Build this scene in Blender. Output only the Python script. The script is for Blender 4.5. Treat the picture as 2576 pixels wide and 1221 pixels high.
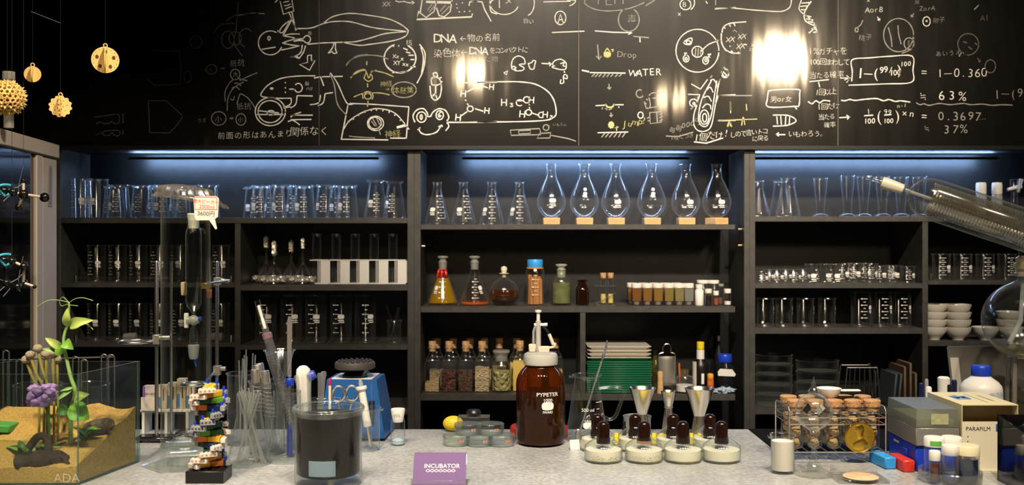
import bpy, bmesh, math, random
from math import sin, cos, pi, sqrt, radians
from mathutils import Vector, Matrix, noise
random.seed(7)
for _o in list(bpy.data.objects):
    bpy.data.objects.remove(_o)
SC = bpy.context.scene
COL = SC.collection
# ------------------------------------------------------------------ camera
F = 2528.0            # focal length in pixels of the 2576 px wide frame
HZ = 600.0            # pixel row of the eye level
EYE = 1.35            # eye height above the floor
CT = 0.917            # counter top height
cam = bpy.data.cameras.new('camera')
cam.sensor_width = 36.0
cam.lens = 36.0 * F / 2576.0
cam.shift_y = -10.5 / 2576.0
cam.clip_start = 0.05
cam.dof.use_dof = True
cam.dof.focus_distance = 2.12
cam.dof.aperture_fstop = 4.5
camo = bpy.data.objects.new('camera', cam)
camo.location = (0, 0, EYE)
camo.rotation_euler = (pi / 2, 0, 0)
COL.objects.link(camo)
SC.camera = camo
# ------------------------------------------------------------------ world and exposure
w = bpy.data.worlds.new('room_dark')
SC.world = w
w.use_nodes = True
w.node_tree.nodes['Background'].inputs[0].default_value = (0.9, 0.8, 0.65, 1)
w.node_tree.nodes['Background'].inputs[1].default_value = 0.004
SC.view_settings.view_transform = 'Standard'
SC.view_settings.look = 'None'
SC.view_settings.exposure = 0.0
SC.view_settings.gamma = 1.0
SC.view_settings.use_curve_mapping = False
cy = SC.cycles
cy.use_denoising = True
cy.max_bounces = 10
cy.diffuse_bounces = 3
cy.glossy_bounces = 4
cy.transmission_bounces = 8
cy.transparent_max_bounces = 64
cy.caustics_reflective = False
cy.caustics_refractive = False
cy.sample_clamp_indirect = 4.0
cy.use_adaptive_sampling = True
cy.adaptive_threshold = 0.02
# ------------------------------------------------------------------ lamps of the room and one added fill
def spot(name, loc, aim, watt, deg, col=(1, .80, .56), rad=.035, blend=.6):
    l = bpy.data.lights.new(name, 'SPOT')
    l.energy = watt; l.color = col; l.spot_size = radians(deg); l.spot_blend = blend; l.shadow_soft_size = rad
    o = bpy.data.objects.new(name, l); COL.objects.link(o)
    o.location = loc
    o.rotation_euler = (Vector(aim) - Vector(loc)).to_track_quat('-Z', 'Y').to_euler()
    return o
def bulb(name, loc, watt, rad, col=(1, .72, .42)):
    l = bpy.data.lights.new(name, 'POINT')
    l.energy = watt; l.color = col; l.shadow_soft_size = rad
    o = bpy.data.objects.new(name, l); COL.objects.link(o); o.location = loc
    return o
for sx, sw in ((-.75, 108), (-.3, 140), (.15, 150), (.6, 140), (1.05, 88)):          # row over the counter
    spot('counter_spot', (sx, .85, EYE + 1.42), (sx * .95, 1.80, CT), sw, 43 if sx < -.2 else 52, (1, .85, .64), .05, .9)
for sx, sw in ((-.36, 165), (.15, 250), (.65, 250), (1.15, 165)):                     # row washing the shelves
    spot('shelf_spot', (sx, .75, EYE + 1.42), (sx * .95 + .05, 2.85, EYE + .19), sw, 32 if sx < 0 else 35, (1, .85, .66), .05, 1.0)
spot('door_fill_spot', (.15, 1.2, EYE + 1.4), (-1.1, 2.36, EYE - .05), 150, 26, (1, .84, .64), .05, .9)  # added fill lamp that brightens the beige door frame from the side
spot('mobile_spot', (-.55, .2, EYE + 1.3), (-.98, 2.25, EYE + .13), 60, 24, (1, .74, .42))
spot('tank_spot', (-.95, .9, EYE + 1.3), (-.85, 1.85, EYE - .33), 75, 36, (1, .80, .56))
spot('board_spot', (1.34, .6, EYE + .89), (.70, 2.79, EYE + .45), 62, 45, (1, .76, .48), .11, 1.0)
spot('board_spot', (-.20, .6, EYE + .82), (-.1, 2.79, EYE + .40), 18, 45, (1, .74, .44), .065, 1.0)
spot('board_spot', (.80, .6, EYE + .70), (.4, 2.79, EYE + .35), 8, 40, (1, .74, .44), .05, 1.0)

# ------------------------------------------------------------------ helpers
def X(px, d): return (px - 1288.0) * d / F
def Z(py, d): return EYE + (HZ - py) * d / F
def W(p, d): return p * d / F
def DS(py, z=None):                       # depth at which a surface of height z shows at row py
    return F * (EYE - (CT if z is None else z)) / (py - HZ)

class G:
    """mesh collector"""
    def __init__(s): s.v = []; s.f = []; s.m = []
    def add(s, v, f, mi=0, M=None):
        n = len(s.v)
        s.v += [tuple(M @ Vector(p)) for p in v] if M is not None else [tuple(p) for p in v]
        s.f += [tuple(i + n for i in q) for q in f]
        s.m += [mi] * len(f)
        return s
    def join(s, g, M=None):
        n = len(s.v)
        s.v += [tuple(M @ Vector(p)) for p in g.v] if M is not None else list(g.v)
        s.f += [tuple(i + n for i in q) for q in g.f]; s.m += list(g.m)
        return s
    def box(s, x0, x1, y0, y1, z0, z1, mi=0, bev=0.0, M=None):
        bm = bmesh.new(); bmesh.ops.create_cube(bm, size=1)
        for v in bm.verts:
            v.co = Vector(((x0 + x1) / 2 + v.co.x * (x1 - x0), (y0 + y1) / 2 + v.co.y * (y1 - y0), (z0 + z1) / 2 + v.co.z * (z1 - z0)))
        if bev > 0: bmesh.ops.bevel(bm, geom=bm.edges[:], offset=bev, segments=1, affect='EDGES')
        bm.verts.index_update()
        s.add([v.co.copy() for v in bm.verts], [[v.index for v in q.verts] for q in bm.faces], mi, M); bm.free()
        return s
    def lathe(s, prof, seg=32, mi=0, M=None, a0=0.0):
        v = []; f = []; rings = []
        for r, z in prof:
            if r < 1e-6: rings.append([len(v)]); v.append((0, 0, z))
            else:
                rings.append(list(range(len(v), len(v) + seg)))
                v += [(r * cos(a0 + 2 * pi * k / seg), r * sin(a0 + 2 * pi * k / seg), z) for k in range(seg)]
        for a, b in zip(rings, rings[1:]):
            if len(a) == 1 and len(b) == 1: continue
            for k in range(seg):
                k2 = (k + 1) % seg
                if len(a) == 1: f.append((a[0], b[k2], b[k]))
                elif len(b) == 1: f.append((a[k], a[k2], b[0]))
                else: f.append((a[k], a[k2], b[k2], b[k]))
        return s.add(v, f, mi, M)
    def tube(s, pts, r, seg=8, mi=0, M=None, closed=False, cap=True):
        pts = [Vector(p) for p in pts]; n = len(pts)
        rs = r if isinstance(r, (list, tuple)) else [r] * n
        v = []; f = []; up = None
        for i, p in enumerate(pts):
            if closed: t = pts[(i + 1) % n] - pts[i - 1]
            else: t = pts[min(i + 1, n - 1)] - pts[max(i - 1, 0)]
            if t.length < 1e-9: t = Vector((0, 0, 1))
            t.normalize()
            if up is None: up = Vector((1, 0, 0)) if abs(t.x) < .8 else Vector((0, 1, 0))
            a = (up - t * up.dot(t))
            if a.length < 1e-6: a = t.orthogonal()
            a.normalize(); b = t.cross(a); up = a
            v += [p + (a * cos(2 * pi * k / seg) + b * sin(2 * pi * k / seg)) * rs[i] for k in range(seg)]
        for i in range(n if closed else n - 1):
            j = (i + 1) % n
            for k in range(seg):
                k2 = (k + 1) % seg
                f.append((i * seg + k, i * seg + k2, j * seg + k2, j * seg + k))
        if not closed and cap:
            f.append(tuple(range(seg))[::-1]); f.append(tuple(range((n - 1) * seg, n * seg)))
        return s.add(v, f, mi, M)
    def ball(s, c, r, seg=16, mi=0, sq=(1, 1, 1), jit=0.0, fr=3.0, M=None):
        v = []; f = []; nr = max(5, seg // 2)
        for i in range(nr + 1):
            t = pi * i / nr
            for k in range(seg):
                a = 2 * pi * k / seg
                p = Vector((sin(t) * cos(a), sin(t) * sin(a), cos(t)))
                q = 1 + (jit * noise.noise(p * fr + Vector(c) * 37) if jit else 0)
                v.append(Vector(c) + Vector((p.x * sq[0], p.y * sq[1], p.z * sq[2])) * r * q)
        for i in range(nr):
            for k in range(seg):
                k2 = (k + 1) % seg
                f.append((i * seg + k, (i + 1) * seg + k, (i + 1) * seg + k2, i * seg + k2))
        bm = bmesh.new()
        bv = [bm.verts.new(p) for p in v]
        for q in f:
            bm.faces.new([bv[i] for i in q])
        bmesh.ops.remove_doubles(bm, verts=bm.verts[:], dist=r * 1e-4)
        bm.verts.index_update()
        s.add([p.co.copy() for p in bm.verts], [[p.index for p in q.verts] for q in bm.faces], mi, M); bm.free()
        return s
    def prism(s, poly, y0, y1, mi=0, M=None):           # outline in x,z pulled along y
        n = len(poly)
        v = [(x, y0, z) for x, z in poly] + [(x, y1, z) for x, z in poly]
        f = [tuple(range(n)), tuple(range(n, 2 * n))[::-1]] + [(i, (i + 1) % n + 0, (i + 1) % n + n, i + n)[::-1] for i in range(n)]
        return s.add(v, f, mi, M)
    def hexa(s, b, t, mi=0):                            # eight corners: bottom ring and top ring, counter-clockwise from above
        return s.add(list(b) + list(t), [(3, 2, 1, 0), (4, 5, 6, 7), (0, 1, 5, 4), (1, 2, 6, 5), (2, 3, 7, 6), (3, 0, 4, 7)], mi)

_mesh_n = [0]
def mk(name, g, mats, parent=None, loc=None, rot=None, sharp=40):
    me = bpy.data.meshes.new(name)
    me.from_pydata([tuple(p) for p in g.v], [], g.f)
    mats = mats if isinstance(mats, (list, tuple)) else [mats]
    for m in mats: me.materials.append(m)
    if len(mats) > 1: me.polygons.foreach_set('material_index', g.m)
    me.shade_smooth()
    me.set_sharp_from_angle(angle=radians(sharp))
    me.validate(); me.update()
    o = bpy.data.objects.new(name, me); COL.objects.link(o)
    if parent is not None: o.parent = parent
    if loc is not None: o.location = loc
    if rot is not None: o.rotation_euler = rot
    return o
def tag(o, label, cat, group=None, kind=None):
    if label: o['label'] = label
    if cat: o['category'] = cat
    if group: o['group'] = group
    if kind: o['kind'] = kind
    return o
def T(name, label, cat, loc=(0, 0, 0), rz=0.0, group=None):
    o = bpy.data.objects.new(name, None); o.empty_display_size = .02
    COL.objects.link(o); o.location = loc; o.rotation_euler = (0, 0, rz)
    return tag(o, label, cat, group)
def dup(root, loc, label, rz=None, group=None, scale=None):
    r = root.copy(); COL.objects.link(r); r.location = loc
    if rz is not None: r.rotation_euler = (0, 0, rz)
    if scale is not None: r.scale = scale if isinstance(scale, (tuple, list)) else (scale,) * 3
    r['label'] = label
    if group: r['group'] = group
    for ch in list(root.children):
        c = ch.copy(); COL.objects.link(c); c.parent = r
        for g in list(ch.children):
            e = g.copy(); COL.objects.link(e); e.parent = c
    return r
def struct(name, g, mat, label=None):
    o = mk(name, g, mat); o['kind'] = 'structure'
    o['label'] = label or name.replace('_', ' '); o['category'] = name.split('_')[0]
    return o
ORD = ['first', 'second', 'third', 'fourth', 'fifth', 'sixth', 'seventh', 'eighth', 'ninth', 'tenth', 'eleventh', 'twelfth', 'thirteenth', 'fourteenth', 'fifteenth', 'sixteenth']

def catmull(p, n=6, closed=False):
    p = [Vector(q) for q in p]
    if len(p) < 3: return p
    out = []; m = len(p)
    for i in range(m if closed else m - 1):
        a = p[i - 1] if (closed or i) else p[0]; b = p[i]; c = p[(i + 1) % m]
        d = p[(i + 2) % m] if (closed or i + 2 < m) else p[-1]
        for k in range(n):
            t = k / n
            out.append(.5 * ((2 * b) + (c - a) * t + (2 * a - 5 * b + 4 * c - d) * t * t + (3 * b - a - 3 * c + d) * t ** 3))
    if not closed: out.append(p[-1])
    return out

_tx = {}
def text_geo(s, size, thin=0.0, align='CENTER'):
    """flat lettering in x,y as (verts, faces)"""
    key = (s, size, thin, align)
    if key in _tx: return _tx[key]
    c = bpy.data.curves.new('lettering', 'FONT'); c.body = s; c.size = size; c.offset = thin
    c.align_x = align; c.resolution_u = 3
    o = bpy.data.objects.new('lettering', c); COL.objects.link(o)
    dg = bpy.context.evaluated_depsgraph_get()
    me = bpy.data.meshes.new_from_object(o.evaluated_get(dg))
    r = ([v.co.copy() for v in me.vertices], [tuple(p.vertices) for p in me.polygons])
    bpy.data.objects.remove(o); bpy.data.curves.remove(c); bpy.data.meshes.remove(me)
    _tx[key] = r
    return r
def flat_text(g, s, size, M, mi=0, thin=0.0, align='CENTER'):
    v, f = text_geo(s, size, thin * size, align)
    return g.add(v, f, mi, M)
UPRIGHT = Matrix.Rotation(pi / 2, 4, 'X')           # x,y lettering stood up to face the camera side (-y)

def prof_r(prof, z):
    best = None
    for (r0, z0), (r1, z1) in zip(prof, prof[1:]):
        lo, hi = min(z0, z1), max(z0, z1)
        if lo <= z <= hi and hi - lo > 1e-7:
            r = r0 + (r1 - r0) * (z - z0) / (z1 - z0)
            best = r if best is None else max(best, r)
    return best if best is not None else prof[-1][0]
def on_round(g, prof, v, f, az=0.0, mi=0, off=.0006):
    """wrap flat x,z marks round a vessel; x is arc length, az the heading from the camera side"""
    out = []
    for x, z in v:
        r = prof_r(prof, z) + off
        a = az + x / max(r, 1e-4)
        out.append((r * sin(a), -r * cos(a), z))
    return g.add(out, f, mi)
def bar(g, prof, az, x0, x1, z0, z1, n=3, mi=0):
    v = []; f = []
    for i in range(n + 1):
        x = x0 + (x1 - x0) * i / n
        v += [(x, z0), (x, z1)]
    f = [(2 * i, 2 * i + 2, 2 * i + 3, 2 * i + 1) for i in range(n)]
    return on_round(g, prof, v, f, az, mi)
def oval(g, prof, az, x, z, w, h, mi=0):
    n = 20; v = [(x, z)]
    for k in range(n):
        a = 2 * pi * k / n
        q = lambda t: math.copysign(abs(t) ** .65, t)
        v.append((x + q(cos(a)) * w / 2, z + q(sin(a)) * h / 2))
    return on_round(g, prof, v, [(0, k + 1, (k + 1) % n + 1) for k in range(n)], az, mi)
def grads(g, prof, az, z0, z1, n, wl=.010, ws=.006, th=.0011, x=0.0, num=True):
    for k in range(n):
        z = z0 + (z1 - z0) * k / max(1, n - 1)
        L = wl if k % 2 == 0 else ws
        bar(g, prof, az, x, x + L, z - th / 2, z + th / 2)
        if num and k % 2 == 0: bar(g, prof, az, x - .0065, x - .0015, z - .0016, z + .0016, 1)
    return g
def badge(g, prof, az, z, w=.014, h=.009):
    oval(g, prof, az, 0, z, w, h)
    bar(g, prof, az, -w * .45, w * .45, z - h * .95, z - h * .7)
    bar(g, prof, az, -w * .3, w * .5, z - h * 1.35, z - h * 1.12)
    return g
# ------------------------------------------------------------------ materials
def _nt(name):
    m = bpy.data.materials.new(name); m.use_nodes = True
    return m, m.node_tree, m.node_tree.nodes['Principled BSDF']
def mat(name, col, rough=.5, metal=0.0, spec=.5, bump=0.0, bscale=60.0, var=0.0, vscale=12.0, emit=None, trans=0.0, ior=1.45, sss=0.0, coat=0.0, stretch=(1, 1, 1)):
    m, nt, b = _nt(name)
    b.inputs['Base Color'].default_value = (*col, 1); b.inputs['Roughness'].default_value = rough
    b.inputs['Metallic'].default_value = metal; b.inputs['Specular IOR Level'].default_value = spec
    b.inputs['Transmission Weight'].default_value = trans; b.inputs['IOR'].default_value = ior
    b.inputs['Coat Weight'].default_value = coat; b.inputs['Coat Roughness'].default_value = .06
    if sss: b.inputs['Subsurface Weight'].default_value = sss; b.inputs['Subsurface Radius'].default_value = (.01, .008, .006)
    if emit: b.inputs['Emission Color'].default_value = (*emit[:3], 1); b.inputs['Emission Strength'].default_value = emit[3]
    if bump or var:
        tc = nt.nodes.new('ShaderNodeTexCoord'); mp = nt.nodes.new('ShaderNodeMapping')
        mp.inputs['Scale'].default_value = stretch
        nt.links.new(tc.outputs['Object'], mp.inputs['Vector'])
    if var:
        n = nt.nodes.new('ShaderNodeTexNoise'); n.inputs['Scale'].default_value = vscale; n.inputs['Detail'].default_value = 5
        nt.links.new(mp.outputs[0], n.inputs['Vector'])
        r = nt.nodes.new('ShaderNodeValToRGB')
        r.color_ramp.elements[0].position = .3; r.color_ramp.elements[1].position = .7
        r.color_ramp.elements[0].color = (*[c * (1 - var) for c in col], 1)
        r.color_ramp.elements[1].color = (*[min(1, c * (1 + var)) for c in col], 1)
        nt.links.new(n.outputs['Fac'], r.inputs[0]); nt.links.new(r.outputs[0], b.inputs['Base Color'])
    if bump:
        n = nt.nodes.new('ShaderNodeTexNoise'); n.inputs['Scale'].default_value = bscale; n.inputs['Detail'].default_value = 4
        nt.links.new(mp.outputs[0], n.inputs['Vector'])
        bp = nt.nodes.new('ShaderNodeBump'); bp.inputs['Strength'].default_value = bump; bp.inputs['Distance'].default_value = .004
        nt.links.new(n.outputs['Fac'], bp.inputs['Height']); nt.links.new(bp.outputs[0], b.inputs['Normal'])
    return m
def glass(name, tint=(1, 1, 1), refl=1.8, haze=.003, edge=.52, edgecol=(.8, .85, .85), rough=.11, edark=.4):
    """thin-walled glass: see-through with Fresnel mirror, cloudier and darker where the wall is seen edge-on, painting in refracted light"""
    m = bpy.data.materials.new(name); m.use_nodes = True
    nt = m.node_tree; nt.nodes.clear()
    N = nt.nodes.new; L = nt.links.new
    out = N('ShaderNodeOutputMaterial')
    lw = N('ShaderNodeLayerWeight'); lw.inputs['Blend'].default_value = .5
    pw = N('ShaderNodeMath'); pw.operation = 'POWER'; pw.inputs[1].default_value = 3.6
    L(lw.outputs['Facing'], pw.inputs[0])
    tcol = N('ShaderNodeMix'); tcol.data_type = 'RGBA'
    tcol.inputs['A'].default_value = (*tint, 1); tcol.inputs['B'].default_value = (*[t * edark for t in tint], 1)
    L(pw.outputs[0], tcol.inputs['Factor'])
    tr = N('ShaderNodeBsdfTransparent'); L(tcol.outputs['Result'], tr.inputs['Color'])
    df = N('ShaderNodeBsdfDiffuse'); df.inputs['Color'].default_value = (*edgecol, 1)
    tl = N('ShaderNodeBsdfTranslucent'); tl.inputs['Color'].default_value = (*edgecol, 1)
    dd = N('ShaderNodeMixShader'); dd.inputs[0].default_value = .5; L(df.outputs[0], dd.inputs[1]); L(tl.outputs[0], dd.inputs[2])
    hz = N('ShaderNodeMath'); hz.operation = 'MULTIPLY_ADD'; hz.inputs[1].default_value = edge; hz.inputs[2].default_value = haze  # edge cloudiness stands in for light refracted inside the wall
    L(pw.outputs[0], hz.inputs[0])
    m1 = N('ShaderNodeMixShader'); L(hz.outputs[0], m1.inputs[0]); L(tr.outputs[0], m1.inputs[1]); L(dd.outputs[0], m1.inputs[2])
    p5 = N('ShaderNodeMath'); p5.operation = 'POWER'; p5.inputs[1].default_value = 5.0      # Schlick reflectance, the same from both sides
    L(lw.outputs['Facing'], p5.inputs[0])
    fm = N('ShaderNodeMath'); fm.operation = 'MULTIPLY_ADD'; fm.inputs[1].default_value = .8; fm.inputs[2].default_value = .04 * refl; fm.use_clamp = True
    L(p5.outputs[0], fm.inputs[0])
    gl = N('ShaderNodeBsdfGlossy'); gl.inputs['Roughness'].default_value = rough
    m2 = N('ShaderNodeMixShader'); L(fm.outputs[0], m2.inputs[0]); L(m1.outputs[0], m2.inputs[1]); L(gl.outputs[0], m2.inputs[2])
    L(m2.outputs[0], out.inputs['Surface'])
    return m
def grainy(name, cols, scale=90, rough=.8, bump=.8, dist=.004):
    m, nt, b = _nt(name); N = nt.nodes.new; L = nt.links.new
    tc = N('ShaderNodeTexCoord'); vo = N('ShaderNodeTexVoronoi'); vo.inputs['Scale'].default_value = scale
    L(tc.outputs['Object'], vo.inputs['Vector'])
    sp = N('ShaderNodeSeparateColor'); L(vo.outputs['Color'], sp.inputs[0])
    r = N('ShaderNodeValToRGB'); r.color_ramp.elements[0].color = (*cols[0], 1); r.color_ramp.elements[1].color = (*cols[-1], 1)
    for i, c in enumerate(cols[1:-1]):
        e = r.color_ramp.elements.new((i + 1) / (len(cols) - 1)); e.color = (*c, 1)
    L(sp.outputs[0], r.inputs[0]); L(r.outputs[0], b.inputs['Base Color']); b.inputs['Roughness'].default_value = rough
    bp = N('ShaderNodeBump'); bp.invert = True; bp.inputs['Strength'].default_value = bump; bp.inputs['Distance'].default_value = dist
    L(vo.outputs['Distance'], bp.inputs['Height']); L(bp.outputs[0], b.inputs['Normal'])
    return m
GL = glass('clear_glass')
GLB = glass('heavy_glass', (.95, .975, .965), 2.2, .003, .45, edark=.55)
GLG = glass('tank_glass', (.93, .97, .94), 1.3, .006, .05)
GLE = glass('greenish_glass_edge', (.55, .72, .66), 1.4, .28, .3, (.45, .62, .55))
GLF = glass('frosted_glass', (.8, .8, .78), .8, .45, .3, (.8, .8, .76), .3)
ACR = glass('clear_acrylic', (.95, .95, .95), 1.6, .015, .4, (.8, .8, .8))
RODG = glass('milky_glass_rod', (.97, .97, .96), 1.8, .16, .5, (.85, .86, .82), edark=.85)
COILG = glass('condenser_coil_glass', (.92, .90, .85), 4.0, .06, .5, (.80, .76, .66), rough=.16, edark=.7)
FILM = glass('plastic_film', (.93, .9, .87), 3.0, .07, .4, (.75, .68, .62), .2)
MILK = glass('milky_plastic', (.8, .8, .77), .8, .55, .3, (.85, .84, .8), .25)
AMB = mat('amber_glass', (.10, .018, .004), .04, spec=.8, coat=1.0)
MARK = mat('white_enamel_print', (.80, .80, .78), .5)
BLK = mat('black_shelf_laminate', (.0125, .0121, .012), .42, spec=.45, var=.25, vscale=30, bump=.05)
BLKF = mat('black_shelf_edge', (.055, .053, .049), .5, var=.2, vscale=40, bump=.08, bscale=120)
WALLM = mat('black_wall_paint', (.006, .006, .006), .7)
WHT = mat('white_plastic', (.78, .76, .72), .4)
CRM = mat('cream_plastic', (.72, .66, .52), .45)
WOOD = mat('pale_wood', (.62, .38, .17), .55, var=.2, vscale=20, stretch=(1, 1, 6))
CORK = mat('cork', (.52, .31, .15), .85, var=.3, vscale=160, bump=.4, bscale=220)
STEEL = mat('polished_steel', (.80, .75, .66), .27, 1.0)
CHROME = mat('chrome_wire', (.80, .76, .71), .24, 1.0)
BSTEEL = mat('brushed_steel', (.68, .64, .58), .42, 1.0)
BROWN = mat('dark_brown_cap', (.013, .0045, .003), .18, coat=.6)
BLUEP = mat('blue_plastic', (.012, .05, .52), .35)
SKYP = mat('bright_blue_plastic', (.03, .30, .75), .4)
BLACKP = mat('black_plastic', (.008, .008, .008), .35)
CERAM = mat('white_porcelain', (.74, .70, .62), .25, coat=.4)
FOIL = mat('crumpled_foil', (.82, .79, .74), .42, .75, bump=1.0, bscale=90)
# ------------------------------------------------------------------ setting
DF, DB = 2.81, 3.01                  # front and back of the shelving
g = G().box(-3.2, 3.2, -2.6, 3.25, -.1, 0); struct('floor', g, mat('dark_floor', (.03, .028, .026), .5, var=.2), 'dark floor of the bar')
g = G().box(-3.2, 3.2, -2.6, 3.25, 3.1, 3.2); struct('ceiling', g, WALLM, 'black ceiling')
g = G().box(-3.2, 3.2, 3.05, 3.25, 0, 3.1); struct('wall_back', g, WALLM, 'black wall behind the shelving')
g = G().box(-3.3, -3.2, -2.6, 3.25, 0, 3.1); struct('wall_left', g, WALLM, 'black side wall')
g = G().box(3.2, 3.3, -2.6, 3.25, 0, 3.1); struct('wall_right', g, WALLM, 'black side wall')
g = G().box(-3.2, 3.2, -2.7, -2.6, 0, 3.1); struct('wall_front', g, mat('dim_brown_wall', (.05, .04, .03), .7), 'dark wall behind the viewer')
# counter
def counter_mat():
    m, nt, b = _nt('grey_stone_laminate'); N = nt.nodes.new; L = nt.links.new
    tc = N('ShaderNodeTexCoord')
    n1 = N('ShaderNodeTexNoise'); n1.inputs['Scale'].default_value = 5; n1.inputs['Detail'].default_value = 8; n1.inputs['Roughness'].default_value = .7
    n2 = N('ShaderNodeTexNoise'); n2.inputs['Scale'].default_value = 130; n2.inputs['Detail'].default_value = 3
    L(tc.outputs['Object'], n1.inputs['Vector']); L(tc.outputs['Object'], n2.inputs['Vector'])
    r1 = N('ShaderNodeValToRGB'); r1.color_ramp.elements[0].position = .32; r1.color_ramp.elements[1].position = .68
    r1.color_ramp.elements[0].color = (.34, .348, .352, 1); r1.color_ramp.elements[1].color = (.50, .512, .52, 1)
    r2 = N('ShaderNodeValToRGB'); r2.color_ramp.elements[0].position = .35; r2.color_ramp.elements[1].position = .65
    r2.color_ramp.elements[0].color = (.72, .72, .72, 1); r2.color_ramp.elements[1].color = (1.1, 1.1, 1.1, 1)
    mx = N('ShaderNodeMix'); mx.data_type = 'RGBA'; mx.blend_type = 'MULTIPLY'; mx.inputs['Factor'].default_value = 1
    L(n1.outputs['Fac'], r1.inputs[0]); L(n2.outputs['Fac'], r2.inputs[0]); L(r1.outputs[0], mx.inputs['A']); L(r2.outputs[0], mx.inputs['B'])
    L(mx.outputs['Result'], b.inputs['Base Color']); b.inputs['Roughness'].default_value = .3; b.inputs['Specular IOR Level'].default_value = .45
    return m
ct = T('bar_counter', 'long grey speckled bar counter that carries all the front glassware', 'counter')
mk('countertop', G().box(-1.045, 2.2, 1.15, 2.28, CT - .035, CT, bev=.003), counter_mat(), ct)
mk('counter_body', G().box(-1.0, 2.15, 1.25, 2.2, 0, CT - .035), mat('dark_counter_front', (.02, .02, .022), .5), ct)
tag(mk('black_mat', G().box(.535, 1.9, 2.045, 2.275, CT, CT + .0015), mat('black_rubber', (.005, .005, .005), .9, spec=.1)), 'black mat on the counter behind the rack of corked tubes', 'mat')
# ------------------------------------------------------------------ shelving units
CEILZ = 0.25
def zrow(py): return EYE + (HZ - py) / (F / DF)          # height of an edge seen on the front plane of the shelving
TOPZ = EYE + CEILZ
def unit(label, x0, x1, cols, shelves, dividers, lit):
    """x0..x1 outer pixels on the front plane; cols = pixel widths of the two uprights"""
    u = T('shelf_unit', label, 'shelf', (0, DF, 0), 0, 'tall black shelf units')
    a, b = X(x0, DF), X(x1, DF); wl, wr = W(cols[0], DF), W(cols[1], DF)
    h = TOPZ + .02
    if wl: mk('side_panel', G().box(a, a + wl, 0, .2, 0, h, bev=.001), [BLKF], u)
    if wr: mk('side_panel', G().box(b - wr, b, 0, .2, 0, h, bev=.001), [BLKF], u)
    ia, ib = a + wl, b - wr
    mk('back_panel', G().box(ia, ib, .2, .215, 0, h), BLK, u)
    mk('top_panel', G().box(ia, ib, 0, .2, TOPZ, h), mat('blue_grey_top', (.015, .015, .016), .6, spec=.15), u)
    for (s0, s1, yt, yb) in shelves:
        mk('shelf', G().box(max(ia, X(s0, DF)), min(ib, X(s1, DF)), .002, .2, zrow(yb), zrow(yt), bev=.0008), BLKF, u)
    for (p0, p1, yt, yb) in dividers:
        mk('divider', G().box(X(p0, DF), X(p1, DF), .004, .2, zrow(yb), zrow(yt)), BLKF, u)
    c, wd, e = lit
    tb = mk('led_tube', G().tube([(X(c - wd / 2, DF), .135, TOPZ - .0160), (X(c + wd / 2, DF), .135, TOPZ - .0160)], .0024, 10), mat('blue_white_led', (.1, .1, .1), emit=(.36, .58, 1.0, e)), u)
    mk('led_cover', G().box(X(c - wd / 2 - 8, DF), X(c + wd / 2 + 8, DF), .121, .123, TOPZ - .0200, TOPZ - .0125), BLACKP, u)
    mk('plinth', G().box(ia, ib, .02, .2, 0, .08), BLKF, u)
    return u
uL = unit('wide black shelf unit beside the beige sliding door', 136, 1042, (16, 17), [(152, 1026, 548, 562), (152, 590, 712, 724), (152, 590, 862, 874), (604, 1026, 717, 732), (604, 1026, 868, 881), (152, 1026, 1030, 1044)], [(590, 604, 562, 1240)], (610, 640, 200))
uC = unit('black shelf unit in the middle with coloured flasks and spice bottles', 1042, 1886, (16, 14), [(1058, 1850, 565, 578), (1058, 1850, 772, 787), (1058, 1850, 993, 1009)], [(1460, 1473, 787, 993)], (1455, 580, 215))
uR = unit('black shelf unit behind the tilted glass condenser', 1886, 2790, (14, 16), [(1900, 2774, 545, 558), (1900, 2322, 713, 726), (1900, 2322, 826, 841), (1900, 2774, 1030, 1044), (2336, 2774, 706, 717), (2336, 2774, 860, 872)], [(2322, 2336, 558, 1030)], (2236, 640, 200))
def guard(u, p0, p1, yshelf):
    z = zrow(yshelf); h = .0165
    a, b = X(p0, DF), X(p1, DF)
    r = mk('guard_rail', G().box(a + .006, b - .006, .003, .005, z + .0105, z + h), ACR, u)
    for x in (a, b):
        mk('rail_post', G().lathe([(0, 0), (.004, 0), (.004, h), (.0042, h + .003), (0, h + .004)], 12), CHROME, r, (x, .006, z))
guard(uL, 188, 580, 712); guard(uL, 188, 580, 862); guard(uR, 2344, 2760, 706)
for px, py in ((1064, 620), (1862, 577), (1862, 618)):
    s = 1 if px < 1400 else -1
    mk('shelf_pin', G().tube([(0, 0, 0), (s * .010, 0, 0)], .003, 8), mat('brass_pin', (.6, .4, .2), .3, .8), uC, (X(1058, DF) if s > 0 else X(1872, DF), .03, zrow(py)))
# ------------------------------------------------------------------ black glossy board with marker drawings
def board_mat():
    m, nt, b = _nt('glossy_black_board'); N = nt.nodes.new; L = nt.links.new
    b.inputs['Base Color'].default_value = (.004, .0037, .003, 1); b.inputs['Roughness'].default_value = .34
    b.inputs['Specular IOR Level'].default_value = .16
    b.inputs['Coat Weight'].default_value = 1; b.inputs['Coat Roughness'].default_value = .10
    tc = N('ShaderNodeTexCoord'); mp = N('ShaderNodeMapping'); mp.inputs['Scale'].default_value = (11, 1, 1.5)
    L(tc.outputs['Object'], mp.inputs['Vector'])
    n = N('ShaderNodeTexNoise'); n.inputs['Scale'].default_value = 1.6; n.inputs['Detail'].default_value = 1.5; n.inputs['Roughness'].default_value = .4
    L(mp.outputs[0], n.inputs['Vector'])
    bp = N('ShaderNodeBump'); bp.inputs['Strength'].default_value = .5; bp.inputs['Distance'].default_value = .0030
    L(n.outputs['Fac'], bp.inputs['Height']); L(bp.outputs[0], b.inputs['Normal']); L(bp.outputs[0], b.inputs['Coat Normal'])
    return m
BD = 2.79
BOARD = board_mat()
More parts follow.
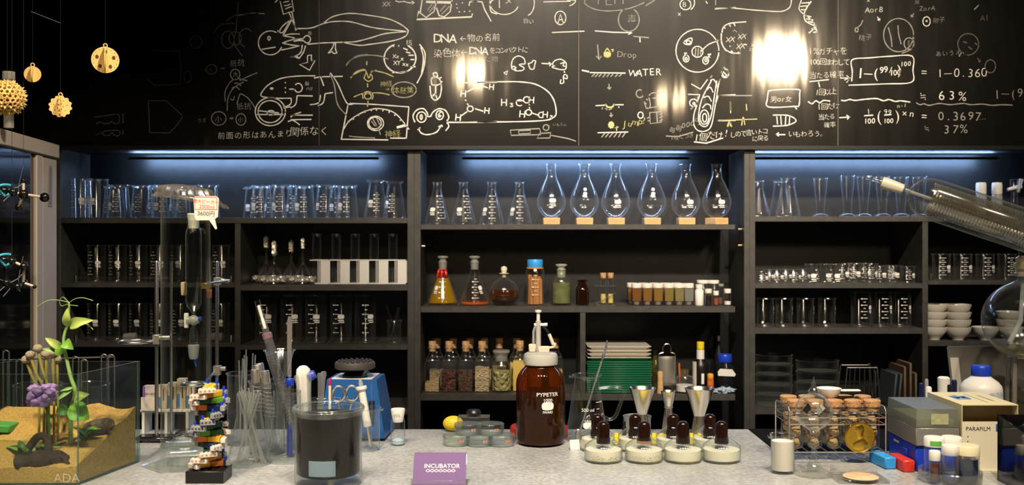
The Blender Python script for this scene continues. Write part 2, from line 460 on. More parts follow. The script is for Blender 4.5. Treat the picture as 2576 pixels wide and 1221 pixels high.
CH = [mat('white_marker', (.80, .78, .72), .7), mat('faded_marker', (.33, .32, .29), .7), mat('faint_marker', (.12, .115, .10), .7), mat('yellow_marker', (.52, .50, .22), .7)]
seams = [-500, 802, 1455, 2107, 3100]
blabel = ['black glossy board panel with the faint newt and car sketches', 'black glossy board panel with the DNA notes and bug drawing', 'black glossy board panel with the WATER and DNA helix drawings', 'black glossy board panel with the probability formulas']
panels = []
for i in range(4):
    x0, x1 = X(seams[i], BD) + .001, X(seams[i + 1], BD) - .001
    p = T('blackboard_panel', blabel[i], 'blackboard', (0, BD, 0), 0, 'black board panels above the shelves')
    mk('board', G().box(x0, x1, 0, .012, Z(366, BD), Z(-330, BD)), BOARD, p)
    if i: mk('seam_strip', G().box(X(seams[i], BD) - .0001, X(seams[i], BD) + .0017, -.0010, -.0001, Z(366, BD), Z(-330, BD)), mat('brownish_seam', ((.05, .045, .04), (.16, .11, .07), (.15, .14, .12))[i - 1], .5), p)
    panels.append(p)
tag(mk('board_ledge', G().box(X(-500, BD), X(3100, BD), BD + .001, BD + .02, Z(376, BD), Z(366, BD)), BLACKP), 'thin black ledge under the drawn-on board', 'ledge')['kind'] = 'structure'
chalk = [G() for _ in range(4)]
def pick(px):
    for i in range(4):
        if px < seams[i + 1]: return i
    return 3
def ribbon(pts, wd, mi, shade=0):
    """pts in photo pixels; a stroke of marker ink on the board"""
    i = pick(sum(p[0] for p in pts) / len(pts)); g = chalk[i]
    q = [Vector((X(x, BD), 0, Z(y, BD))) for x, y in pts]
    n = len(q); v = []; hw = W(wd, BD) * .41
    for k, p in enumerate(q):
        t = q[min(k + 1, n - 1)] - q[max(k - 1, 0)]
        if t.length < 1e-9: t = Vector((1, 0, 0))
        t.normalize(); s = Vector((-t.z, 0, t.x)) * hw * (1 + .18 * sin(k * 1.7))
        v += [p + s + Vector((0, -.0007, 0)), p - s + Vector((0, -.0007, 0))]
    g.add(v, [(2 * k, 2 * k + 1, 2 * k + 3, 2 * k + 2) for k in range(n - 1)], mi)
def draw(ox, oy, sc, data, wd=3.2, mi=0):
    for ln in data.strip().split('\n'):
        ln = ln.strip()
        if not ln: continue
        w_, m_ = wd, mi; tk = ln.split()
        while tk and tk[0][0] in 'wm':
            if tk[0][0] == 'w': w_ = float(tk[0][1:])
            else: m_ = int(tk[0][1:])
            tk = tk[1:]
        k = tk[0]
        if k == 'e':                                    # ellipse cx cy rx ry a0 a1
            c = [float(t) for t in tk[1:]]
            a0, a1 = (c[4], c[5]) if len(c) > 4 else (0, 365)
            n = max(10, int((a1 - a0) / 12))
            pts = [(c[0] + c[2] * cos(radians(a0 + (a1 - a0) * j / n)), c[1] + c[3] * sin(radians(a0 + (a1 - a0) * j / n))) for j in range(n + 1)]
        else:
            raw = tk[1:] if k in ('l', 's') else tk
            pts = [tuple(float(t) for t in p.split(',')) for p in raw]
            if k != 'l' and len(pts) > 2: pts = [(p.x, p.y) for p in catmull([(a, b, 0) for a, b in pts], 4)]
        ribbon([(ox + a / sc, oy + b / sc) for a, b in pts], w_, m_)
def arrow(x0, y0, x1, y1, h=9, wd=2.6, mi=0):
    ribbon([(x0, y0), (x1, y1)], wd, mi)
    a = math.atan2(y1 - y0, x1 - x0)
    for s in (-.5, .5):
        ribbon([(x1, y1), (x1 - h * cos(a + s), y1 - h * sin(a + s))], wd, mi)
def write(px, py, size, s, mi=0, rot=0.0, adv=.98, thin=-.016, latin=.62):
    """handwritten line: each letter a little turned and shifted"""
    x = px; rnd = random.Random(s)
    for chh in s:
        cjk = ord(chh) > 0x2000
        a = size * (adv if cjk else latin)
        if chh != ' ':
            sz = W(size, BD) * (1.0 if cjk else 1.12) * rnd.uniform(.93, 1.06)
            M = Matrix.Translation((X(x + a / 2, BD), -.0007, Z(py + rnd.uniform(-.06, .06) * size - (x - px) * math.tan(rot), BD))) @ Matrix.Rotation(-rot * -1 + rnd.uniform(-.10, .10), 4, 'Y') @ UPRIGHT @ Matrix.Shear('XY', 4, (0, 0)) 
            v, f = text_geo(chh, 1.0, thin)
            chalk[pick(x + a / 2)].add([(q[0] * sz, q[1] * sz, 0) for q in v], f, mi, M)
        x += a
A_ = (0, 0, 3.052); B_ = (600, 0, 3.052); C_ = (1200, 0, 3.052); D_ = (1800, 0, 3.053)
draw(*A_, '''
m2 e 1507 323 46 48
m2 e 1750 305 48 66
m2 e 1806 296 48 52
m2 e 1890 290 55 70 100 320
m2 1830,10 1815,210 1800,330 1860,430
m2 1740,160 1820,115 1985,103
m2 1640,250 1700,190 1800,180
m2 l 1180,390 1370,390 1395,520 1380,650 1190,655 1130,610
m2 l 1140,775 1280,775 1400,890
m2 l 1140,780 1150,1018 1300,1022
m2 1300,1022 1360,960 1400,900
m2 730,1040 760,1030 780,1018 800,1040 840,1038 860,1020 880,1040 915,1040 915,1005 840,1003 790,1015 730,1040
m2 725,900 840,885 910,880 912,945 870,945 855,930 840,948 790,948 770,935 740,955
m2 l 945,880 945,940
m2 l 945,1000 945,1035
m2 l 935,880 955,880
m2 l 935,940 955,940
m2 e 1625 533 40 36
m2 e 1442 590 28 45
m1 e 1806 572 36 40
m1 e 1680 910 56 52
m1 e 1850 918 38 44
m1 1730,780 1730,700 1780,620 1850,605
m1 1745,850 1750,760 1790,680 1870,630
m1 1770,760 1790,770 1800,740
m1 1780,680 1810,665 1840,690
m1 1800,640 1830,640 1850,660
m1 1850,610 1900,620
m1 1840,620 1900,590 1975,560
m1 1820,800 1840,730 1860,725 1910,760 1960,830
''', 2.2)
arrow(555, 172, 566, 172, 5, 2, 2); arrow(577, 298, 587, 298, 5, 2, 1)
write(498, 182, 13, 'うず大', 2); write(578, 166, 19, '抵抗', 1, .05); write(584, 192, 16, '大', 1)
write(595, 274, 19, '抵抗', 1, -.05); write(496, 308, 13, 'うず', 1); write(541, 306, 18, '小', 1); write(599, 306, 14, '小', 1)
write(546, 349, 20, '前面の形はあんまり', 0, .03, 1.06); write(728, 340, 25, '関係なく', 0, .03, 1.0)
draw(*B_, '''
m1 0,118 100,103 200,106
e 245 330 92 92 20 300
e 235 295 10 14
l 178,380 285,362
310,250 340,200 410,145
300,235 340,250 400,150
385,90 420,170 445,230
410,90 425,160 440,235
l 320,10 345,110 425,85 410,0
345,20 360,15 390,10
350,45 380,40 400,30
360,70 380,60 410,50
l 280,20 300,0
340,275 400,170 410,140
340,275 400,262 470,262
340,275 420,290 430,300
340,330 420,305 500,310
335,330 400,345 470,352
330,385 400,370 470,352
e 527 302 26 28 -160 150
425,302 470,300 500,295
425,318 470,312 510,318
450,220 560,215 650,182 740,165 860,168 1000,205 1100,222 1280,240
650,182 720,130 850,103 1000,118 1150,145 1250,190 1305,235
1305,235 1280,280 1180,315 1000,342 920,348 800,325
800,325 900,320 1020,290 1130,258 1290,243
530,340 650,330 720,328 800,325
490,345 480,400 440,430 395,440
515,350 500,400 465,450
395,440 430,435 465,450 440,425
735,328 720,370 690,408 720,395
745,330 745,380 755,405 730,410 720,395
l 530,428 560,422 560,465 588,465 545,540 470,495 530,480 530,428
170,725 220,660 320,605 450,585 590,583
170,725 190,745 300,755 405,755
640,590 800,587
l 630,590 580,600
630,590 655,660
405,755 400,800 345,825
450,735 440,800 400,830
450,735 570,738
630,730 615,790 550,805
665,720 650,790 610,812
665,720 725,712
l 400,820 345,830
e 255 680 10 5
e 460 675 30 34 -140 160
390,685 425,685
l 360,630 360,640
l 360,670 360,680
l 360,705 360,715
e 245 858 116 108
e 243 858 92 85
e 248 867 28 18
l 145,850 310,868
l 140,880 345,880
l 400,885 570,885
l 400,920 560,918
400,900 430,880 480,862
380,935 420,925 470,960
m1 470,880 400,885
705,560 760,640 830,790 880,800
m1 700,570 735,650 760,800 830,885
m1 825,505 880,450 970,425 1080,430 1150,455
m1 830,490 900,435 990,418
m3 985,470 985,500
m3 860,600 890,570 960,540 980,560 965,600 1000,625 1030,600 1015,560 1040,545 1120,560 1190,590
m3 870,590 900,555 970,535 1000,600 1020,555 1060,540
m3 990,640 992,670
m3 885,745 950,720 1000,715 1090,715 1160,730
m3 e 993 740 40 36 150 400
m3 e 993 740 26 22
m3 995,775 990,820
m1 e 1270 690 95 60
850,795 1000,800 1150,810 1310,822
l 840,810 790,1068
l 1308,825 1288,1065
l 785,1070 1150,1075
l 1165,1062 1290,1062
810,990 850,930 940,870 1050,835 1160,850 1230,895 1310,995
l 840,930 848,942
l 880,905 884,920
l 920,875 922,890
l 970,850 972,866
l 1020,838 1020,854
l 1060,834 1060,850
l 1110,838 1108,855
l 1160,850 1155,868
l 1205,873 1198,890
l 1250,915 1240,928
e 1052 948 62 55
e 1048 946 48 45
m1 l 1020,930 1050,970
m1 l 1030,910 1070,980
m1 l 1060,905 1085,960
m1 1055,960 1075,990 1090,1035
m1 850,1045 900,1052 1050,1060
w7 l 1215,980 1285,962
''', 3.0)
write(775, 87, 10, '筋', 0); write(767, 214, 11, '脳', 0); write(770, 227, 9, 'バグ', 0)
write(956, 217, 16, '神経', 3); write(968, 230, 14, '→', 3); write(987, 234, 19, '体胚葉', 3, .02, .95); write(968, 345, 21, '神経', 3)
draw(*B_, '''
w4 e 1240 448 122 112 -60 250
w3.4 l 1265,370 1300,385
w3.4 l 1285,400 1320,408
w3.4 l 1305,425 1345,425
w3.4 l 1320,458 1350,458
w3.4 l 1320,515 1360,512
w3.4 l 1230,558 1295,548
w3.4 l 1180,558 1205,556
w3 l 1185,355 1195,358
w3 l 1225,352 1235,354
1390,340 1430,400 1430,480 1410,560 1370,640
1400,360 1420,450 1405,560
1485,650 1480,605 1510,590 1545,610 1555,655
1480,610 1500,590 1495,565 1520,560 1530,590
1470,660 1480,740 1510,770 1545,745 1558,680 1555,650
1480,650 1520,655 1560,640
1515,655 1512,740
1490,740 1510,720 1525,760
1545,600 1560,595
1550,625 1565,630
w3.6 1355,940 1340,890 1370,845 1420,835 1450,870 1455,895 1475,895
w3.6 1475,895 1495,860 1540,835 1590,850 1615,900 1600,930
w3.6 e 1405 900 36 40
w3.6 e 1403 900 8 18
w3.6 e 1545 885 28 34
1555,860 1535,880 1540,900 1555,890 1540,885
w3.6 1385,985 1400,1020 1450,1035 1520,1015 1555,965
1375,1000 1395,980
1535,975 1560,962 1565,975
1600,940 1615,970 1590,1005
w3.6 1605,940 1800,940 1984,935
l 1675,638 1984,632
l 1785,10 1870,15 1890,75 1940,165
l 1770,45 1775,15 1840,10
l 1410,0 1395,100 1440,135 1500,90 1520,10
l 1520,60 1540,120 1580,130 1625,90 1640,0
w7 l 1440,15 1640,20
m1 1450,80 1490,30
m1 1465,95 1510,40
m1 1545,90 1590,40
m1 1560,110 1620,50
w4.4 l 1385,85 1368,150 1790,130 1795,105
w3 l 1670,30 1678,34
w3 l 1675,60 1683,63
w3 l 1690,90 1700,92
w3 l 1730,88 1740,90
w3 l 1770,85 1780,88
w3 l 1715,20 1722,25
1930,40 1945,5 1984,-10
1930,40 1940,90 1984,108
''', 3.4)
write(988, 147, 13, 'Xx', 0, 0, .9, .0); write(990, 163, 14, 'XY', 0, 0, .9, .0); write(1008, 152, 12, 'x', 0, 0, 1, .02); write(1012, 166, 13, 'xx', 0, 0, 1, .01)
write(1021, 114, 18, '核', 0); write(962, 17, 16, 'XX', 0)
draw(*B_, '1205,5 1230,15 1270,12 1310,22 1345,20\n l 1330,10 1350,20 1335,32')
write(1091, 107, 29, 'DNA', 0, 0, 1, 0, .66); write(1155, 105, 21, '←物の名前', 0, .04)
write(1090, 143, 24, '染色体', 0, .02, .95); write(1158, 138, 20, '←', 0); write(1181, 137, 25, 'DNA', 0, 0, 1, 0, .62); write(1232, 134, 17, 'をコンパクトに', 0, .04, .80); write(1196, 155, 18, 'した物', 1, 0, 1.1)
write(1195, 226, 22, 'O', 0, 0, 1, .0); write(1230, 227, 19, 'H', 0, 0, 1, .01); write(1158, 245, 22, 'H', 0, 0, 1, .01); write(1176, 283, 22, 'O', 0, 0, 1, .01); write(1218, 287, 20, 'H', 0, 0, 1, .01); write(1145, 305, 22, 'H', 0, 0, 1, .01)
draw(*B_, '''
l 1865,660 1915,675
l 1755,705 1805,680
l 1740,765 1748,775
l 1755,795 1765,808
l 1815,835 1880,855
l 1710,890 1755,858
''')
draw(*C_, '''
w3.4 0,632 200,628 340,630 450,648 540,700 590,770 608,860 590,900 520,925 300,935 0,938
l 300,775 355,775
l 400,800 402,808
l 402,822 404,835
l 420,868 470,885
300,535 270,530 265,490 280,450 320,430 360,450 368,490 340,492 325,500 360,520 350,540 310,545 280,535 300,520 280,510 270,515
390,490 420,480 430,465 450,470 445,490 435,530 410,530 400,510 395,490
590,510 580,490 600,465 640,455 670,470 685,490 680,530 640,535 600,525 575,515 600,505
640,490 670,480 660,505 685,510
m0 645,610 640,640 665,635 665,600 690,605 690,580 670,575 660,600
l 670,545 672,560
w3 l 495,487 570,492
l 550,478 572,492 555,508
l 205,560 235,545 225,575 205,560
m1 l 255,1000 480,988 488,1015 460,1062 560,1060
m1 l 255,1000 262,1040 490,1035
m1 l 320,1005 410,1000 410,1025 320,1028 320,1005
m1 l 490,1025 565,1020 560,1058
m1 l 570,1040 700,1065 760,1085
m1 e 530 980 22 22
m0 e 210 20 112 92 20 190
m0 e 380 20 60 100 -20 80
l 510,15 720,10
690,0 755,5 740,30 710,45
e 640 138 42 52
l 620,185 640,110 665,185
l 625,155 660,150
l 575,250 825,240
l 905,238 1040,248 1185,252
l 1165,240 1190,253 1160,265
m1 e 1165 152 80 90 -60 250
m1 830,0 830,30 900,70 1000,85 1120,75 1200,55 1285,20
m1 1295,45 1365,0
m1 l 1200,280 1320,290
l 1250,285 1252,325
m1 l 925,342 935,450
m1 l 915,430 937,458 955,430
m3 1000,370 978,405 978,430 1000,440 1022,430 1022,405 1000,370
w9 m3 e 1000 418 10 10
m3 1030,385 1045,380 1040,400
w4 l 805,540 860,552
w3 l 865,558 1140,562
m1 l 880,590 905,565
m1 l 905,592 930,568
m1 l 935,590 955,568
m1 l 965,595 985,568
m1 l 995,592 1015,568
m1 l 1025,590 1045,570
m1 l 1060,592 1080,570
m1 l 1090,588 1110,570
m1 l 1012,645 1015,680
m1 l 1000,672 1016,686 1030,670
l 910,812 990,808
l 1050,805 1125,805
w5 m3 985,802 1000,820 1020,825 1040,820 1055,800
m1 l 965,825 960,840
m1 l 985,830 1000,845
m1 l 1010,845 1035,835
l 1085,820 1092,826
m1 l 1028,865 1030,895
m1 l 1018,885 1030,898 1042,882
w9 m3 e 1030 960 12 16
m3 l 1072,1005 1070,970 1058,985
m3 l 1070,970 1085,980
l 925,1020 1160,1014
m1 l 955,1055 985,1020
m1 l 985,1055 1015,1020
m1 l 1015,1055 1045,1020
m1 l 1050,1055 1075,1020
m1 l 1085,1055 1105,1020
m1 l 1115,1055 1140,1018
e 1692 390 165 165
e 1692 398 42 42
m1 l 1675,430 1680,370
m1 l 1695,435 1700,370
m1 l 1715,420 1718,380
1720,395 1780,340 1870,308
1590,320 1620,300 1650,295 1640,340 1600,340 1585,325
e 1622 325 16 12
e 1605 450 22 26
e 1605 452 8 10
1590,410 1610,408 1595,420 1612,425
e 1755 465 22 28
e 1757 462 8 12
1770,420 1795,415 1775,435 1790,440
m1 e 1250 720 28 30 30 300
e 1905 565 28 32
l 1885,545 1925,590
l 1645,645 1715,685 1770,610
m1 l 1790,600 1805,580
1900,515 1860,620 1830,800 1800,960 1760,1005 1700,1005 1665,960 1665,880 1690,800 1700,740
1840,620 1820,750 1800,880 1770,960 1740,972 1710,950 1700,890 1720,780 1760,690 1800,620
1790,620 1815,610 1835,640
1765,690 1790,670 1812,710
1740,750 1775,740 1800,780
1730,830 1760,800 1790,810 1795,840
e 1745 900 34 55
e 1747 905 16 32
l 1620,725 1710,728 1690,800
l 1845,735 1984,728
e 1662 790 30 28
e 1665 795 8 8
m1 1640,840 1680,800
m1 1285,780 1300,830 1330,828 1380,820
m1 1320,735 1345,715 1400,715
m1 1320,750 1330,800 1325,830
m1 l 1300,760 1310,770
m1 l 1290,790 1300,800
m1 1345,755 1400,750
m1 l 1325,865 1415,860 1415,940 1330,950 1325,865
m1 l 1380,865 1385,945
m1 l 1400,880 1425,870
m1 l 1400,905 1425,895
m1 l 1400,930 1425,920
m1 l 1305,910 1330,895
m1 l 1310,930 1330,925
e 1255 885 20 24
w3.2 l 1665,1090 1760,1100 1890,1060
m1 l 1450,1045 1540,1050 1660,1015
l 1850,928 1984,925
m3 l 1945,780 1948,850
m3 1925,975 1940,940 1955,975
e 1600 35 42 40
e 1610 20 60 62 -20 60
l 1755,10 1770,28
l 1825,70 1984,58
''', 2.8)
write(1247, 22, 30, 'I', 0); write(1268, 8, 22, 'ヌ', 0); write(1316, 58, 14, '白い', 0, -.1)
write(1261, 266, 24, 'H₃C', 0, 0, 1, .0, .56); write(1318, 260, 22, 'OH', 0, 0, 1, .0, .55); write(1306, 297, 23, 'H', 0, 0, 1, .0); write(1323, 292, 22, 'O', 0, 0, 1, .01); write(1355, 297, 21, 'CH₃', 0, 0, 1, .0, .5)
write(1375, 321, 10, '②', 1); write(1390, 317, 9, 'いもうふ', 1)
write(1500, 12, 34, 'ΓΕΓΓ', 1, 0, 1, -.02); write(1577, 60, 26, '毒', 1, 0)
write(1553, 145, 20, 'Drop', 1); write(1583, 192, 22, 'WATER', 0, .03, 1, -.01, .74); write(1564, 320, 21, 'Jump', 3, .18); write(1612, 311, 22, '?', 3)
write(1716, 18, 17, 'B', 0); write(1704, 40, 16, 'x', 0)
write(1682, 333, 17, '毎朝000円', 1, .32, .9); write(1686, 352, 13, '1枚につき', 1, .15); write(1744, 355, 22, '1個だけ!', 0, .15, .92)
draw(*D_, '''
0,65 120,62 300,78 450,88 520,85 570,55 583,0
w3.2 50,250 60,210 110,180 235,168
w3.2 45,255 45,320 70,375 120,405 185,410
l 60,205 75,220
l 105,190 115,205
l 140,180 150,200
l 170,400 190,412
l 215,340 240,345
l 70,382 82,390
l 108,352 114,358
l 120,390 130,400
m1 0,310 45,312
m0 660,0 640,60 660,95 720,140 760,190 780,250
w3.6 735,10 700,60 680,110 690,160 740,190 770,200
w3 l 660,25 720,20
w3 l 650,50 705,45
w3 l 655,75 690,75
w3 l 690,120 735,130
w3 l 695,145 750,155
w3 l 710,165 760,178
w3 l 735,220 770,225
w3.6 715,255 745,230 765,200
w3.6 750,250 780,245
m1 l 0,40 0,0
w3.4 400,700 470,690 635,688 645,720 640,810 600,818 405,822 398,760 405,700
l 720,628 870,612
l 790,630 800,670
w3.6 710,780 740,798 770,775 800,790 830,772 880,778
w3.2 440,885 540,885 590,900 618,925 600,945 540,965 440,970
l 470,895 475,955
l 500,890 505,960
l 540,890 535,965
l 570,895 565,955
l 610,825 625,840
m3 18,925 130,922 320,915
m3 l 112,780 116,870
m3 90,970 105,935 115,970
m3 l 235,800 240,850
m3 200,965 212,900 225,960
m1 l 20,735 280,735
l 20,735 0,800
m1 65,515 20,640 0,690
m0 e 76 560 24 30
w3.2 1045,625 1050,550 1048,460 1180,445 1350,432 1510,432 1515,540 1505,632 1300,645 1020,655
w3.6 965,770 990,775 1030,765 1070,772 1130,765 1180,760 1240,758 1290,775 1330,765 1380,780 1420,775 1495,785
m1 1540,790 1570,805 1600,798 1640,810 1720,795 1800,805 1900,795 1960,805 2050,800 2120,810 2200,805 2280,808
m0 l 955,600 1035,600 1005,635
m0 l 990,615 1030,598 1005,580
m1 e 1405 270 115 128
m1 1325,210 1345,280 1355,360
m1 1400,195 1405,260 1425,340
m1 e 1485 335 38 44
m1 1130,155 1115,190 1090,210
m1 e 1083 230 12 16
m1 1430,410 1500,380 1520,340
e 1620 165 28 36
e 1620 162 4 4
m2 e 1940 340 80 82
m1 1870,435 1890,405 1920,420 1950,425
m2 e 2110 510 40 50
m1 l 1985,75 2020,40
m2 l 1900,320 1930,330
m2 l 1940,360 1970,380
m2 l 1990,330 2010,345
''', 2.8)
arrow(1800 + 470 / 3.053, 1030 / 3.053 + 1, 1800 + 462 / 3.053, 1030 / 3.053 + 1, 9)
draw(*D_, 'l 465,1035 535,1035\nl 950,905 1030,900\nl 1005,885 1030,900 1010,918')
arrow(2207, 42, 2213, 53, 7, 2.4, 0); arrow(2299, 34, 2291, 44, 7, 2.4, 1); arrow(2458, 146, 2466, 157, 6, 2, 2)
write(1826, 107, 17, 'XX', 0, .1); write(1856, 99, 16, 'XX', 0, .1); write(1852, 124, 17, 'XX', 0, .1); write(1843, 82, 12, 'へ', 0); write(1878, 118, 11, '…XY', 0, .05); write(1884, 128, 9, '23', 0)
write(2033, 137, 21, '1%ガチャを', 0, .0, .86); write(2036, 163, 18, '100回まわして', 0, 0, .82, -.012, .5); write(2035, 197, 19, '当たる確率', 0, .03, .92); write(2049, 239, 18, '1回以上', 0, .05, .8)
write(2055, 275, 18, '1回だけ', 0, .04, .82); write(2059, 300, 16, '当たる', 0, .04, .85); write(2073, 320, 15, '確率', 0)
write(1938, 257, 18, '男or女', 0, .05, .85)
write(1836, 345, 17, 'しので言いトコ', 0, .12, .80); write(1892, 355, 16, 'に戻る', 0, .10, .85); write(1982, 344, 17, 'いもわろう。', 0, .03, .95)
write(2155, 196, 31, '1－(', 0, 0, .72, .0, .55); write(2212, 184, 20, '99/', 0, .05, 1, .0, .55); write(2238, 190, 18, '100', 0, .05, 1, .0, .5); write(2254, 188, 30, ')', 0, 0, 1, .0); write(2264, 167, 15, '100', 0, .05, 1, .0, .6)
write(2312, 192, 24, '=', 0, 0, 1, -.01, 1); write(2356, 196, 28, '1－0.360', 0, .02, .85); write(2466, 192, 20, '…', 1)
write(2308, 254, 30, '≒', 0); write(2356, 252, 30, '63%', 0, .0, 1, -.01, .85); write(2500, 248, 28, '1－(99', 1, .05, .8)
write(2180, 288, 17, '1', 0); draw(*D_, 'l 1140,890 1210,885\nl 1295,885 1350,880'); write(2173, 311, 17, '100', 0, 0, 1, 0, .55); write(2203, 305, 34, '(', 0, 0, 1, -.012, .5); write(2224, 288, 15, '99', 0); write(2222, 310, 15, '100', 0, 0, 1, 0, .55); write(2250, 305, 34, ')', 0, 0, 1, -.012, .5); write(2256, 271, 13, 'n-1', 0, .08); write(2266, 295, 22, '×n', 0, .1, .8, -.01, .8)
write(2312, 303, 24, '=', 0, 0, 1, -.01, 1); write(2358, 303, 28, '0.3697', 1, 0, 1, -.01, .66); write(2462, 300, 20, '…', 1)
write(2320, 333, 24, '≒', 1); write(2370, 335, 27, '37%', 1, 0, 1, -.01, .8)
write(2176, 33, 18, 'AorB', 0, .1); write(2180, 8, 15, '×', 0); write(2312, 27, 16, 'ZorA', 1, .05); write(2300, 10, 14, '米', 1); write(2345, 57, 16, '卵子', 1, .08); write(2158, 101, 18, '精子', 1, .12); write(2282, 115, 16, 'ξ', 1); write(2352, 142, 15, 'あいうえ', 1, .1, 1.1); write(2466, 52, 18, 'AI', 2)
for i in range(4):
    mk('marker_lettering', chalk[i], CH, panels[i])
# ------------------------------------------------------------------ glass vessels on the shelves
def rim(r, h, t=.0020):                                  # a rolled rim
    return [(r, h), (r + t * .6, h + t * .5), (r + t * .3, h + t * 1.3), (r - t * .4, h + t * 1.1), (r - t * .8, h - t)]
def foot(r):
    return [(0, .0012), (r * .80, .0008), (r * .93, .0004), (r, .004)]
def erl_prof(h, rb, rn, rr, neck):
    return foot(rb) + [(rb, .008), (rb * .97, .014), (rn * 1.04, h - neck), (rn, h - neck + .004), (rn, h - .005)] + rim(rr, h - .0012)
def beak_prof(h, r):
    return foot(r) + [(r, h - .004)] + rim(r + .0016, h - .0012)
def spout(g, r, h, az=-1.9, size=.5):
    """pouring lip at heading az"""
    d = Vector((sin(az), -cos(az), 0)); s = Vector((cos(az), sin(az), 0))
    v = []; f = []
    for i in range(5):
        t = i / 4.0
        for j in (-2, -1, 0, 1, 2):
            sp = j / 2 * (1 - t * .55) * r * size
            v.append(d * (r * .96 + t * r * .30) + s * sp + Vector((0, 0, h - .004 + .005 * t - .0022 * (2 - abs(j)) * (t + .2))))
    for i in range(4):
        for j in range(4):
            a = i * 5 + j; f.append((a, a + 1, a + 6, a + 5))
    return g.add(v, f)
def vessel(name, label, cat, loc, prof, marks=None, rz=0.0, group=None, glassm=None, seg=36, sp=None, part_name='body'):
    t = T(name, label, cat, loc, rz, group)
    g = G().lathe(prof, seg)
    if sp: spout(g, *sp)
    mk(part_name, g, glassm or GL, t)
    if marks is not None and marks.f: mk('markings', marks, MARK, t)
    return t
def shelfz(py): return zrow(py) + .0002
def place(root0, first, loc, label, rz=None, group=None, scale=None):
    if first[0]:
        first[0] = False
        root0.location = loc; root0['label'] = label
        if rz is not None: root0.rotation_euler = (0, 0, rz)
        if scale is not None: root0.scale = scale if isinstance(scale, (tuple, list)) else (scale,) * 3
        return root0
    return dup(root0, loc, label, rz, group, scale)
# --- left unit, top shelf
z = shelfz(548)
p = beak_prof(.112, .0275)
mkk = G(); badge(mkk, p, .35, .052, .016, .010); grads(mkk, p, -.75, .03, .095, 9)
for i, (px, d, lb) in enumerate(((206, 2.87, 'tall clear beaker at the far end of the top shelf, beside the beige door'), (228, 2.93, 'tall clear beaker second from the beige door on the top shelf'), (246, 2.85, 'tall clear beaker just before the wide-mouthed flasks on the top shelf'))):
    if i == 0: b0 = vessel('tall_beaker', lb, 'beaker', (X(px, d), d, z), p, mkk, group='tall beakers on the top shelf')
    else: dup(b0, (X(px, d), d, z), lb, -.25 * i, scale=(1, 1, 1.0 - .035 * (i - 1)))
p = erl_prof(.0925, .0323, .0245, .0285, .012)
mkk = G(); badge(mkk, p, -.55, .037, .017, .011); grads(mkk, p, .05, .018, .066, 8, .012, .007)
first = [True]
wf = vessel('wide_mouth_flask', 'x', 'flask', (0, 0, 0), p, mkk, group='wide-mouthed conical flasks on the top shelf', sp=(.0275, .0925, -1.7, .55))
fr = [300, 358, 412, 470, 524, 658, 711, 765, 821, 873]; bk = [287, 396, 452, 640, 692, 746, 852]
for i, px in enumerate(fr):
    place(wf, first, (X(px, 2.853 + .032 * (i % 2)), 2.853 + .032 * (i % 2), z), 'wide-mouthed conical flask, %s from the beige door in the front row' % ORD[i] if i < 5 else 'wide-mouthed conical flask, %s before the two taller flasks in the front row' % ORD[9 - i], random.uniform(-.3, .3))
for i, px in enumerate(bk):
    dup(wf, (X(px, 2.943 + .03 * (i % 2)), 2.943 + .03 * (i % 2), z), 'wide-mouthed conical flask, %s from the beige door in the back row' % ORD[i], random.uniform(-.5, .2))
p = erl_prof(.106, .034, .020, .0255, .016)
mkk = G(); badge(mkk, p, -.45, .045, .016, .011); grads(mkk, p, .1, .02, .07, 10, .011, .006)
wt = vessel('tall_conical_flask', 'taller conical flask beside the row of wide-mouthed flasks', 'flask', (X(946, 2.853), 2.853, z), p, mkk, group='taller conical flasks', sp=(.0235, .106, -1.8, .5))
dup(wt, (X(992, 2.925), 2.925, z), 'taller conical flask touching the upright of the shelf unit', -.35)
# --- left unit, dark beakers behind the guard rails
p = beak_prof(.104, .0245)
mkk = G(); badge(mkk, p, .25, .055, .015, .010); grads(mkk, p, -.75, .022, .085, 8)
first = [True]
db = vessel('beaker', 'x', 'beaker', (0, 0, 0), p, mkk, group='beakers on the two lower bays beside the beige door')
for row, (py, nm) in enumerate(((712, 'upper'), (862, 'lower'))):
    for i, px in enumerate((243, 296, 348, 400, 452, 556)):
        place(db, first, (X(px, 2.875), 2.875, shelfz(py)), '%s beaker from the beige door on the dark shelf in the %s guard-railed bay' % (ORD[i], nm), random.uniform(-.15, .3))
for px, wd in ((330, 'under the third beaker'), (548, 'by the end post of the rail')):
    t = T('frosted_stopper', 'frosted glass stopper lying on the dark railed shelf ' + wd, 'stopper', (X(px, 2.838), 2.838, shelfz(862) + .0125))
    mk('stopper_body', G().lathe([(0, -.02), (.0095, -.02), (.0122, .012), (.0105, .0135), (0, .0135)], 20), GLF, t, rot=(0, pi / 2, 0))
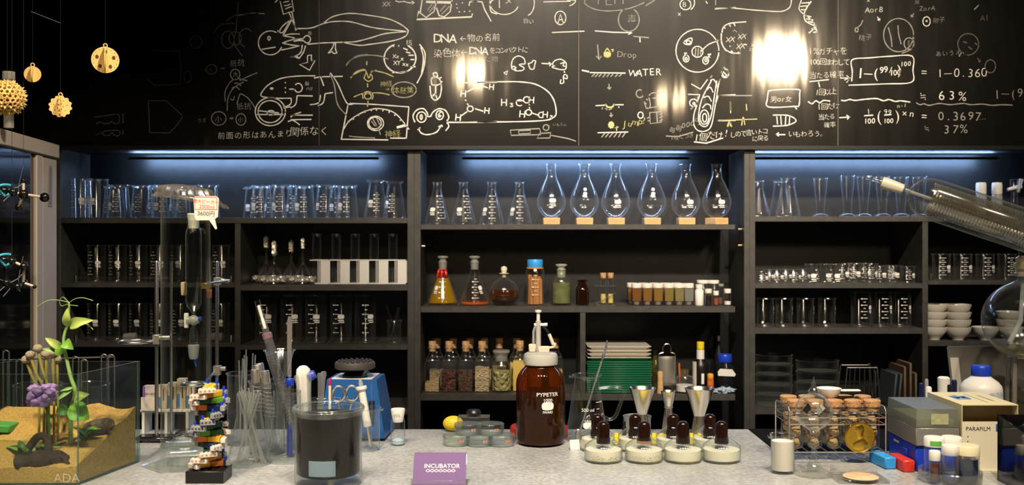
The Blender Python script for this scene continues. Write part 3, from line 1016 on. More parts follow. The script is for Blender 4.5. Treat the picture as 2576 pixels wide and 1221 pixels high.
# --- funnels with foil
z = shelfz(717)
for i, (px, top, d) in enumerate(((670, 602, 2.935), (690, 612, 2.853), (733, 613, 2.935), (762, 602, 2.853))):
    s = F / d; h = (717 - top) / s
    t = T('inverted_funnel', ['upturned glass funnel with foil on its stem, next to the shelf divider', 'upturned glass funnel with the most thickly crumpled foil', 'upturned glass funnel with a short foil wrap, third of the row', 'upturned glass funnel with narrow foil tip, beside the white tube holders'][i], 'funnel', (X(px, d), d, z), 0, 'upturned funnels with foil')
    mk('funnel_body', G().lathe([(.036, .001), (.0355, .004), (.006, .055), (.0035, .062), (.0032, h - .012)], 28), GL, t)
    g = G()
    for k in range(3):
        g.ball((0, 0, h - .006 - k * .009 * (1.3 if i == 1 else .9)), .0072 if i != 3 else .0052, 14, 0, (1, 1, 1.3), .7, 2.4)
    mk('foil_wrap', g, FOIL, t)
    g = G()
    for k in range(13):
        a = k * 2 * pi / 13
        g.ball((.029 * cos(a), .029 * sin(a), .0125), .0092, 12, 0, (1.1, 1.1, .85), .8, 2.6)
    mk('foil_skirt', g, FOIL, t)
# --- graduated tubes in white holders
for i, px in enumerate((808, 857, 905, 953, 1000)):
    d = 2.87; t = T('tube_holder', 'white folded tube holder, %s from the foil-topped funnels' % ORD[i], 'holder', (X(px, d), d, z), 0, 'white tube holders')
    wv = W(47, d); h = W(61, d); x0 = -.013
    mk('base_plate', G().box(x0 - .014, x0 - .014 + wv, -.028, .028, 0, .003, bev=.0006), WHT, t)
    g = G().box(x0 - .014, x0 - .014 + wv, -.028, -.015, h - .0025, h).box(x0 - .014, x0 - .014 + wv, .015, .028, h - .0025, h).box(x0 + .013, x0 - .014 + wv, -.0151, .0151, h - .0025, h)
    mk('top_plate', g, WHT, t)
    mk('front_panel', G().box(x0 + .016, x0 + .016 + W(24, d), -.027, -.0245, .003, h - .0025), WHT, t)
    mk('rib', G().box(x0 + .008, x0 + .0095, -.026, .0, .003, h - .0025).box(x0 + .012, x0 + .0135, -.026, .0, .003, h - .0025), WHT, t)
    pp = foot(.0128) + [(.0128, .128), (.0128, .134)] + rim(.0145, .137)
    vessel('glass_tube', 'tall glass tube standing in the %s white holder from the funnels' % ORD[i], 'tube', (X(px, d) + x0, d + .0005, z + .0032), pp, None, group='tall glass tubes in white holders')
# --- beakers on the shelf below
z = shelfz(868)
p = beak_prof(.136, .0302)
mkk = G(); badge(mkk, p, .32, .075, .019, .013); grads(mkk, p, -.28, .03, .108, 7, .012, .008, .0016)
first = [True]
bb = vessel('tall_beaker', 'x', 'beaker', (0, 0, 0), p, mkk, group='large beakers above the blue mixer')
for i, px in enumerate((669, 733, 795, 858, 919)):
    place(bb, first, (X(px, 2.88), 2.88, z), 'large dark-standing beaker, %s from the shelf divider above the blue mixer' % ORD[i], (.12, .2, -.1, -.16, .35)[i])
p = beak_prof(.062, .02)
vessel('small_beaker', 'small beaker holding crossed glass rods by the upright', 'beaker', (X(992, 2.87), 2.87, z), p)
for i, (a, b) in enumerate((((-.012, 0, .003), (.010, .006, .098)), ((.010, -.004, .003), (-.024, .002, .112)), ((.004, .008, .003), (.013, -.004, .10)))):
    tag(mk('glass_rod', G().tube([a, b], .0022, 8), GL, loc=(X(992, 2.87), 2.87, z)), ['glass rod leaning to the upright in the small beaker', 'glass rod crossing over the others in the small beaker', 'shortest glass rod in the small beaker by the upright'][i], 'rod', 'glass rods in the small beaker')
# --- middle unit, top shelf
z = shelfz(565)
p = erl_prof(.1215, .0355, .0118, .0135, .022)
mkk = G(); badge(mkk, p, -.45, .043, .017, .012); grads(mkk, p, .30, .018, .082, 9, .014, .007)
first = [True]
ef = vessel('conical_flask', 'x', 'flask', (0, 0, 0), p, mkk, group='narrow-necked conical flasks on the top shelf')
for i, px in enumerate((1100, 1166, 1237, 1307)):
    place(ef, first, (X(px, 2.89), 2.89, z), 'narrow-necked empty conical flask, %s from the upright beside the pear-shaped flasks' % ORD[i], (0, .05, -.35, -.4)[i])
cub = None
for i, px in enumerate((1387, 1470, 1549, 1639, 1725, 1803)):
    d = 2.87
    t = T('flask_stand', 'square pale wood block under the %s pear-shaped flask from the conical flasks' % ORD[i], 'stand', (X(px, d), d, z), .0 if i < 5 else .5, 'wood blocks under the pear-shaped flasks')
    g = G().box(-.0235, .0235, -.0235, .0235, 0, .0195, bev=.0012)
    mk('block', g, WOOD, t)
    s = F / d
    rp = [(0, 0), (.006, .0003), (.014, .0028), (.024, .009), (.033, .019), (.0392, .031), (.0412, .043), (.0405, .054), (.0365, .070), (.029, .088), (.0215, .104), (.0165, .114), (.0145, .121), (.0137, .130), (.0137, .150)] + rim(.0160, .1535)
    mkk = G(); w_ = .0165
    if i in (1, 3):
        badge(mkk, rp, 0, .070, .011, .008); oval(mkk, rp, 0, 0, .082, .009, .009)
    else: badge(mkk, rp, .05 if i < 4 else .15, .046 if i != 0 else .05, .019, .012); 
    vessel('pear_shaped_flask', 'empty pear-shaped flask on the %s wood block from the conical flasks' % ORD[i], 'flask', (X(px, d), d, z + .0175), rp, mkk, group='pear-shaped flasks', glassm=GL, seg=40)
# --- middle unit, coloured row
z = shelfz(772)
def liquid(name, col, rough=.12, var=0.0):
    m, nt, b = _nt(name)
    N = nt.nodes.new; L = nt.links.new
    b.inputs['Base Color'].default_value = (*col, 1); b.inputs['Roughness'].default_value = rough
    b.inputs['Coat Weight'].default_value = .8
    tl = N('ShaderNodeBsdfTranslucent'); tl.inputs['Color'].default_value = (*col, 1)
    tp = N('ShaderNodeBsdfTransparent'); tp.inputs['Color'].default_value = (*[min(1, c * 1.2) for c in col], 1)
    m1 = N('ShaderNodeMixShader'); m1.inputs[0].default_value = .35; L(b.outputs[0], m1.inputs[1]); L(tl.outputs[0], m1.inputs[2])
    m2 = N('ShaderNodeMixShader'); m2.inputs[0].default_value = .3; L(m1.outputs[0], m2.inputs[1]); L(tp.outputs[0], m2.inputs[2])
    L(m2.outputs[0], [n for n in nt.nodes if n.type == 'OUTPUT_MATERIAL'][0].inputs['Surface'])
    return m
def fill_prof(prof, h, ins=.0012):
    """inside of a vessel filled to height h"""
    out = [(0, .0018)]; zs = [.002 + (h - .002) * k / 14 for k in range(15)]
    for q in zs: out.append((max(.001, prof_r([c for c in prof if c[1] > .0011], q) - ins), q))
    out.append((0, h)); return out
OIL = liquid('golden_oil', (.62, .36, .012)); ORL = liquid('orange_liquid', (.85, .22, .02)); DKA = mat('dark_amber_liquor', (.05, .012, .0025), .08, coat=.8)
RED = mat("red_chilli", (.55, .02, .01), .25, coat=.5)
p = erl_prof(.122, .043, .0125, .0138, .028)
def stopper(t, h, r=.0118, nm='stopper', m=None):
    s = mk(nm, G().lathe([(0, h - .022), (r * .86, h - .022), (r, h), (r * .8, h + .003), (r * .55, h + .006), (r * .9, h + .009), (r * 1.3, h + .0125), (r * 1.25, h + .0155), (r * .7, h + .017), (0, h + .017)], 24), m or GLF, t); return s
d = 2.88
for i, (px, fh, lm) in enumerate(((1114, .078, OIL), (1194, .010, ORL))):
    mkk = G(); badge(mkk, p, -.62 if i == 0 else .62, .05, .012, .012); grads(mkk, p, -.1 if i == 0 else .0, .022, .075, 8, .013, .007)
    t = vessel('stoppered_flask', ['stoppered conical flask of golden oil with red chillies inside', 'stoppered conical flask with only a thin layer of orange liquid'][i], 'flask', (X(px, d), d, z), p, mkk)
    stopper(t, .124)
    mk('oil' if i == 0 else 'orange_liquid', G().lathe(fill_prof(p, fh, .0016), 32), lm, t)
    if i == 0:
        g = G()
        for k in range(6):
            a = k * 1.05; r0 = .006 + .003 * (k % 2)
            tag(mk('red_chilli', G().tube(catmull([(r0 * cos(a), r0 * sin(a) - .003, .112 - .003 * k), (r0 * 1.4 * cos(a + .3), r0 * 1.4 * sin(a + .3) - .004, .095), (r0 * 1.8 * cos(a + .2), r0 * 1.8 * sin(a + .2) - .006, .072 + .002 * k)], 4), [.0022, .0032, .0038, .0042, .0042, .004, .0035, .0026, .0012][:9], 10), RED, loc=(X(px, d), d, z)), '%s red chilli in the flask of golden oil, counting round from its grader side' % ORD[k] if False else 'red chilli pepper steeping in the neck of the golden oil flask', 'chilli', 'red chillies in the oil flask')
rp = [(0, .001), (.018, .0004), (.028, .004), (.0375, .014), (.0425, .028), (.0425, .038), (.038, .053), (.028, .066), (.016, .074), (.0085, .079), (.0075, .083)] + rim(.009, .086)
t = vessel('round_bottle', 'round glass decanter of dark amber liquor with ball stopper', 'decanter', (X(1268, d), d, z), rp, None, seg=40)
mk('liquor', G().lathe(fill_prof(rp, .045, .0012), 36), DKA, t)
mk('stopper', G().lathe([(0, .080), (.006, .080), (.0065, .088), (.0135, .090), (.0135, .0915), (.006, .092), (.0085, .098), (.0095, .103), (.0075, .109), (0, .112)], 24), CRM, t)
rp = [(0, .001), (.022, .0006), (.0262, .004), (.0262, .020), (.0240, .028), (.0245, .070), (.0268, .086), (.0262, .098), (.021, .106), (.0205, .112)]
mkk = G(); grads(mkk, rp, -.1, .03, .085, 6, .013, .008)
t = vessel('storage_jar', 'glass jar of brown sticks with a bright blue screw cap', 'jar', (X(1346, d), d, z), rp, mkk)
g = G()
for k in range(11):
    a = k * 2 * pi / 11; r0 = .0155 if k < 10 else 0
    g.tube([(r0 * cos(a), r0 * sin(a), .003), (r0 * .95 * cos(a + .15), r0 * .95 * sin(a + .15), .075 + .012 * ((k * 7) % 3) / 2)], .0062, 10)
mk('contents', g, mat('cinnamon_brown', (.42, .19, .06), .7, var=.25, vscale=60, bump=.4, bscale=200, stretch=(1, 1, .15)), t)
mk('pouring_ring', G().lathe([(.0222, .104), (.0245, .1045), (.0248, .1075), (.0222, .108)], 28), mat('orange_ring', (.75, .28, .03), .4), t)
mk('screw_cap', G().lathe([(.0218, .1085), (.0222, .111), (.0228, .127), (.021, .1305), (0, .1308)], 32), SKYP, t)
rp = [(0, .001), (.024, .0006), (.0275, .004), (.0275, .060), (.026, .071), (.019, .081), (.0135, .087), (.0130, .098)] + rim(.0145, .0995)
GREENG = glass('greenish_glass', (.85, .9, .8), 1.6, .06, .25, (.6, .65, .5))
t = vessel('reagent_bottle', 'pale green glass-stoppered bottle of murky green powder', 'bottle', (X(1412, d), d, z), rp, None, glassm=GREENG)
mk('contents', G().lathe(fill_prof(rp, .063, .0016), 28), mat('green_powder', (.15, .15, .065), .8, var=.3, vscale=50), t)
stopper(t, .101, .0128, m=MILK)
rp = [(0, .001), (.0165, .0006), (.019, .003), (.019, .044), (.017, .051), (.0125, .055), (.0125, .068), (.0155, .069), (.0155, .0715), (.011, .072)]
vessel('brown_bottle', 'small dark brown wide-necked bottle between green bottle and corked tubes', 'bottle', (X(1465, d), d, z), rp, None, glassm=mat('dark_brown_glass', (.012, .004, .002), .07, coat=1))
# two corked tubes in a bent acrylic stand
t = T('acrylic_stand', 'bent clear acrylic tube stand holding two corked tubes', 'stand', (X(1520, d), d, z))
pl = lambda a, b, c, e: G().hexa([(a[0], -.018, a[1]), (b[0], -.018, b[1]), (b[0], .018, b[1]), (a[0], .018, a[1])], [(a[0] + c, -.018, a[1] + e), (b[0] + c, -.018, b[1] + e), (b[0] + c, .018, b[1] + e), (a[0] + c, .018, a[1] + e)])
mk('base_plate', G().box(-.026, .030, -.018, .018, 0, .0022), ACR, t)
mk('slanted_web', pl((-.026, .002), (.033, .034), 0, .0022), ACR, t)
mk('top_plate', G().box(-.028, .033, -.018, .018, .054, .0562), ACR, t)
mk('back_web', pl((.031, .034), (.033, .054), .0022, 0), ACR, t)
for i, px in enumerate((-.003, .018)):
    r = .0085
    q = T('corked_tube', ['corked tube of yellow powder on the slanted side of the acrylic stand', 'corked tube of yellow powder nearer the sample jars in the acrylic stand'][i], 'tube', (X(1520, d) + px, d, z + .003), 0, 'corked tubes in the bent stand')
    pr = [(0, .001), (r * .7, .0004), (r, .003), (r, .080)]
    mk('tube', G().lathe(pr, 24), GL, q); mk('cork', G().lathe([(0, .074), (r * .9, .074), (r * 1.12, .089), (0, .0895)], 20), CORK, q)
    mk('powder', G().lathe([(0, .0015), (r * .9, .003), (r * .9, .028), (0, .029)], 20), mat('yellow_powder', (.58, .47, .14), .8), q)
# sample jars with white caps
jc = [(.40, .15, .03), (.44, .22, .04), (.46, .27, .06), (.46, .33, .09), (.47, .39, .16), (.42, .43, .38)]
jn = ['deep amber', 'amber', 'golden amber', 'dark yellow', 'pale yellow', 'clear colourless']
def sample_jar(px, d, col, label, hh=1.0, r=.0138, grp='square sample jars', cat='jar', fill=.75):
    t = T('sample_jar', label, cat, (X(px, d), d, z), 0, grp)
    H = .063 * hh
    mk('jar_body', G().box(-r, r, -r, r, 0, H - .010, bev=.002), ACR, t)
    if col: mk('contents', G().box(-r + .0015, r - .0015, -r + .0015, r - .0015, .0115, .0115 + (H - .026) * fill / .75, bev=.0012), liquid('sample_' + jn[jc.index(col)].replace(' ', '_'), col, .3), t)
    mk('false_bottom', G().lathe([(0, .002), (r * .55, .002), (r * .8, .011), (0, .0112)], 16), MILK, t)
    mk('cap', G().lathe([(r * 1.08, H - .013), (r * 1.1, H - .012), (r * 1.1, H - .001), (r, H), (0, H)], 24), WHT, t)
    return t
for i, px in enumerate((1600, 1627, 1654, 1681, 1707, 1731)):
    sample_jar(px + 1, 2.865, jc[i], 'square white-capped sample jar of %s liquid' % jn[i])
for i, px in enumerate((1590, 1618, 1646, 1674, 1700)):
    sample_jar(px, 2.925, jc[min(5, i + 1)], 'white-capped sample jar in the back row, %s from the corked tubes' % ORD[i], .98, grp='sample jars in the back row')
def bottle(name, label, cat, loc, prof, m, capprof, capm, fill=None, fm=None, seg=28, capname='cap', mats=None, group=None, marks=None, rz=0):
    t = T(name, label, cat, loc, rz, group)
    mk('body', G().lathe(prof, seg), m, t)
    if marks is not None: mk('markings', marks, MARK, t)
    if capprof: mk(capname, G().lathe(capprof, seg), capm, t)
    if fill: mk('contents', G().lathe(fill_prof(prof, fill, .0012), seg), fm, t)
    return t
vial = lambda h, r: [(0, .001), (r * .85, .0004), (r, .003), (r, h - .018), (r * .8, h - .012), (r * .8, h - .004)]
cap = lambda h, r, c=.012: [(r, h - c), (r * 1.04, h - c + .001), (r * 1.04, h - .001), (r * .9, h), (0, h)]
bottle('plastic_bottle', 'slim white plastic bottle beside the sample jars', 'bottle', (X(1759, 2.855), 2.855, z), [(0, .0005), (.011, .0005), (.0122, .003), (.0122, .042), (.009, .047), (.009, .05)], WHT, cap(.060, .0098), WHT)
for i, (px, d2) in enumerate(((1767, 2.915), (1794, 2.91))):
    bottle('clear_jar', ['wide clear jar with flat white lid behind the slim white bottle', 'wide clear jar with flat white lid behind the dark bottle'][i], 'jar', (X(px, d2), d2, z), vial(.068, .0165), ACR, cap(.070, .0165, .010), WHT)
bottle('ink_vial', 'small bottle of black liquid with white cap', 'bottle', (X(1782, 2.845), 2.845, z), vial(.046, .0105), GL, cap(.048, .0092), WHT, .029, BLACKP)
bottle('spice_vial', 'small vial of red-brown powder with white cap', 'vial', (X(1801, 2.845), 2.845, z), vial(.040, .0082), GL, cap(.042, .0076), WHT, .022, mat('red_brown_powder', (.25, .06, .025), .8))
bottle('stoppered_vial', 'clear glass vial with glass stopper and brown dust behind the powder vials', 'vial', (X(1814, 2.89), 2.89, z), vial(.056, .0085), GL, [(.004, .052), (.0075, .054), (.0075, .0600), (0, .061)], GLF, .02, mat('brown_dust', (.2, .10, .06), .8))
bottle('powder_vial', 'vial of white powder with white cap at the shelf end', 'vial', (X(1830, 2.845), 2.845, z), vial(.046, .0105), GL, cap(.048, .0095), WHT, .013, WHT)
# --- middle unit, spice bottles
z = shelfz(993)
def sq_bottle(px, d, label, fh, fm, back=False):
    t = T('spice_bottle', label, 'bottle', (X(px, d), d, z), 0, 'corked spice bottles')
    wv = .0215
    g = G().box(-wv, wv, -wv, wv, .0005, .088, bev=.005)
    g.lathe([(.0195, .0885), (.0175, .094), (.0125, .101), (.0105, .106), (.0105, .122)] + rim(.0128, .1235), 24)
    mk('glass_body', g, GL, t)
    mk('cork', G().lathe([(0, .114), (.0095, .114), (.0112, .141), (.0105, .1425), (0, .1425)], 20), CORK, t)
    if fh:
        gg = G(); n = 9
        v = []; f = []
        for i in range(n):
            for j in range(n):
                x = -wv + .002 + (2 * wv - .004) * i / (n - 1); y = -wv + .002 + (2 * wv - .004) * j / (n - 1)
                v.append((x, y, fh + .004 * noise.noise(Vector((x * 60 + px, y * 60, 0))) + (x * .35 if fh < .045 else 0)))
        for i in range(n - 1):
            for j in range(n - 1): f.append((i * n + j, (i + 1) * n + j, (i + 1) * n + j + 1, i * n + j + 1))
        gg.add(v, f)
        per = [i * n for i in range(n)] + [(n - 1) * n + j for j in range(1, n)] + [i * n + n - 1 for i in range(n - 2, -1, -1)] + [j for j in range(n - 2, 0, -1)]
        m_ = len(per); vv = [v[k] for k in per] + [(v[k][0], v[k][1], .002) for k in per]
        gg.add(vv, [(k, (k + 1) % m_, (k + 1) % m_ + m_, k + m_)[::-1] for k in range(m_)])
        mk('spice', gg, fm, t)
    return t
SEED = grainy('pale_seeds', [(.40, .28, .14), (.55, .40, .21), (.62, .48, .28)], 230); CLOVE = grainy('dark_cloves', [(.035, .012, .008), (.10, .03, .018), (.16, .055, .03)], 150, dist=.008)
PEPP = grainy('brown_seeds', [(.03, .018, .01), (.09, .05, .025), (.13, .075, .04)], 210); CORI = grainy('coriander', [(.42, .33, .18), (.58, .47, .27), (.66, .55, .34)], 190, dist=.006)
CARD = grainy('cardamom', [(.30, .27, .09), (.45, .42, .17), (.55, .52, .26)], 85, dist=.012); YEL = mat('yellow_powder_fill', (.78, .55, .13), .8)
sq_bottle(1088, 2.87, 'corked square bottle with a low slope of pale seeds', .032, SEED)
sq_bottle(1130, 2.87, 'corked square bottle of dark reddish cloves', .060, CLOVE)
sq_bottle(1172, 2.87, 'corked square bottle of brown seeds between cloves and coriander', .060, PEPP)
sq_bottle(1213, 2.87, 'corked square bottle of pale coriander seeds', .068, CORI)
sq_bottle(1308, 2.885, 'corked square bottle full of yellow powder', .084, YEL)
for i, (px, fm, fh) in enumerate(((1099, SEED, .05), (1140, PEPP, .05), (1182, CLOVE, .045), (1219, SEED, .05), (1256, CORI, .06), (1300, YEL, .07), (1345, SEED, .05), (1397, SEED, .05))):
    sq_bottle(px, 2.955, ['back-row corked bottle behind the low pale seeds', 'back-row corked bottle behind the cloves', 'back-row corked bottle behind the brown seeds', 'back-row corked bottle behind the coriander', 'back-row corked bottle behind the stoppered cardamom jar', 'back-row corked bottle behind the yellow powder', 'back-row corked bottle behind the white pump', 'back-row corked bottle just past the white pump, by the divider'][i], fh, fm)
rp = [(0, .001), (.024, .0006), (.0275, .004), (.0275, .068), (.0255, .078), (.019, .086), (.018, .092), (.0185, .104)] + rim(.020, .1055)
t = vessel('cardamom_jar', 'round jar of green cardamom pods with frosted glass stopper', 'jar', (X(1261, 2.86), 2.86, z), rp, None)
mk('cardamom', G().lathe(fill_prof(rp, .060, .0022), 28), CARD, t)
mk('stopper', G().lathe([(0, .088), (.0165, .088), (.018, .106), (.0185, .109), (.024, .112), (.0245, .116), (.022, .1185), (0, .1185)], 28), GLF, t)
# --- plates and trays
DG = mat('green_plate_glaze', (.012, .125, .06), .3, coat=.3, var=.1)
x0, x1 = X(1470, 2.88) + .004, X(1634, 2.88); cx = (x0 + x1) / 2; d = 2.90
zz = z
first = [True]; wd = (x1 - x0) / 2
gp = T('green_plate', 'x', 'plate', (0, 0, 0), 0, 'stacked green plates')
mk('plate_body', G().box(-wd, wd, -.075, .075, 0, .0062, bev=.0028), DG, gp)
NP = 14
for i in range(NP):
    place(gp, first, (cx + random.uniform(-.002, .002), d, zz), 'lowest green plate of the stack under the white trays' if i == 0 else ('topmost green plate, right under the white trays' if i == NP - 1 else '%s green plate up from the bottom of the stack' % ORD[i]))
    zz += .0065
first = [True]
wt_ = T('white_tray', 'x', 'tray', (0, 0, 0), 0, 'stacked white rectangular trays')
g = G(); a, b = wd - .004, .07
g.hexa([(-a + .012, -b + .012, 0), (a - .012, -b + .012, 0), (a - .012, b - .012, 0), (-a + .012, b - .012, 0)], [(-a, -b, .0085), (a, -b, .0085), (a, b, .0085), (-a, b, .0085)])
g.box(-a - .002, a + .002, -b - .002, b + .002, .0085, .0102, bev=.0006)
mk('tray_body', g, CERAM, wt_)
for i in range(4):
    place(wt_, first, (cx, d, zz), ['lowest white rectangular tray, resting on the green plates', 'second white rectangular tray up from the green plates', 'third white rectangular tray up from the green plates', 'topmost white rectangular tray on the green plates'][i]); zz += .0104
# --- grater, jars and bottles right of the plates
d = 2.86
t = T('metal_grater', 'hand grater of punched steel with a looped wire handle', 'grater', (X(1678, d), d, z))
def grater():
    g = G(); n = 10; hw = .0235; v = []; f = []
    for i in range(n + 1):
        for j in range(17):
            x = -hw + 2 * hw * i / n; y = -.006 * cos(x / hw * pi / 2); q = .018 + .083 * j / 16
            y += -.0016 * ((i + j) % 2) if 0 < i < n and 0 < j < 16 else 0
            v.append((x, y, q))
    for i in range(n):
        for j in range(16): f.append((i * 17 + j, (i + 1) * 17 + j, (i + 1) * 17 + j + 1, i * 17 + j + 1))
    return g.add(v, f)
mk('grating_face', grater(), BSTEEL, t)
mk('wire_frame', G().tube(catmull([(-.0245, 0, 0), (-.0245, 0, .05), (-.0245, 0, .100), (-.018, 0, .109), (-.010, 0, .112), (-.012, 0, .122), (-.007, 0, .133), (0, 0, .136), (.007, 0, .133), (.012, 0, .122), (.010, 0, .112), (.018, 0, .109), (.0245, 0, .100), (.0245, 0, .05), (.0245, 0, 0)], 4), .0019, 8), CHROME, t)
bottle('oil_bottle', 'dark oil bottle between green plates and grater', 'bottle', (X(1648, 2.94), 2.94, z), [(0, .001), (.016, .001), (.017, .05), (.012, .075), (.007, .085), (.007, .1)], mat('dark_olive_glass', (.05, .045, .012), .1, coat=1), [(.0075, .095), (.008, .108), (0, .108)], BLACKP)
bottle('wooden_pestle', 'pale wooden pestle standing in front of the grater', 'pestle', (X(1661, 2.835), 2.835, z), [(0, 0), (.0095, 0), (.0085, .02), (.0075, .04), (.0085, .056), (.0065, .061), (0, .062)], WOOD, None, None)
rp = [(0, .001), (.022, .0006), (.025, .004), (.025, .038), (.021, .046), (.010, .05), (.010, .056)]
bottle('salt_jar', 'squat clear jar of white salt with a gold cap', 'jar', (X(1722, 2.845), 2.845, z), rp, GL, [(.0105, .052), (.0108, .0655), (0, .066)], mat('gold_cap', (.65, .48, .2), .3, .9), .022, WHT)
tag(mk('orange_straw', G().tube([(0, 0, .001), (-.003, .0, .078)], .0028, 8), mat('orange_plastic', (.55, .13, .03), .5), loc=(X(1711, 2.885), 2.885, z)), 'thin orange stick leaning behind the salt jar', 'stick')
t = T('sauce_bottle', 'black-labelled sauce bottle with yellow cap and white neck band', 'bottle', (X(1762, 2.88), 2.88, z))
mk('body', G().lathe([(0, .001), (.021, .001), (.023, .004), (.023, .068), (.020, .080), (.0115, .090), (.0105, .096), (.0105, .122)], 28), BLACKP, t)
mk('neck_label', G().lathe([(.0113, .090), (.0111, .118)], 28), mat('neck_paper', (.72, .70, .66), .6), t)
mk('cap', G().lathe([(.0105, .118), (.0108, .1385), (.009, .140), (0, .140)], 24), mat('yellow_cap', (.75, .60, .02), .35), t)
g = G()
for i in range(9): g.box(-.0006 + 0, .0004, 0, .0006, 0, .001)
lab = G(); pr = [(.0234, 0), (.0234, .08)]
bar(lab, pr, -1.0, -.008, .008, .012, .085, 4); 
mk('side_label', lab, mat('label_paper', (.66, .63, .58), .6), t)
lab = G(); bar(lab, [(.0234, 0), (.0234, .08)], .1, -.004, .004, .022, .052, 3); mk('front_label', lab, MARK, t)
t = bottle('spice_shaker', 'small orange-labelled spice shaker with yellow top', 'shaker', (X(1787, 2.835), 2.835, z), [(0, 0), (.0085, 0), (.009, .002), (.009, .038), (.008, .042), (.008, .044)], mat('orange_label', (.62, .16, .02), .5, var=.5, vscale=70), [(.0085, .042), (.0088, .052), (.007, .055), (0, .055)], mat('amber_cap', (.75, .35, .03), .4))
t = bottle('blue_capped_bottle', 'square dark glass bottle with blue screw cap and hanging white tag', 'bottle', (X(1823, 2.865), 2.865, z), [(0, .001), (.022, .001), (.0245, .005), (.0245, .058), (.022, .072), (.0165, .082), (.016, .088)], glass('smoky_glass', (.45, .5, .55), 1.6, .05, .25, (.3, .35, .4)), [(.0195, .084), (.0205, .086), (.0205, .104), (.019, .1065), (0, .107)], BLUEP)
mk('tag', G().prism([(-.024, .048), (.022, .046), (.026, .052), (.016, .066), (-.018, .068), (-.025, .060)], -.0265, -.0258), mat('tag_paper', (.75, .73, .68), .6), t)
bottle('thin_bottle', 'thin black bottle standing behind the blue-capped one', 'bottle', (X(1808, 2.95), 2.95, z), [(0, .001), (.013, .001), (.013, .1), (.005, .120), (.005, .140)], BLACKP, [(.0055, .136), (.0058, .150), (0, .151)], BSTEEL)
tag(mk('blue_cloth', G().ball((0, 0, 0), .02, 24, 0, (1.25, .6, .42), .9, 2.2), mat('light_blue_cloth', (.36, .47, .62), .9), loc=(X(1822, 2.832), 2.832, z + .0072)), 'crumpled light blue cloth at the foot of the blue-capped bottle', 'cloth')
# --- right unit, top shelf
z = shelfz(545)
p = erl_prof(.105, .0335, .0135, .0155, .025)
vessel('conical_flask', 'empty conical flask against the upright on the lit shelf behind the condenser', 'flask', (X(1908, 2.925), 2.925, z), p, None)
p = erl_prof(.110, .034, .0195, .021, .028)
fa = vessel('wide_neck_flask', 'wide-necked conical flask in front of its twin, beside the tapered glasses', 'flask', (X(1982, 2.86), 2.86, z), p, None)
dup(fa, (X(1963, 2.95), 2.95, z), 'wide-necked conical flask standing behind its twin on the lit shelf', .4, scale=.97)
tp = [(0, .002), (.020, .0008), (.023, .002), (.0215, .005), (.012, .010), (.0112, .022), (.0135, .050), (.0175, .085), (.0195, .112)] + rim(.0198, .1155)
first = [True]
tg = vessel('tapered_glass', 'x', 'glass', (0, 0, 0), tp, None, group='tall tapered glasses on the lit shelf')
for i, (px, sc) in enumerate(((2064, .94), (2132, 1.0), (2173, .99), (2220, .98), (2267, .97), (2313, .97))):
    place(tg, first, (X(px, 2.87), 2.87, z), 'tall tapered drinking glass, %s from the conical flasks' % ORD[i], scale=(1, 1, sc))
for i, px in enumerate((2468, 2508)):
    bottle('white_capped_bottle', ['slim bottle with rounded white cap behind the condenser tube', 'slim bottle with rounded white cap, next to the tap fitting'][i], 'bottle', (X(px, 2.89), 2.89, z), [(0, .001), (.012, .001), (.0145, .004), (.0145, .06), (.012, .07), (.011, .074)], MILK, [(.0135, .066), (.0142, .068), (.0142, .094), (.0125, .099), (0, .1)], WHT)
t = T('glass_stopcock', 'frosted white and clear glass tap fitting beside the condenser tube', 'stopcock', (X(2552, 2.88), 2.88, z))
mk('stem', G().lathe([(0, .001), (.018, .001), (.018, .004), (.009, .008), (.009, .085), (.012, .09), (.012, .108), (0, .108)], 20), GL, t)
mk('tap_plug', G().tube([(-.022, -.004, .078), (.018, -.002, .088)], [.0045, .0065], 14), WHT, t)
mk('tap_handle', G().tube([(.004, -.012, .070), (.014, -.012, .108)], [.004, .006], 14), MILK, t)
# --- right unit, small beakers
z = shelfz(713)
small = [(1917, 2.84, .62, 1), (1937, 2.90, .70, 1), (1956, 2.85, .72, 1), (1978, 2.91, .72, 1), (1998, 2.85, .72, 1), (2022, 2.90, .73, 1), (2122, 2.86, 1.04, 1), (2138, 2.94, 1.04, 1), (2152, 2.86, 1.06, 1), (2176, 2.92, 1.05, 1), (2190, 2.86, 1.05, 1), (2216, 2.87, .92, 1), (2240, 2.93, .92, 1), (2250, 2.862, .93, 1), (2284, 2.845, .90, 1)]
p = beak_prof(.050, .0185)
mkk = G(); badge(mkk, p, .45, .026, .013, .008); grads(mkk, p, -.45, .012, .04, 6, .009, .006)
first = [True]
sb = vessel('small_beaker', 'x', 'beaker', (0, 0, 0), p, mkk, group='small beakers in the crowded row')
for i, (px, d, s, _) in enumerate(small):
    wh = 'low' if s < .8 else ('medium' if s > 1 else 'stout')
    place(sb, first, (X(px, d), d, z), '%s small beaker, %s along from the upright in the crowded glass row' % (wh, ORD[i]), random.uniform(-.4, .4), scale=(1, 1, s))
p = erl_prof(.052, .0215, .0155, .0185, .008)
mkk = G(); badge(mkk, p, .05, .020, .016, .012); grads(mkk, p, .75, .012, .036, 5, .009, .006)
cf = vessel('small_flask', 'small wide-mouthed conical flask, first after the low beakers', 'flask', (X(2041, 2.845), 2.845, z), p, mkk, group='small conical flasks in the crowded row')
dup(cf, (X(2077, 2.86), 2.86, z), 'small wide-mouthed conical flask between its two twins', .1); dup(cf, (X(2100, 2.84), 2.84, z), 'small wide-mouthed conical flask, nearest the medium beakers', .0)
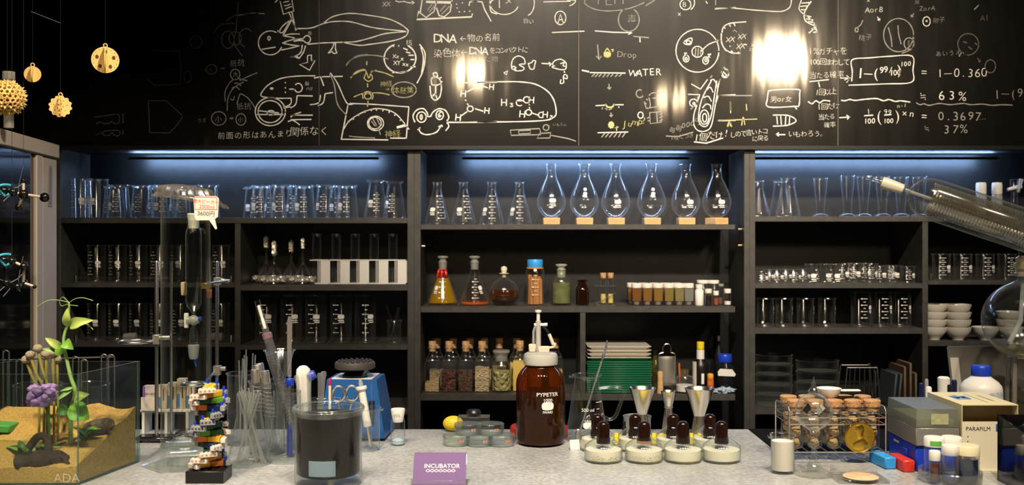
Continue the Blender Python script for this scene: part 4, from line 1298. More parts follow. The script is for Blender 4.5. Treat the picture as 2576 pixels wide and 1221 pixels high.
# --- mugs
z = shelfz(826)
p = beak_prof(.080, .0235)
first = [True]
mkk = G(); badge(mkk, p, .35, .052, .017, .014)
mg = vessel('glass_mug', 'x', 'mug', (0, 0, 0), p, mkk, group='handled glass mugs on the dark shelf')
mk('handle', G().tube(catmull([(-.0225, 0, .066), (-.032, -.004, .064), (-.040, -.006, .052), (-.041, -.006, .036), (-.034, -.004, .020), (-.0225, 0, .014)], 5), .0036, 10), GLB, mg)
for i, px in enumerate((1925, 1972, 2026, 2080)):
    place(mg, first, (X(px, 2.86), 2.86, z), '%s handled measuring mug from the upright on the dark shelf' % ORD[i], 1.0)
p = beak_prof(.099, .0275)
mkk = G(); badge(mkk, p, .75, .055, .013, .012); grads(mkk, p, -.1, .026, .08, 7, .012, .007, .0016)
first = [True]
rb = vessel('tall_beaker', 'x', 'beaker', (0, 0, 0), p, mkk, group='tall beakers beside the handled mugs')
for i, px in enumerate((2166, 2218, 2266)):
    place(rb, first, (X(px, 2.865), 2.865, z), 'tall beaker beside the handled mugs, %s from them' % ORD[i])
# --- bottom of the right unit: dishes, rack, sieve, boards
z = shelfz(1030)
dp = [(0, .0012), (.048, .0006), (.0505, .003), (.0515, .026), (.053, .0275), (.051, .0285), (.0495, .026)]
first = [True]
gd = vessel('crystallizing_dish', 'x', 'dish', (0, 0, 0), dp, None, group='stacked crystallizing dishes', seg=44, glassm=GLB)
for i in range(5):
    place(gd, first, (X(1947, 2.89), 2.89, z + .0292 * i), ['lowest', 'second lowest', 'middle', 'second highest', 'topmost'][i] + ' round glass dish of the five-high stack by the upright')
for i in range(4):
    dup(gd, (X(2056, 2.895), 2.895, z + .0292 * i * 1.1), ['lowest', 'second lowest', 'second highest', 'topmost'][i] + ' round glass dish of the wider four-high stack', scale=(1.17, 1.0, 1.1))
t = T('wire_rack', 'small chrome wire rack with splayed legs beside the glass dishes', 'rack', (X(2160, 2.90), 2.90, z))
g = G(); a = .052
for s in (-1, 1):
    for yy in (-.03, .03): g.tube([(s * a, yy, .002), (s * a * .82, yy, .108), (s * a * .76, yy * .8, .112)], .0019, 8)
for yy in (-.03, .03): g.tube([(-a * .82, yy, .108), (a * .82, yy, .108)], .0019, 8)
mk('frame', g, CHROME, t)
for k in range(6):
    x = -.034 + k * .0136
    mk('wire', G().tube([(x, -.03, .106), (x * 1.1, -.028, .02 + .006 * (k % 3))], .0014, 6), CHROME, t)
mk('cross_wire', G().tube([(-a * .95, -.03, .02), (a * .95, -.03, .02)], .0014, 6), CHROME, t)
t = T('mesh_sieve', 'round grey mesh sieve leaning beside the wire rack', 'sieve', (X(2200, 2.845), 2.845, z))
mk('mesh_disc', G().lathe([(0, 0), (.05, .001), (.052, .002), (.05, .003), (0, .002)], 36), mat('wire_mesh', (.22, .2, .18), .5, .3, bump=.6, bscale=400), t, (0, 0, .0525), (pi / 2, 0, 1.25))
SLATE = mat('slate_blue_board', (.075, .10, .11), .5); TAN = mat('brown_board', (.20, .14, .095), .7, var=.2)
for i, (px, m, hgt, lean) in enumerate(((2228, SLATE, .098, -.10), (2240, SLATE, .098, -.10), (2257, TAN, .118, .0), (2271, TAN, .128, .0), (2284, TAN, .10, 0))):
    t = T('serving_board', ['slate-blue board leaning next to the sieve', 'second slate-blue board, leaning on the brown ones', 'shorter brown board in the leaning group', 'tallest brown board in the leaning group', 'low brown board by the divider'][i], 'board', (X(px, 2.88), 2.88, z), 0, 'boards standing on the bottom shelf')
    mk('board', G().box(-.003, .003, -.06, .06, 0, hgt, bev=.0025), m, t, rot=(0, -lean, 0))
# --- right unit, far bay
z = shelfz(706)
p = beak_prof(.072, .0245)
mkk = G(); badge(mkk, p, .55, .036, .016, .011); grads(mkk, p, -.35, .014, .062, 9, .012, .007, .0015)
first = [True]
fb = vessel('beaker', 'x', 'beaker', (0, 0, 0), p, mkk, group='beakers behind the rail in the far bay')
for i, px in enumerate((2368, 2422, 2478, 2533)):
    place(fb, first, (X(px, 2.87), 2.87, z), '%s beaker from the divider behind the rail above the white bowls' % ORD[i], (.0, .05, .12, .25)[i])
z = shelfz(860)
bp = [(0, .0035), (.010, .0035), (.0145, 0), (.0165, .0), (.0175, .005), (.026, .012), (.0335, .023), (.0365, .034), (.0370, .0365), (.0358, .037), (.0345, .033), (.030, .022), (.02, .012), (0, .0085)]
first = [True]
bw = T('white_bowl', 'x', 'bowl', (0, 0, 0), 0, 'white bowls stacked in the far bay')
mk('bowl', G().lathe(bp, 40), CERAM, bw)
def bowl(px, d, k, label, flip=False, rz=0):
    o = place(bw, first, (X(px, d), d, z + k), label)
    if flip: o.rotation_euler = (pi, 0, 0)
    else: o.rotation_euler = (0, 0, 0)
for px, d, nm in ((2349, 2.87, 'the stack by the divider'), (2409, 2.86, 'the stack in the middle')):
    bowl(px, d, 0, 'lowest white bowl of ' + nm); bowl(px, d, .0215, 'second white bowl from the bottom of ' + nm)
    bowl(px, d, .043, 'third white bowl from the bottom of ' + nm); bowl(px, d, .0645, 'topmost white bowl of ' + nm)
bowl(2478, 2.86, 0, 'single white bowl just left of the round flask'); 
bowl(2540, 2.87, 0, 'lowest white bowl of the stack seen through the round flask'); bowl(2540, 2.87, .0215, 'second white bowl of the stack seen through the round flask'); bowl(2540, 2.87, .043, 'third white bowl of the stack seen through the round flask')
# ------------------------------------------------------------------ counter, right half
def con(px, py): d = DS(py); return (X(px, d), d, CT + .0003)
# amber dispenser bottle
bx, bd, bz = con(1360, 1116)
S = F / bd; r = 62 / S
H = (1116 - 912) / S
ap = [(0, .001), (r * .78, .0008), (r * .93, .004), (r, .014), (r, H * .72), (r * .985, H * .78), (r * .93, H * .835), (r * .80, H * .90), (r * .65, H * .945), (r * .62, H * .97), (r * .62, H)]
t = T('amber_bottle', 'large amber glass bottle with white printing and a white dispenser pump', 'bottle', (bx, bd, bz))
def amber():
    m, nt, b = _nt('amber_bottle_glass'); N = nt.nodes.new; L = nt.links.new
    b.inputs['Base Color'].default_value = (.040, .012, .0025, 1); b.inputs['Roughness'].default_value = .05; b.inputs['Specular IOR Level'].default_value = .6
    tp = N('ShaderNodeBsdfTransparent'); tp.inputs['Color'].default_value = (.78, .27, .07, 1)
    lw = N('ShaderNodeLayerWeight'); lw.inputs['Blend'].default_value = .35
    mr = N('ShaderNodeMapRange'); mr.inputs['From Min'].default_value = 0; mr.inputs['From Max'].default_value = .9; mr.inputs['To Min'].default_value = .45; mr.inputs['To Max'].default_value = .95
    L(lw.outputs['Facing'], mr.inputs['Value'])
    mx = N('ShaderNodeMixShader'); L(mr.outputs[0], mx.inputs[0]); L(tp.outputs[0], mx.inputs[1]); L(b.outputs[0], mx.inputs[2])
    L(mx.outputs[0], [n for n in nt.nodes if n.type == 'OUTPUT_MATERIAL'][0].inputs['Surface'])
    return m
AMBG = amber()
mk('bottle_body', G().lathe(ap, 56), AMBG, t)
mk('liquid', G().lathe(fill_prof(ap, H * .33, .003), 40), mat('dark_syrup', (.012, .003, .001), .08, coat=.7), t)
g = G(); u = 1 / S
v, f = text_geo('PYPETER', 1.0, .012); on_round(g, ap, [(q[0] * 13 * u * 1.15, q[1] * 13 * u + (1116 - 989) * u) for q in v], f, .26)
v, f = text_geo('1000', 1.0, .012); on_round(g, ap, [(q[0] * 12 * u, q[1] * 12 * u + (1116 - 1003) * u) for q in v], f, .26)
v, f = text_geo('IWAKI', 1.0, .02); on_round(g, ap, [(q[0] * 9 * u, q[1] * 9 * u + (1116 - 1031) * u) for q in v], f, .26)
oval(g, ap, .26, 0, (1116 - 1013) * u, 31 * u, 20 * u)
mk('printing', g, MARK, t)
rc = 43 / S
mk('screw_cap', G().lathe([(r * .62, H - .004), (rc, H - .004), (rc * 1.01, H), (rc, H + 16 * u), (rc * .96, H + 21 * u), (rc * .8, H + 25 * u), (0, H + 26 * u)], 48), MILK, t)
mk('cap_core', G().lathe([(rc * .9, H - .003), (rc * .92, H + 15 * u), (0, H + 20 * u)], 32), WHT, t)
hz = H + 25 * u
pmp = mk('pump_base', G().box(-6 * u, 22 * u, -9 * u, 9 * u, hz, hz + 15 * u, bev=.0012).box(-30 * u, -12 * u, -6 * u, 6 * u, hz, hz + 21 * u, bev=.002), CRM, t)
px_ = -6 * u
mk('pump_barrel', G().lathe([(7 * u, hz), (7 * u, hz + 78 * u), (5 * u, hz + 80 * u)], 20), MILK, t, (px_, 0, 0))
mk('plunger', G().lathe([(4.5 * u, hz + 4 * u), (4.5 * u, hz + 100 * u), (8.5 * u, hz + 101 * u), (8.5 * u, hz + 106 * u), (0, hz + 107 * u)], 16), WHT, t, (px_, 0, 0))
mk('side_tube', G().tube([(px_ - 12 * u, -2 * u, hz + 15 * u), (px_ - 12 * u, -2 * u, hz + 52 * u), (px_ - 9 * u, -2 * u, hz + 62 * u), (px_, -2 * u, hz + 66 * u)], 3.2 * u, 10), MILK, t)
mk('collar', G().box(px_ - 11 * u, px_ + 18 * u, -5 * u, 5 * u, hz + 66 * u, hz + 73 * u, bev=.001).tube([(px_ + 16 * u, 0, hz + 69.5 * u), (px_ + 23 * u, 0, hz + 69.5 * u)], 4.5 * u, 10), WHT, t)
mk('delivery_tube', G().tube(catmull([(px_ + 12 * u, -4 * u, hz + 66 * u), (px_ + 22 * u, -5 * u, hz + 55 * u), (px_ + 29 * u, -6 * u, hz + 42 * u)], 5), 2.4 * u, 10), GL, t)
mk('nozzle', G().tube(catmull([(px_ + 27 * u, -6 * u, hz + 46 * u), (px_ + 33 * u, -6 * u, hz + 32 * u), (px_ + 38 * u, -6 * u, hz + 20 * u), (px_ + 42 * u, -6 * u, hz + 24 * u), (px_ + 38 * u, -6 * u, hz + 14 * u), (px_ + 14 * u, -4 * u, hz + 11 * u)], 5), [4.4 * u] * 12 + [3.2 * u] * 14, 12), CRM, t)
# measuring jug with handle
jx, jd, jz = con(1476, 1106); S = F / jd; u = 1 / S
jp = foot(54 * u) + [(54 * u, 8 * u), (52 * u, 18 * u), (31 * u, 143 * u), (30 * u, 150 * u), (31 * u, 156 * u)] + rim(37 * u, 160 * u, .0016)
g = G(); az = .0
for s_, yy, sz, th in (('500 ml', 1030, 12, .0), ('ℎ𝓎', 1046, 12, 0), ('DURAN', 1054, 5, .03), ('BORO 3.3', 1059, 4, .02)):
    if s_ == 'ℎ𝓎': continue
    v, f = text_geo(s_, 1.0, th); on_round(g, jp, [(q[0] * sz * u, q[1] * sz * u + (1106 - yy) * u) for q in v], f, az)
for pts in (((-6, 58), (-2, 66), (0, 60), (-3, 54)), ((-4, 64), (4, 68)), ((2, 70), (5, 62), (3, 57))):
    q = [(a * u, b * u) for a, b in pts]
    for (x0_, z0_), (x1_, z1_) in zip(q, q[1:]):
        on_round(g, jp, [(x0_, z0_ - .0006), (x1_, z1_ - .0006), (x1_, z1_ + .0006), (x0_, z0_ + .0006)], [(0, 1, 2, 3)], az)
oval(g, jp, az, 0, 43 * u, 25 * u, 16 * u)
for k, zz_ in enumerate((98, 82, 67)): bar(g, jp, .55, 0, (13 if k != 1 else 9) * u, zz_ * u - .0006, zz_ * u + .0006)
v, f = text_geo('400', 1.0, 0); on_round(g, jp, [(q[0] * 7 * u + 18 * u, q[1] * 7 * u + 96 * u) for q in v], f, .55)
v, f = text_geo('200', 1.0, 0); on_round(g, jp, [(q[0] * 7 * u + 20 * u, q[1] * 7 * u + 65 * u) for q in v], f, .55)
t = vessel('measuring_jug', 'conical glass measuring jug with a looped glass handle', 'jug', (jx, jd, jz), jp, g, glassm=GLB, seg=48, sp=(36 * u, 160 * u, -pi / 2, .55))
mk('handle', G().tube(catmull([(31 * u, 0, 128 * u), (60 * u, 0, 131 * u), (84 * u, 0, 130 * u), (94 * u, 0, 122 * u), (90 * u, 0, 105 * u), (76 * u, 0, 66 * u), (68 * u, 0, 54 * u), (56 * u, 0, 50 * u), (42 * u, 0, 56 * u)], 6), 4.6 * u, 14), GLB, t)
t = T('cocktail_spoon', 'twisted steel cocktail spoon with a fork end standing in the measuring jug', 'spoon', (jx, jd, jz))
p0 = Vector((-22 * u, 0, 6 * u)); p1 = Vector((38 * u, .004, 196 * u)); dr = (p1 - p0).normalized()
g = G(); n = 60
pts = [p0.lerp(p1, k / n) for k in range(n + 1)]
g.tube(pts, [.0022 + .0004 * (k % 2) for k in range(n + 1)], 6)
mk('twisted_shaft', g, BSTEEL, t)
fk = Matrix.Translation(p1) @ dr.to_track_quat('Z', 'Y').to_matrix().to_4x4()
g = G().ball((0, 0, .012), .010, 16, 0, (.62, .28, 1.4), M=fk)
for k in (-1, 0, 1): g.tube([fk @ Vector((k * .0034, 0, .016)), fk @ Vector((k * .0044, 0, .032)), fk @ Vector((k * .0036, .002, .046))], [.0016, .0015, .0009], 8)
mk('fork_end', g, BSTEEL, t)
mk('spoon_bowl', G().ball(p0 + Vector((0, 0, .004)), .009, 16, 0, (.7, .3, 1.5)), BSTEEL, t)
tag(mk('paper_tag', G().box(-12 * u, 12 * u, -.0004, .0004, 0, 24 * u), mat('tag_card', (.80, .78, .74), .6), None, con(1447, 1133), (-.25, 0, .3)), 'small white card tag standing at the foot of the measuring jug', 'tag')
# jiggers
def jigger(px, base, top, waist, rt, rw, rb, label):
    x, d, zb = con(px, base + 8); u = d / F
    h = (base - top) * u; hw = (base - waist) * u
    t = T('jigger', label, 'jigger', (x, d, zb), 0, 'double-ended steel jiggers')
    mk('lower_cone', G().lathe([((rb - 2) * u, .0), (rb * u, .0), (rb * u, 2 * u), (rw * u, hw)], 40), STEEL, t)
    mk('upper_cone', G().lathe([(rw * u, hw - 1 * u), ((rw + 1) * u, hw), (rt * .96 * u, h - 3 * u), (rt * u, h - 1 * u), (rt * u, h), ((rt - 2) * u, h - 2 * u), ((rw - 1.5) * u, hw + 3 * u), (0, hw + 3 * u)], 40), STEEL, t)
    return t
jigger(1616, 1092, 968, 1034, 34, 11, 25, 'steel jigger with a wide flared cup, beside the measuring jug')
t = jigger(1682, 1086, 976, 1016, 20, 9, 19, 'slimmest steel jigger, standing between the two wider ones')
mk('waist_ring', G().lathe([(10 * u, 68 * u), (12 * u, 69.5 * u), (12 * u, 71 * u), (10 * u, 72.5 * u)], 28), STEEL, t)
jigger(1759, 1092, 969, 1038, 37, 13, 23, 'widest steel jigger, second from the slim one towards the corked tubes')
# pipette pen, yellow rack, white lid
x, d, zb = con(1655, 1117)
YP = mat('yellow_plastic', (.80, .66, .02), .4)
t = T('yellow_tube_rack', 'low bright yellow plastic tube rack behind the brown-capped bottles', 'rack', (x, d, zb))
u = d / F
g = G().box(-115 * u, 115 * u, -.015, .015, 0, 20 * u, bev=.002)
for k in range(12): g.box(-110 * u + k * 19 * u, -98 * u + k * 19 * u, -.0156, -.010, 4 * u, 21 * u)
mk('rack_body', g, YP, t)
for k in range(12): mk('peg', G().lathe([(0, 20 * u), (.0045, 20 * u), (.0045, 20 * u + .004), (0, 20 * u + .0045)], 12), YP, t, (-104 * u + k * 19 * u, .003, 0))
x2, d2, z2 = con(1560, 1098)
t = T('black_marker', 'stubby black marker standing up from the yellow rack', 'marker', (x2, d - .0, zb + 21 * u))
mk('barrel', G().lathe([(0, 0), (5.5 * u, 0), (5.5 * u, 20 * u), (4 * u, 22 * u), (4 * u, 34 * u), (0, 34 * u)], 16), BLACKP, t)
t = T('white_dish', 'round white translucent dish behind the first wide jigger', 'dish', (X(1603, 2.25), 2.25, CT + .0003))
mk('dish_body', G().lathe([(0, 0), (.028, .0), (.030, .002), (.031, .033), (.032, .035), (.030, .0345), (.029, .004), (0, .004)], 36), MILK, t)
# brown-capped burner bottles
DROP = mat('cloudy_cream', (.80, .76, .62), .35, sss=.2)
def burner(px, base, cap_top, label, engraved, rbody=48):
    x, d, zb = con(px, base); u = d / F
    t = T('burner_bottle', label, 'bottle', (x, d, zb), 0, 'squat bottles with brown caps')
    hb = 38 * u
    pr = [(0, .001), (rbody * .88 * u, .0008), (rbody * .97 * u, .003), (rbody * u, .006), (rbody * u, hb - 4 * u), (rbody * .98 * u, hb), (rbody * .8 * u, hb + 8 * u), (rbody * .5 * u, hb + 17 * u), (17 * u, hb + 22 * u), (15 * u, hb + 30 * u)]
    mk('body', G().lathe(pr, 48), GLB, t)
    mk('contents', G().lathe([(0, .002), ((rbody - 3) * u, .005), ((rbody - 3) * u, 30 * u), (0, 30 * u)], 40), DROP, t)
    if engraved:
        g = G(); random.seed(int(px))
        for k in range(9):
            a0 = -32 * u + k * 8 * u
            for j in range(7):
                x0_ = a0 + random.uniform(-4, 4) * u; z0_ = (14 + random.uniform(-5, 6)) * u
                an = random.uniform(0, pi); L_ = 2.6 * u
                on_round(g, [(rbody * u, 0), (rbody * u, hb)], [(x0_ - cos(an) * L_, z0_ - sin(an) * L_ - .0003), (x0_ + cos(an) * L_, z0_ + sin(an) * L_ - .0003), (x0_ + cos(an) * L_, z0_ + sin(an) * L_ + .0003), (x0_ - cos(an) * L_, z0_ - sin(an) * L_ + .0003)], [(0, 1, 2, 3)])
        mk('engraving', g, mat('engraved_line', (.25, .19, .09), .6), t)
    zc = (base - cap_top) * u
    mk('cap', G().lathe([(15 * u, zc - 56 * u), (17.5 * u, zc - 56 * u), (17.5 * u, zc - 43 * u), (15.5 * u, zc - 40 * u), (15.5 * u, zc - 14 * u), (13.5 * u, zc - 6 * u), (8 * u, zc - 1 * u), (0, zc)], 36), BROWN, t)
    return t
for i, (px, e) in enumerate(((1518, 1), (1620, 1), (1718, 0), (1815, 0))):
    q = burner(px, 1160, 1060, ['front-row brown-capped bottle with engraved band, beside the measuring jug', 'front-row brown-capped bottle with engraved band and a copper cap collar', 'front-row brown-capped bottle with a plain body under the slim jigger', 'front-row brown-capped bottle at the end nearest the milky beaker'][i], e)
    if i == 1:
        u = q.location.y / F
        mk('copper_collar', G().lathe([(18 * u, 44 * u), (18.6 * u, 44.5 * u), (18.6 * u, 52 * u), (18 * u, 52.5 * u)], 32), mat('copper_ring', (.72, .40, .26), .25, 1.0), q)
for i, (px, e) in enumerate(((1503, 0), (1598, 0), (1693, 0), (1786, 0))):
    burner(px, 1133, 1042, 'back-row brown-capped bottle, %s from the measuring jug' % ORD[i], 0, 43)
# petri dishes and the acrylic box
def petri(px, py, label, z=0.0, d=None):
    x, dd, zb = con(px, py); dd = d or dd; x = X(px, dd)
    t = T('petri_dish', label, 'dish', (x, dd, zb + z), 0, 'small lidded glass dishes')
    mk('dish', G().lathe([(0, .0012), (.0255, .0008), (.0265, .002), (.0268, .018), (.0262, .019), (.0255, .0185), (.0252, .003)], 40), GLB, t)
    mk('lid', G().lathe([(.0283, .007), (.0286, .0075), (.0286, .0212), (.0276, .0225), (0, .0225)], 40), GLB, t)
    g = G(); pr = [(.0287, 0), (.0287, .03)]
    for q in (-1, 1):
        oval(g, pr, .45, q * .0028, .0125, .0048, .0062)
    mk('printed_mark', g, mat('red_print', (.45, .22, .15), .5), t)
    return t
petri(1148, 1120, 'small lidded glass dish on the counter at the vial end of the pile'); petri(1206, 1121, 'small lidded glass dish at the middle of the bottom row'); petri(1262, 1121, 'small lidded glass dish touching the amber bottle side of the pile')
dq = DS(1120)
petri(1177, 1120, 'upper lidded glass dish bridging towards the vial', .0228, dq); petri(1234, 1120, 'upper lidded glass dish bridging towards the amber bottle', .0228, dq)
x, d, zb = X(1192, 2.225), 2.225, CT + .0003; u = d / F
t = T('acrylic_box', 'clear acrylic box with a black knob behind the pile of dishes', 'box', (x, d, zb))
g = G().box(-40 * u, 40 * u, -.022, .022, 0, 44 * u, bev=.001); mk('box_body', g, ACR, t)
mk('knob', G().lathe([(0, 44 * u), (7 * u, 44 * u), (8 * u, 47 * u), (18 * u, 50 * u), (19 * u, 54 * u), (15 * u, 60 * u), (0, 62 * u)], 28), BLACKP, t)
tag(mk('lemon', G().ball((0, 0, 0), .018, 24, 0, (1.3, 1, .95)), mat('lemon_skin', (.72, .52, .02), .45, bump=.3, bscale=300), None, (X(1140, 2.255), 2.255, CT + .0175)), 'yellow lemon lying behind the clear acrylic box', 'fruit')
t = T('red_canister', 'low round red canister behind the amber bottle', 'canister', (X(1356, 2.20), 2.20, CT + .0003))
mk('canister_body', G().lathe([(0, 0), (.062, 0), (.0635, .002), (.0635, .019), (.061, .022), (0, .022)], 48), mat('red_lid_plastic', (.55, .02, .015), .35), t)
# vial with white stopper
x, d, zb = con(1001, 1120); u = d / F
t = T('stoppered_vial', 'clear glass vial with white rubber stopper and pale blue crystals', 'vial', (x, d, zb))
pr = [(0, .001), (16 * u, .0006), (18 * u, 3 * u), (18 * u, 60 * u), (16.5 * u, 63 * u), (16.5 * u, 66 * u)]
mk('body', G().lathe(pr, 32), GL, t)
mk('stopper', G().lathe([(0, 58 * u), (13 * u, 58 * u), (14.5 * u, 66 * u), (18 * u, 88 * u), (17 * u, 91 * u), (0, 91.5 * u)], 28), WHT, t)
mk('crystals', G().lathe([(0, .0015), (15.5 * u, 3 * u), (15.5 * u, 12 * u), (8 * u, 16 * u), (0, 17 * u)], 24), mat('blue_crystals', (.45, .60, .72), .6, bump=.8, bscale=500), t)
g = G()
for k in range(5):
    bar(g, [(16.2 * u, 66 * u), (17.6 * u, 86 * u)], 0, (-9 + k * 3.6) * u, (-7.4 + k * 3.6) * u, (74 + (k % 2) * 2) * u, (79 + (k % 2) * 2) * u, 1)
mk('scribble', g, mat('pencil_grey', (.35, .33, .3), .7), t)
# purple cards in a clear holder
PUR = mat('purple_card', (.105, .036, .185), .55)
x, d, zb = con(1106, 1222); S = F / d; u = 1 / S
t = T('card_holder', 'clear acrylic holder carrying the stack of purple cards', 'holder', (x, d, zb))
mk('holder_base', G().box(-70 * u, 70 * u, -.022, .035, 0, .0025, bev=.0006), ACR, t)
mk('front_lip', G().box(-70 * u, 70 * u, -.0245, -.022, 0, .014, bev=.0006), ACR, t)
mk('back_rest', G().box(-66 * u, 66 * u, -.0012, .0012, 0, .052), ACR, t, (0, .012, .003), (-.66, 0, 0))
first = [True]
cdt = T('business_card', 'x', 'card', (0, 0, 0), 0, 'purple cards in the clear holder')
mk('card', G().box(-66 * u, 66 * u, -.00035, .00035, 0, .060), PUR, cdt)
for k in range(6):
    o = place(cdt, first, (x, d - .0190 + .0011 * k, zb + .0030 + .0002 * k), 'purple card, %s behind the lettered front one' % ORD[k]); o.rotation_euler = (-.62, 0, 0)
t = T('business_card', 'front purple card printed INCUBATOR in white, in the clear holder', 'card', (x, d - .0203, zb + .0030), 0, 'purple cards in the clear holder'); t.rotation_euler = (-.62, 0, .0)
mk('card', G().box(-66 * u, 66 * u, -.00035, .00035, 0, .060), PUR, t)
g = G(); flat_text(g, 'INCUBATOR', .0110, Matrix.Translation((.004, -.0006, .0335)) @ UPRIGHT, thin=.0)
for ph in (0, pi):
    q = [(-.024 + .052 * k / 40, -.0006, .0285 + .0022 * sin(k * .55 + ph)) for k in range(41)]
    for a, b in zip(q, q[1:]):
        g.add([(a[0], a[1], a[2] - .0005), (b[0], b[1], b[2] - .0005), (b[0], b[1], b[2] + .0005), (a[0], a[1], a[2] + .0005)], [(0, 1, 2, 3)])
mk('lettering', g, MARK, t)
# milky beaker
x, d, zb = con(1969, 1190); u = d / F
bp = foot(29 * u) + [(29 * u, 86 * u)] + rim(31 * u, 93 * u)
g = G(); grads(g, bp, -.2, 20 * u, 66 * u, 4, 20 * u, 16 * u, .0006, num=False)
t = vessel('milk_beaker', 'small spouted beaker full of cloudy white wax, beside the glass radiometer', 'beaker', (x, d, zb), bp, None, sp=(30 * u, 93 * u, -1.5, .6))
mk('wax', G().lathe(fill_prof(bp, 80 * u, .0012), 32), mat('cloudy_wax', (.82, .78, .68), .4, sss=.2), t)
# radiometer
x, d, zb = con(2047, 1196); u = d / F
t = T('radiometer', 'glass light-mill radiometer bulb on a slender glass stem', 'radiometer', (x, d, zb))
R = 46 * u; zc = (1196 - 1036) * u
rp = [(0, .002), (34 * u, .0008), (49 * u, .0015), (50 * u, 3 * u), (40 * u, 8 * u), (22 * u, 18 * u), (10 * u, 34 * u), (6 * u, 52 * u), (5.5 * u, 75 * u), (9 * u, 82 * u), (5.5 * u, 90 * u), (9.5 * u, 98 * u), (7 * u, 106 * u), (11 * u, 112 * u)]
for k in range(1, 16):
    a = -pi / 2 + .30 + (pi - .48) * k / 16
    rp.append((R * cos(a), zc + R * sin(a)))
rp += [(12 * u, zc + 45 * u), (14 * u, zc + 52 * u), (9 * u, zc + 58 * u), (5 * u, zc + 66 * u), (5.5 * u, zc + 70 * u), (2 * u, zc + 78 * u), (1.2 * u, zc + 86 * u), (0, zc + 87 * u)]
mk('bulb', G().lathe(rp, 44), glass('radiometer_glass', (.96, .97, .96), 2.4, .004, .8, (.85, .85, .8), edark=.5), t)
mk('spindle', G().tube([(0, 0, zc - 40 * u), (0, 0, zc + 22 * u)], 1.3 * u, 8), GLB, t)
VB = mat('black_vane', (.004, .004, .004), .8); VW = mat('grey_vane', (.60, .58, .55), .5, .2)
for k in range(4):
    a = .35 + k * pi / 2
    g = G(); c = Vector((22 * u * cos(a), 22 * u * sin(a), zc + 6 * u)); ax = Vector((cos(a), sin(a), 0)); nn = Vector((-sin(a), cos(a), 0)) * .0004
    q = [c + ax * 13 * u, c + Vector((0, 0, 12 * u)), c - ax * 13 * u, c - Vector((0, 0, 12 * u))]
    g.add([p + nn for p in q], [(0, 1, 2, 3)], 0); g.add([p - nn for p in q], [(3, 2, 1, 0)], 1)
    mk('vane', g, [VB, VW], t)
    mk('vane_arm', G().tube([(0, 0, zc + 6 * u), c - ax * 12 * u], .6 * u, 6), CHROME, t)
# wire rack with corked tubes
RX0, RX1, RD0, RD1 = .533, .718, 1.93, 2.03
t = T('wire_tube_rack', 'chrome wire rack holding corked tubes of pale dried balls', 'rack', ((RX0 + RX1) / 2, (RD0 + RD1) / 2, CT + .0002))
hw, hd, hh = (RX1 - RX0) / 2, (RD1 - RD0) / 2, .107
for s in (-1, 1):
    mk('end_frame', G().tube([(s * hw, -hd, .0), (s * hw, -hd, hh - .006), (s * hw, -hd + .006, hh), (s * hw, hd - .006, hh), (s * hw, hd, hh - .006), (s * hw, hd, .0)], .0017, 8), CHROME, t)
for zz_ in (.022, .053 + .022, .088):
    g = G()
    for yy in (-hd, hd): g.tube([(-hw, yy, zz_), (hw, yy, zz_)], .0014, 8)
    if zz_ > .05:
        for k in range(6): g.tube([(-hw + 2 * hw * k / 5, -hd, zz_), (-hw + 2 * hw * k / 5, hd, zz_)], .0011, 6)
        g.tube([(-hw, 0, zz_), (hw, 0, zz_)], .0011, 6)
    else:
        for k in range(11): g.tube([(-hw + 2 * hw * k / 10, -hd, zz_), (-hw + 2 * hw * k / 10, hd, zz_)], .0011, 6)
    mk('shelf_wire', g, CHROME, t)
BALL = grainy('dried_ball_skin', [(.34, .21, .08), (.48, .33, .14), (.58, .42, .21)], 70, dist=.01)
CK2 = mat('rough_cork', (.46, .25, .11), .9, var=.35, vscale=200, bump=.5, bscale=260)
tr = .0144
def rack_tube(xx, yy, lab):
    t = T('corked_tube', lab, 'tube', (xx, yy, CT + .0238), 0, 'corked tubes in the wire rack')
    mk('tube', G().lathe([(0, .001), (tr * .5, .001), (tr * .9, .004), (tr, .010), (tr, .082)], 28), GL, t)
    mk('cork', G().lathe([(0, .074), (tr * .9, .074), (tr * .97, .082), (tr * 1.12, .083), (tr * 1.14, .094), (tr * 1.05, .0955), (0, .096)], 28), CK2, t)
fx = [RX0 + .0185 + k * .037 for k in range(5)]
for i, xx in enumerate(fx):
    rack_tube(xx, RD0 + .024, 'front-row corked tube, %s from the milky beaker in the wire rack' % ORD[i])
    rack_tube(xx, RD1 - .024, 'back-row corked tube, %s from the milky beaker in the wire rack' % ORD[i])
    for k in range(3):
        rr = .0108
        tag(mk('dried_ball', G().ball((0, 0, 0), rr, 18, 0, (1, 1, .95), .35, 1.6), BALL, None, (xx + (.0012 if k % 2 else -.001), RD0 + .024, CT + .0238 + .0135 + k * .0215)), '%s pale dried ball in the %s front corked tube from the milky beaker' % (['lowest', 'middle', 'top'][k], ORD[i]), 'ball', 'dried balls in the corked tubes')
        tag(mk('dried_ball', G().ball((0, 0, 0), rr, 14, 0, (1, 1, .95), .35, 1.6), BALL, None, (xx + .001, RD1 - .024, CT + .0238 + .0135 + k * .0215)), '%s pale dried ball in the %s back corked tube from the milky beaker' % (['lowest', 'middle', 'top'][k], ORD[i]), 'ball', 'dried balls in the corked tubes')
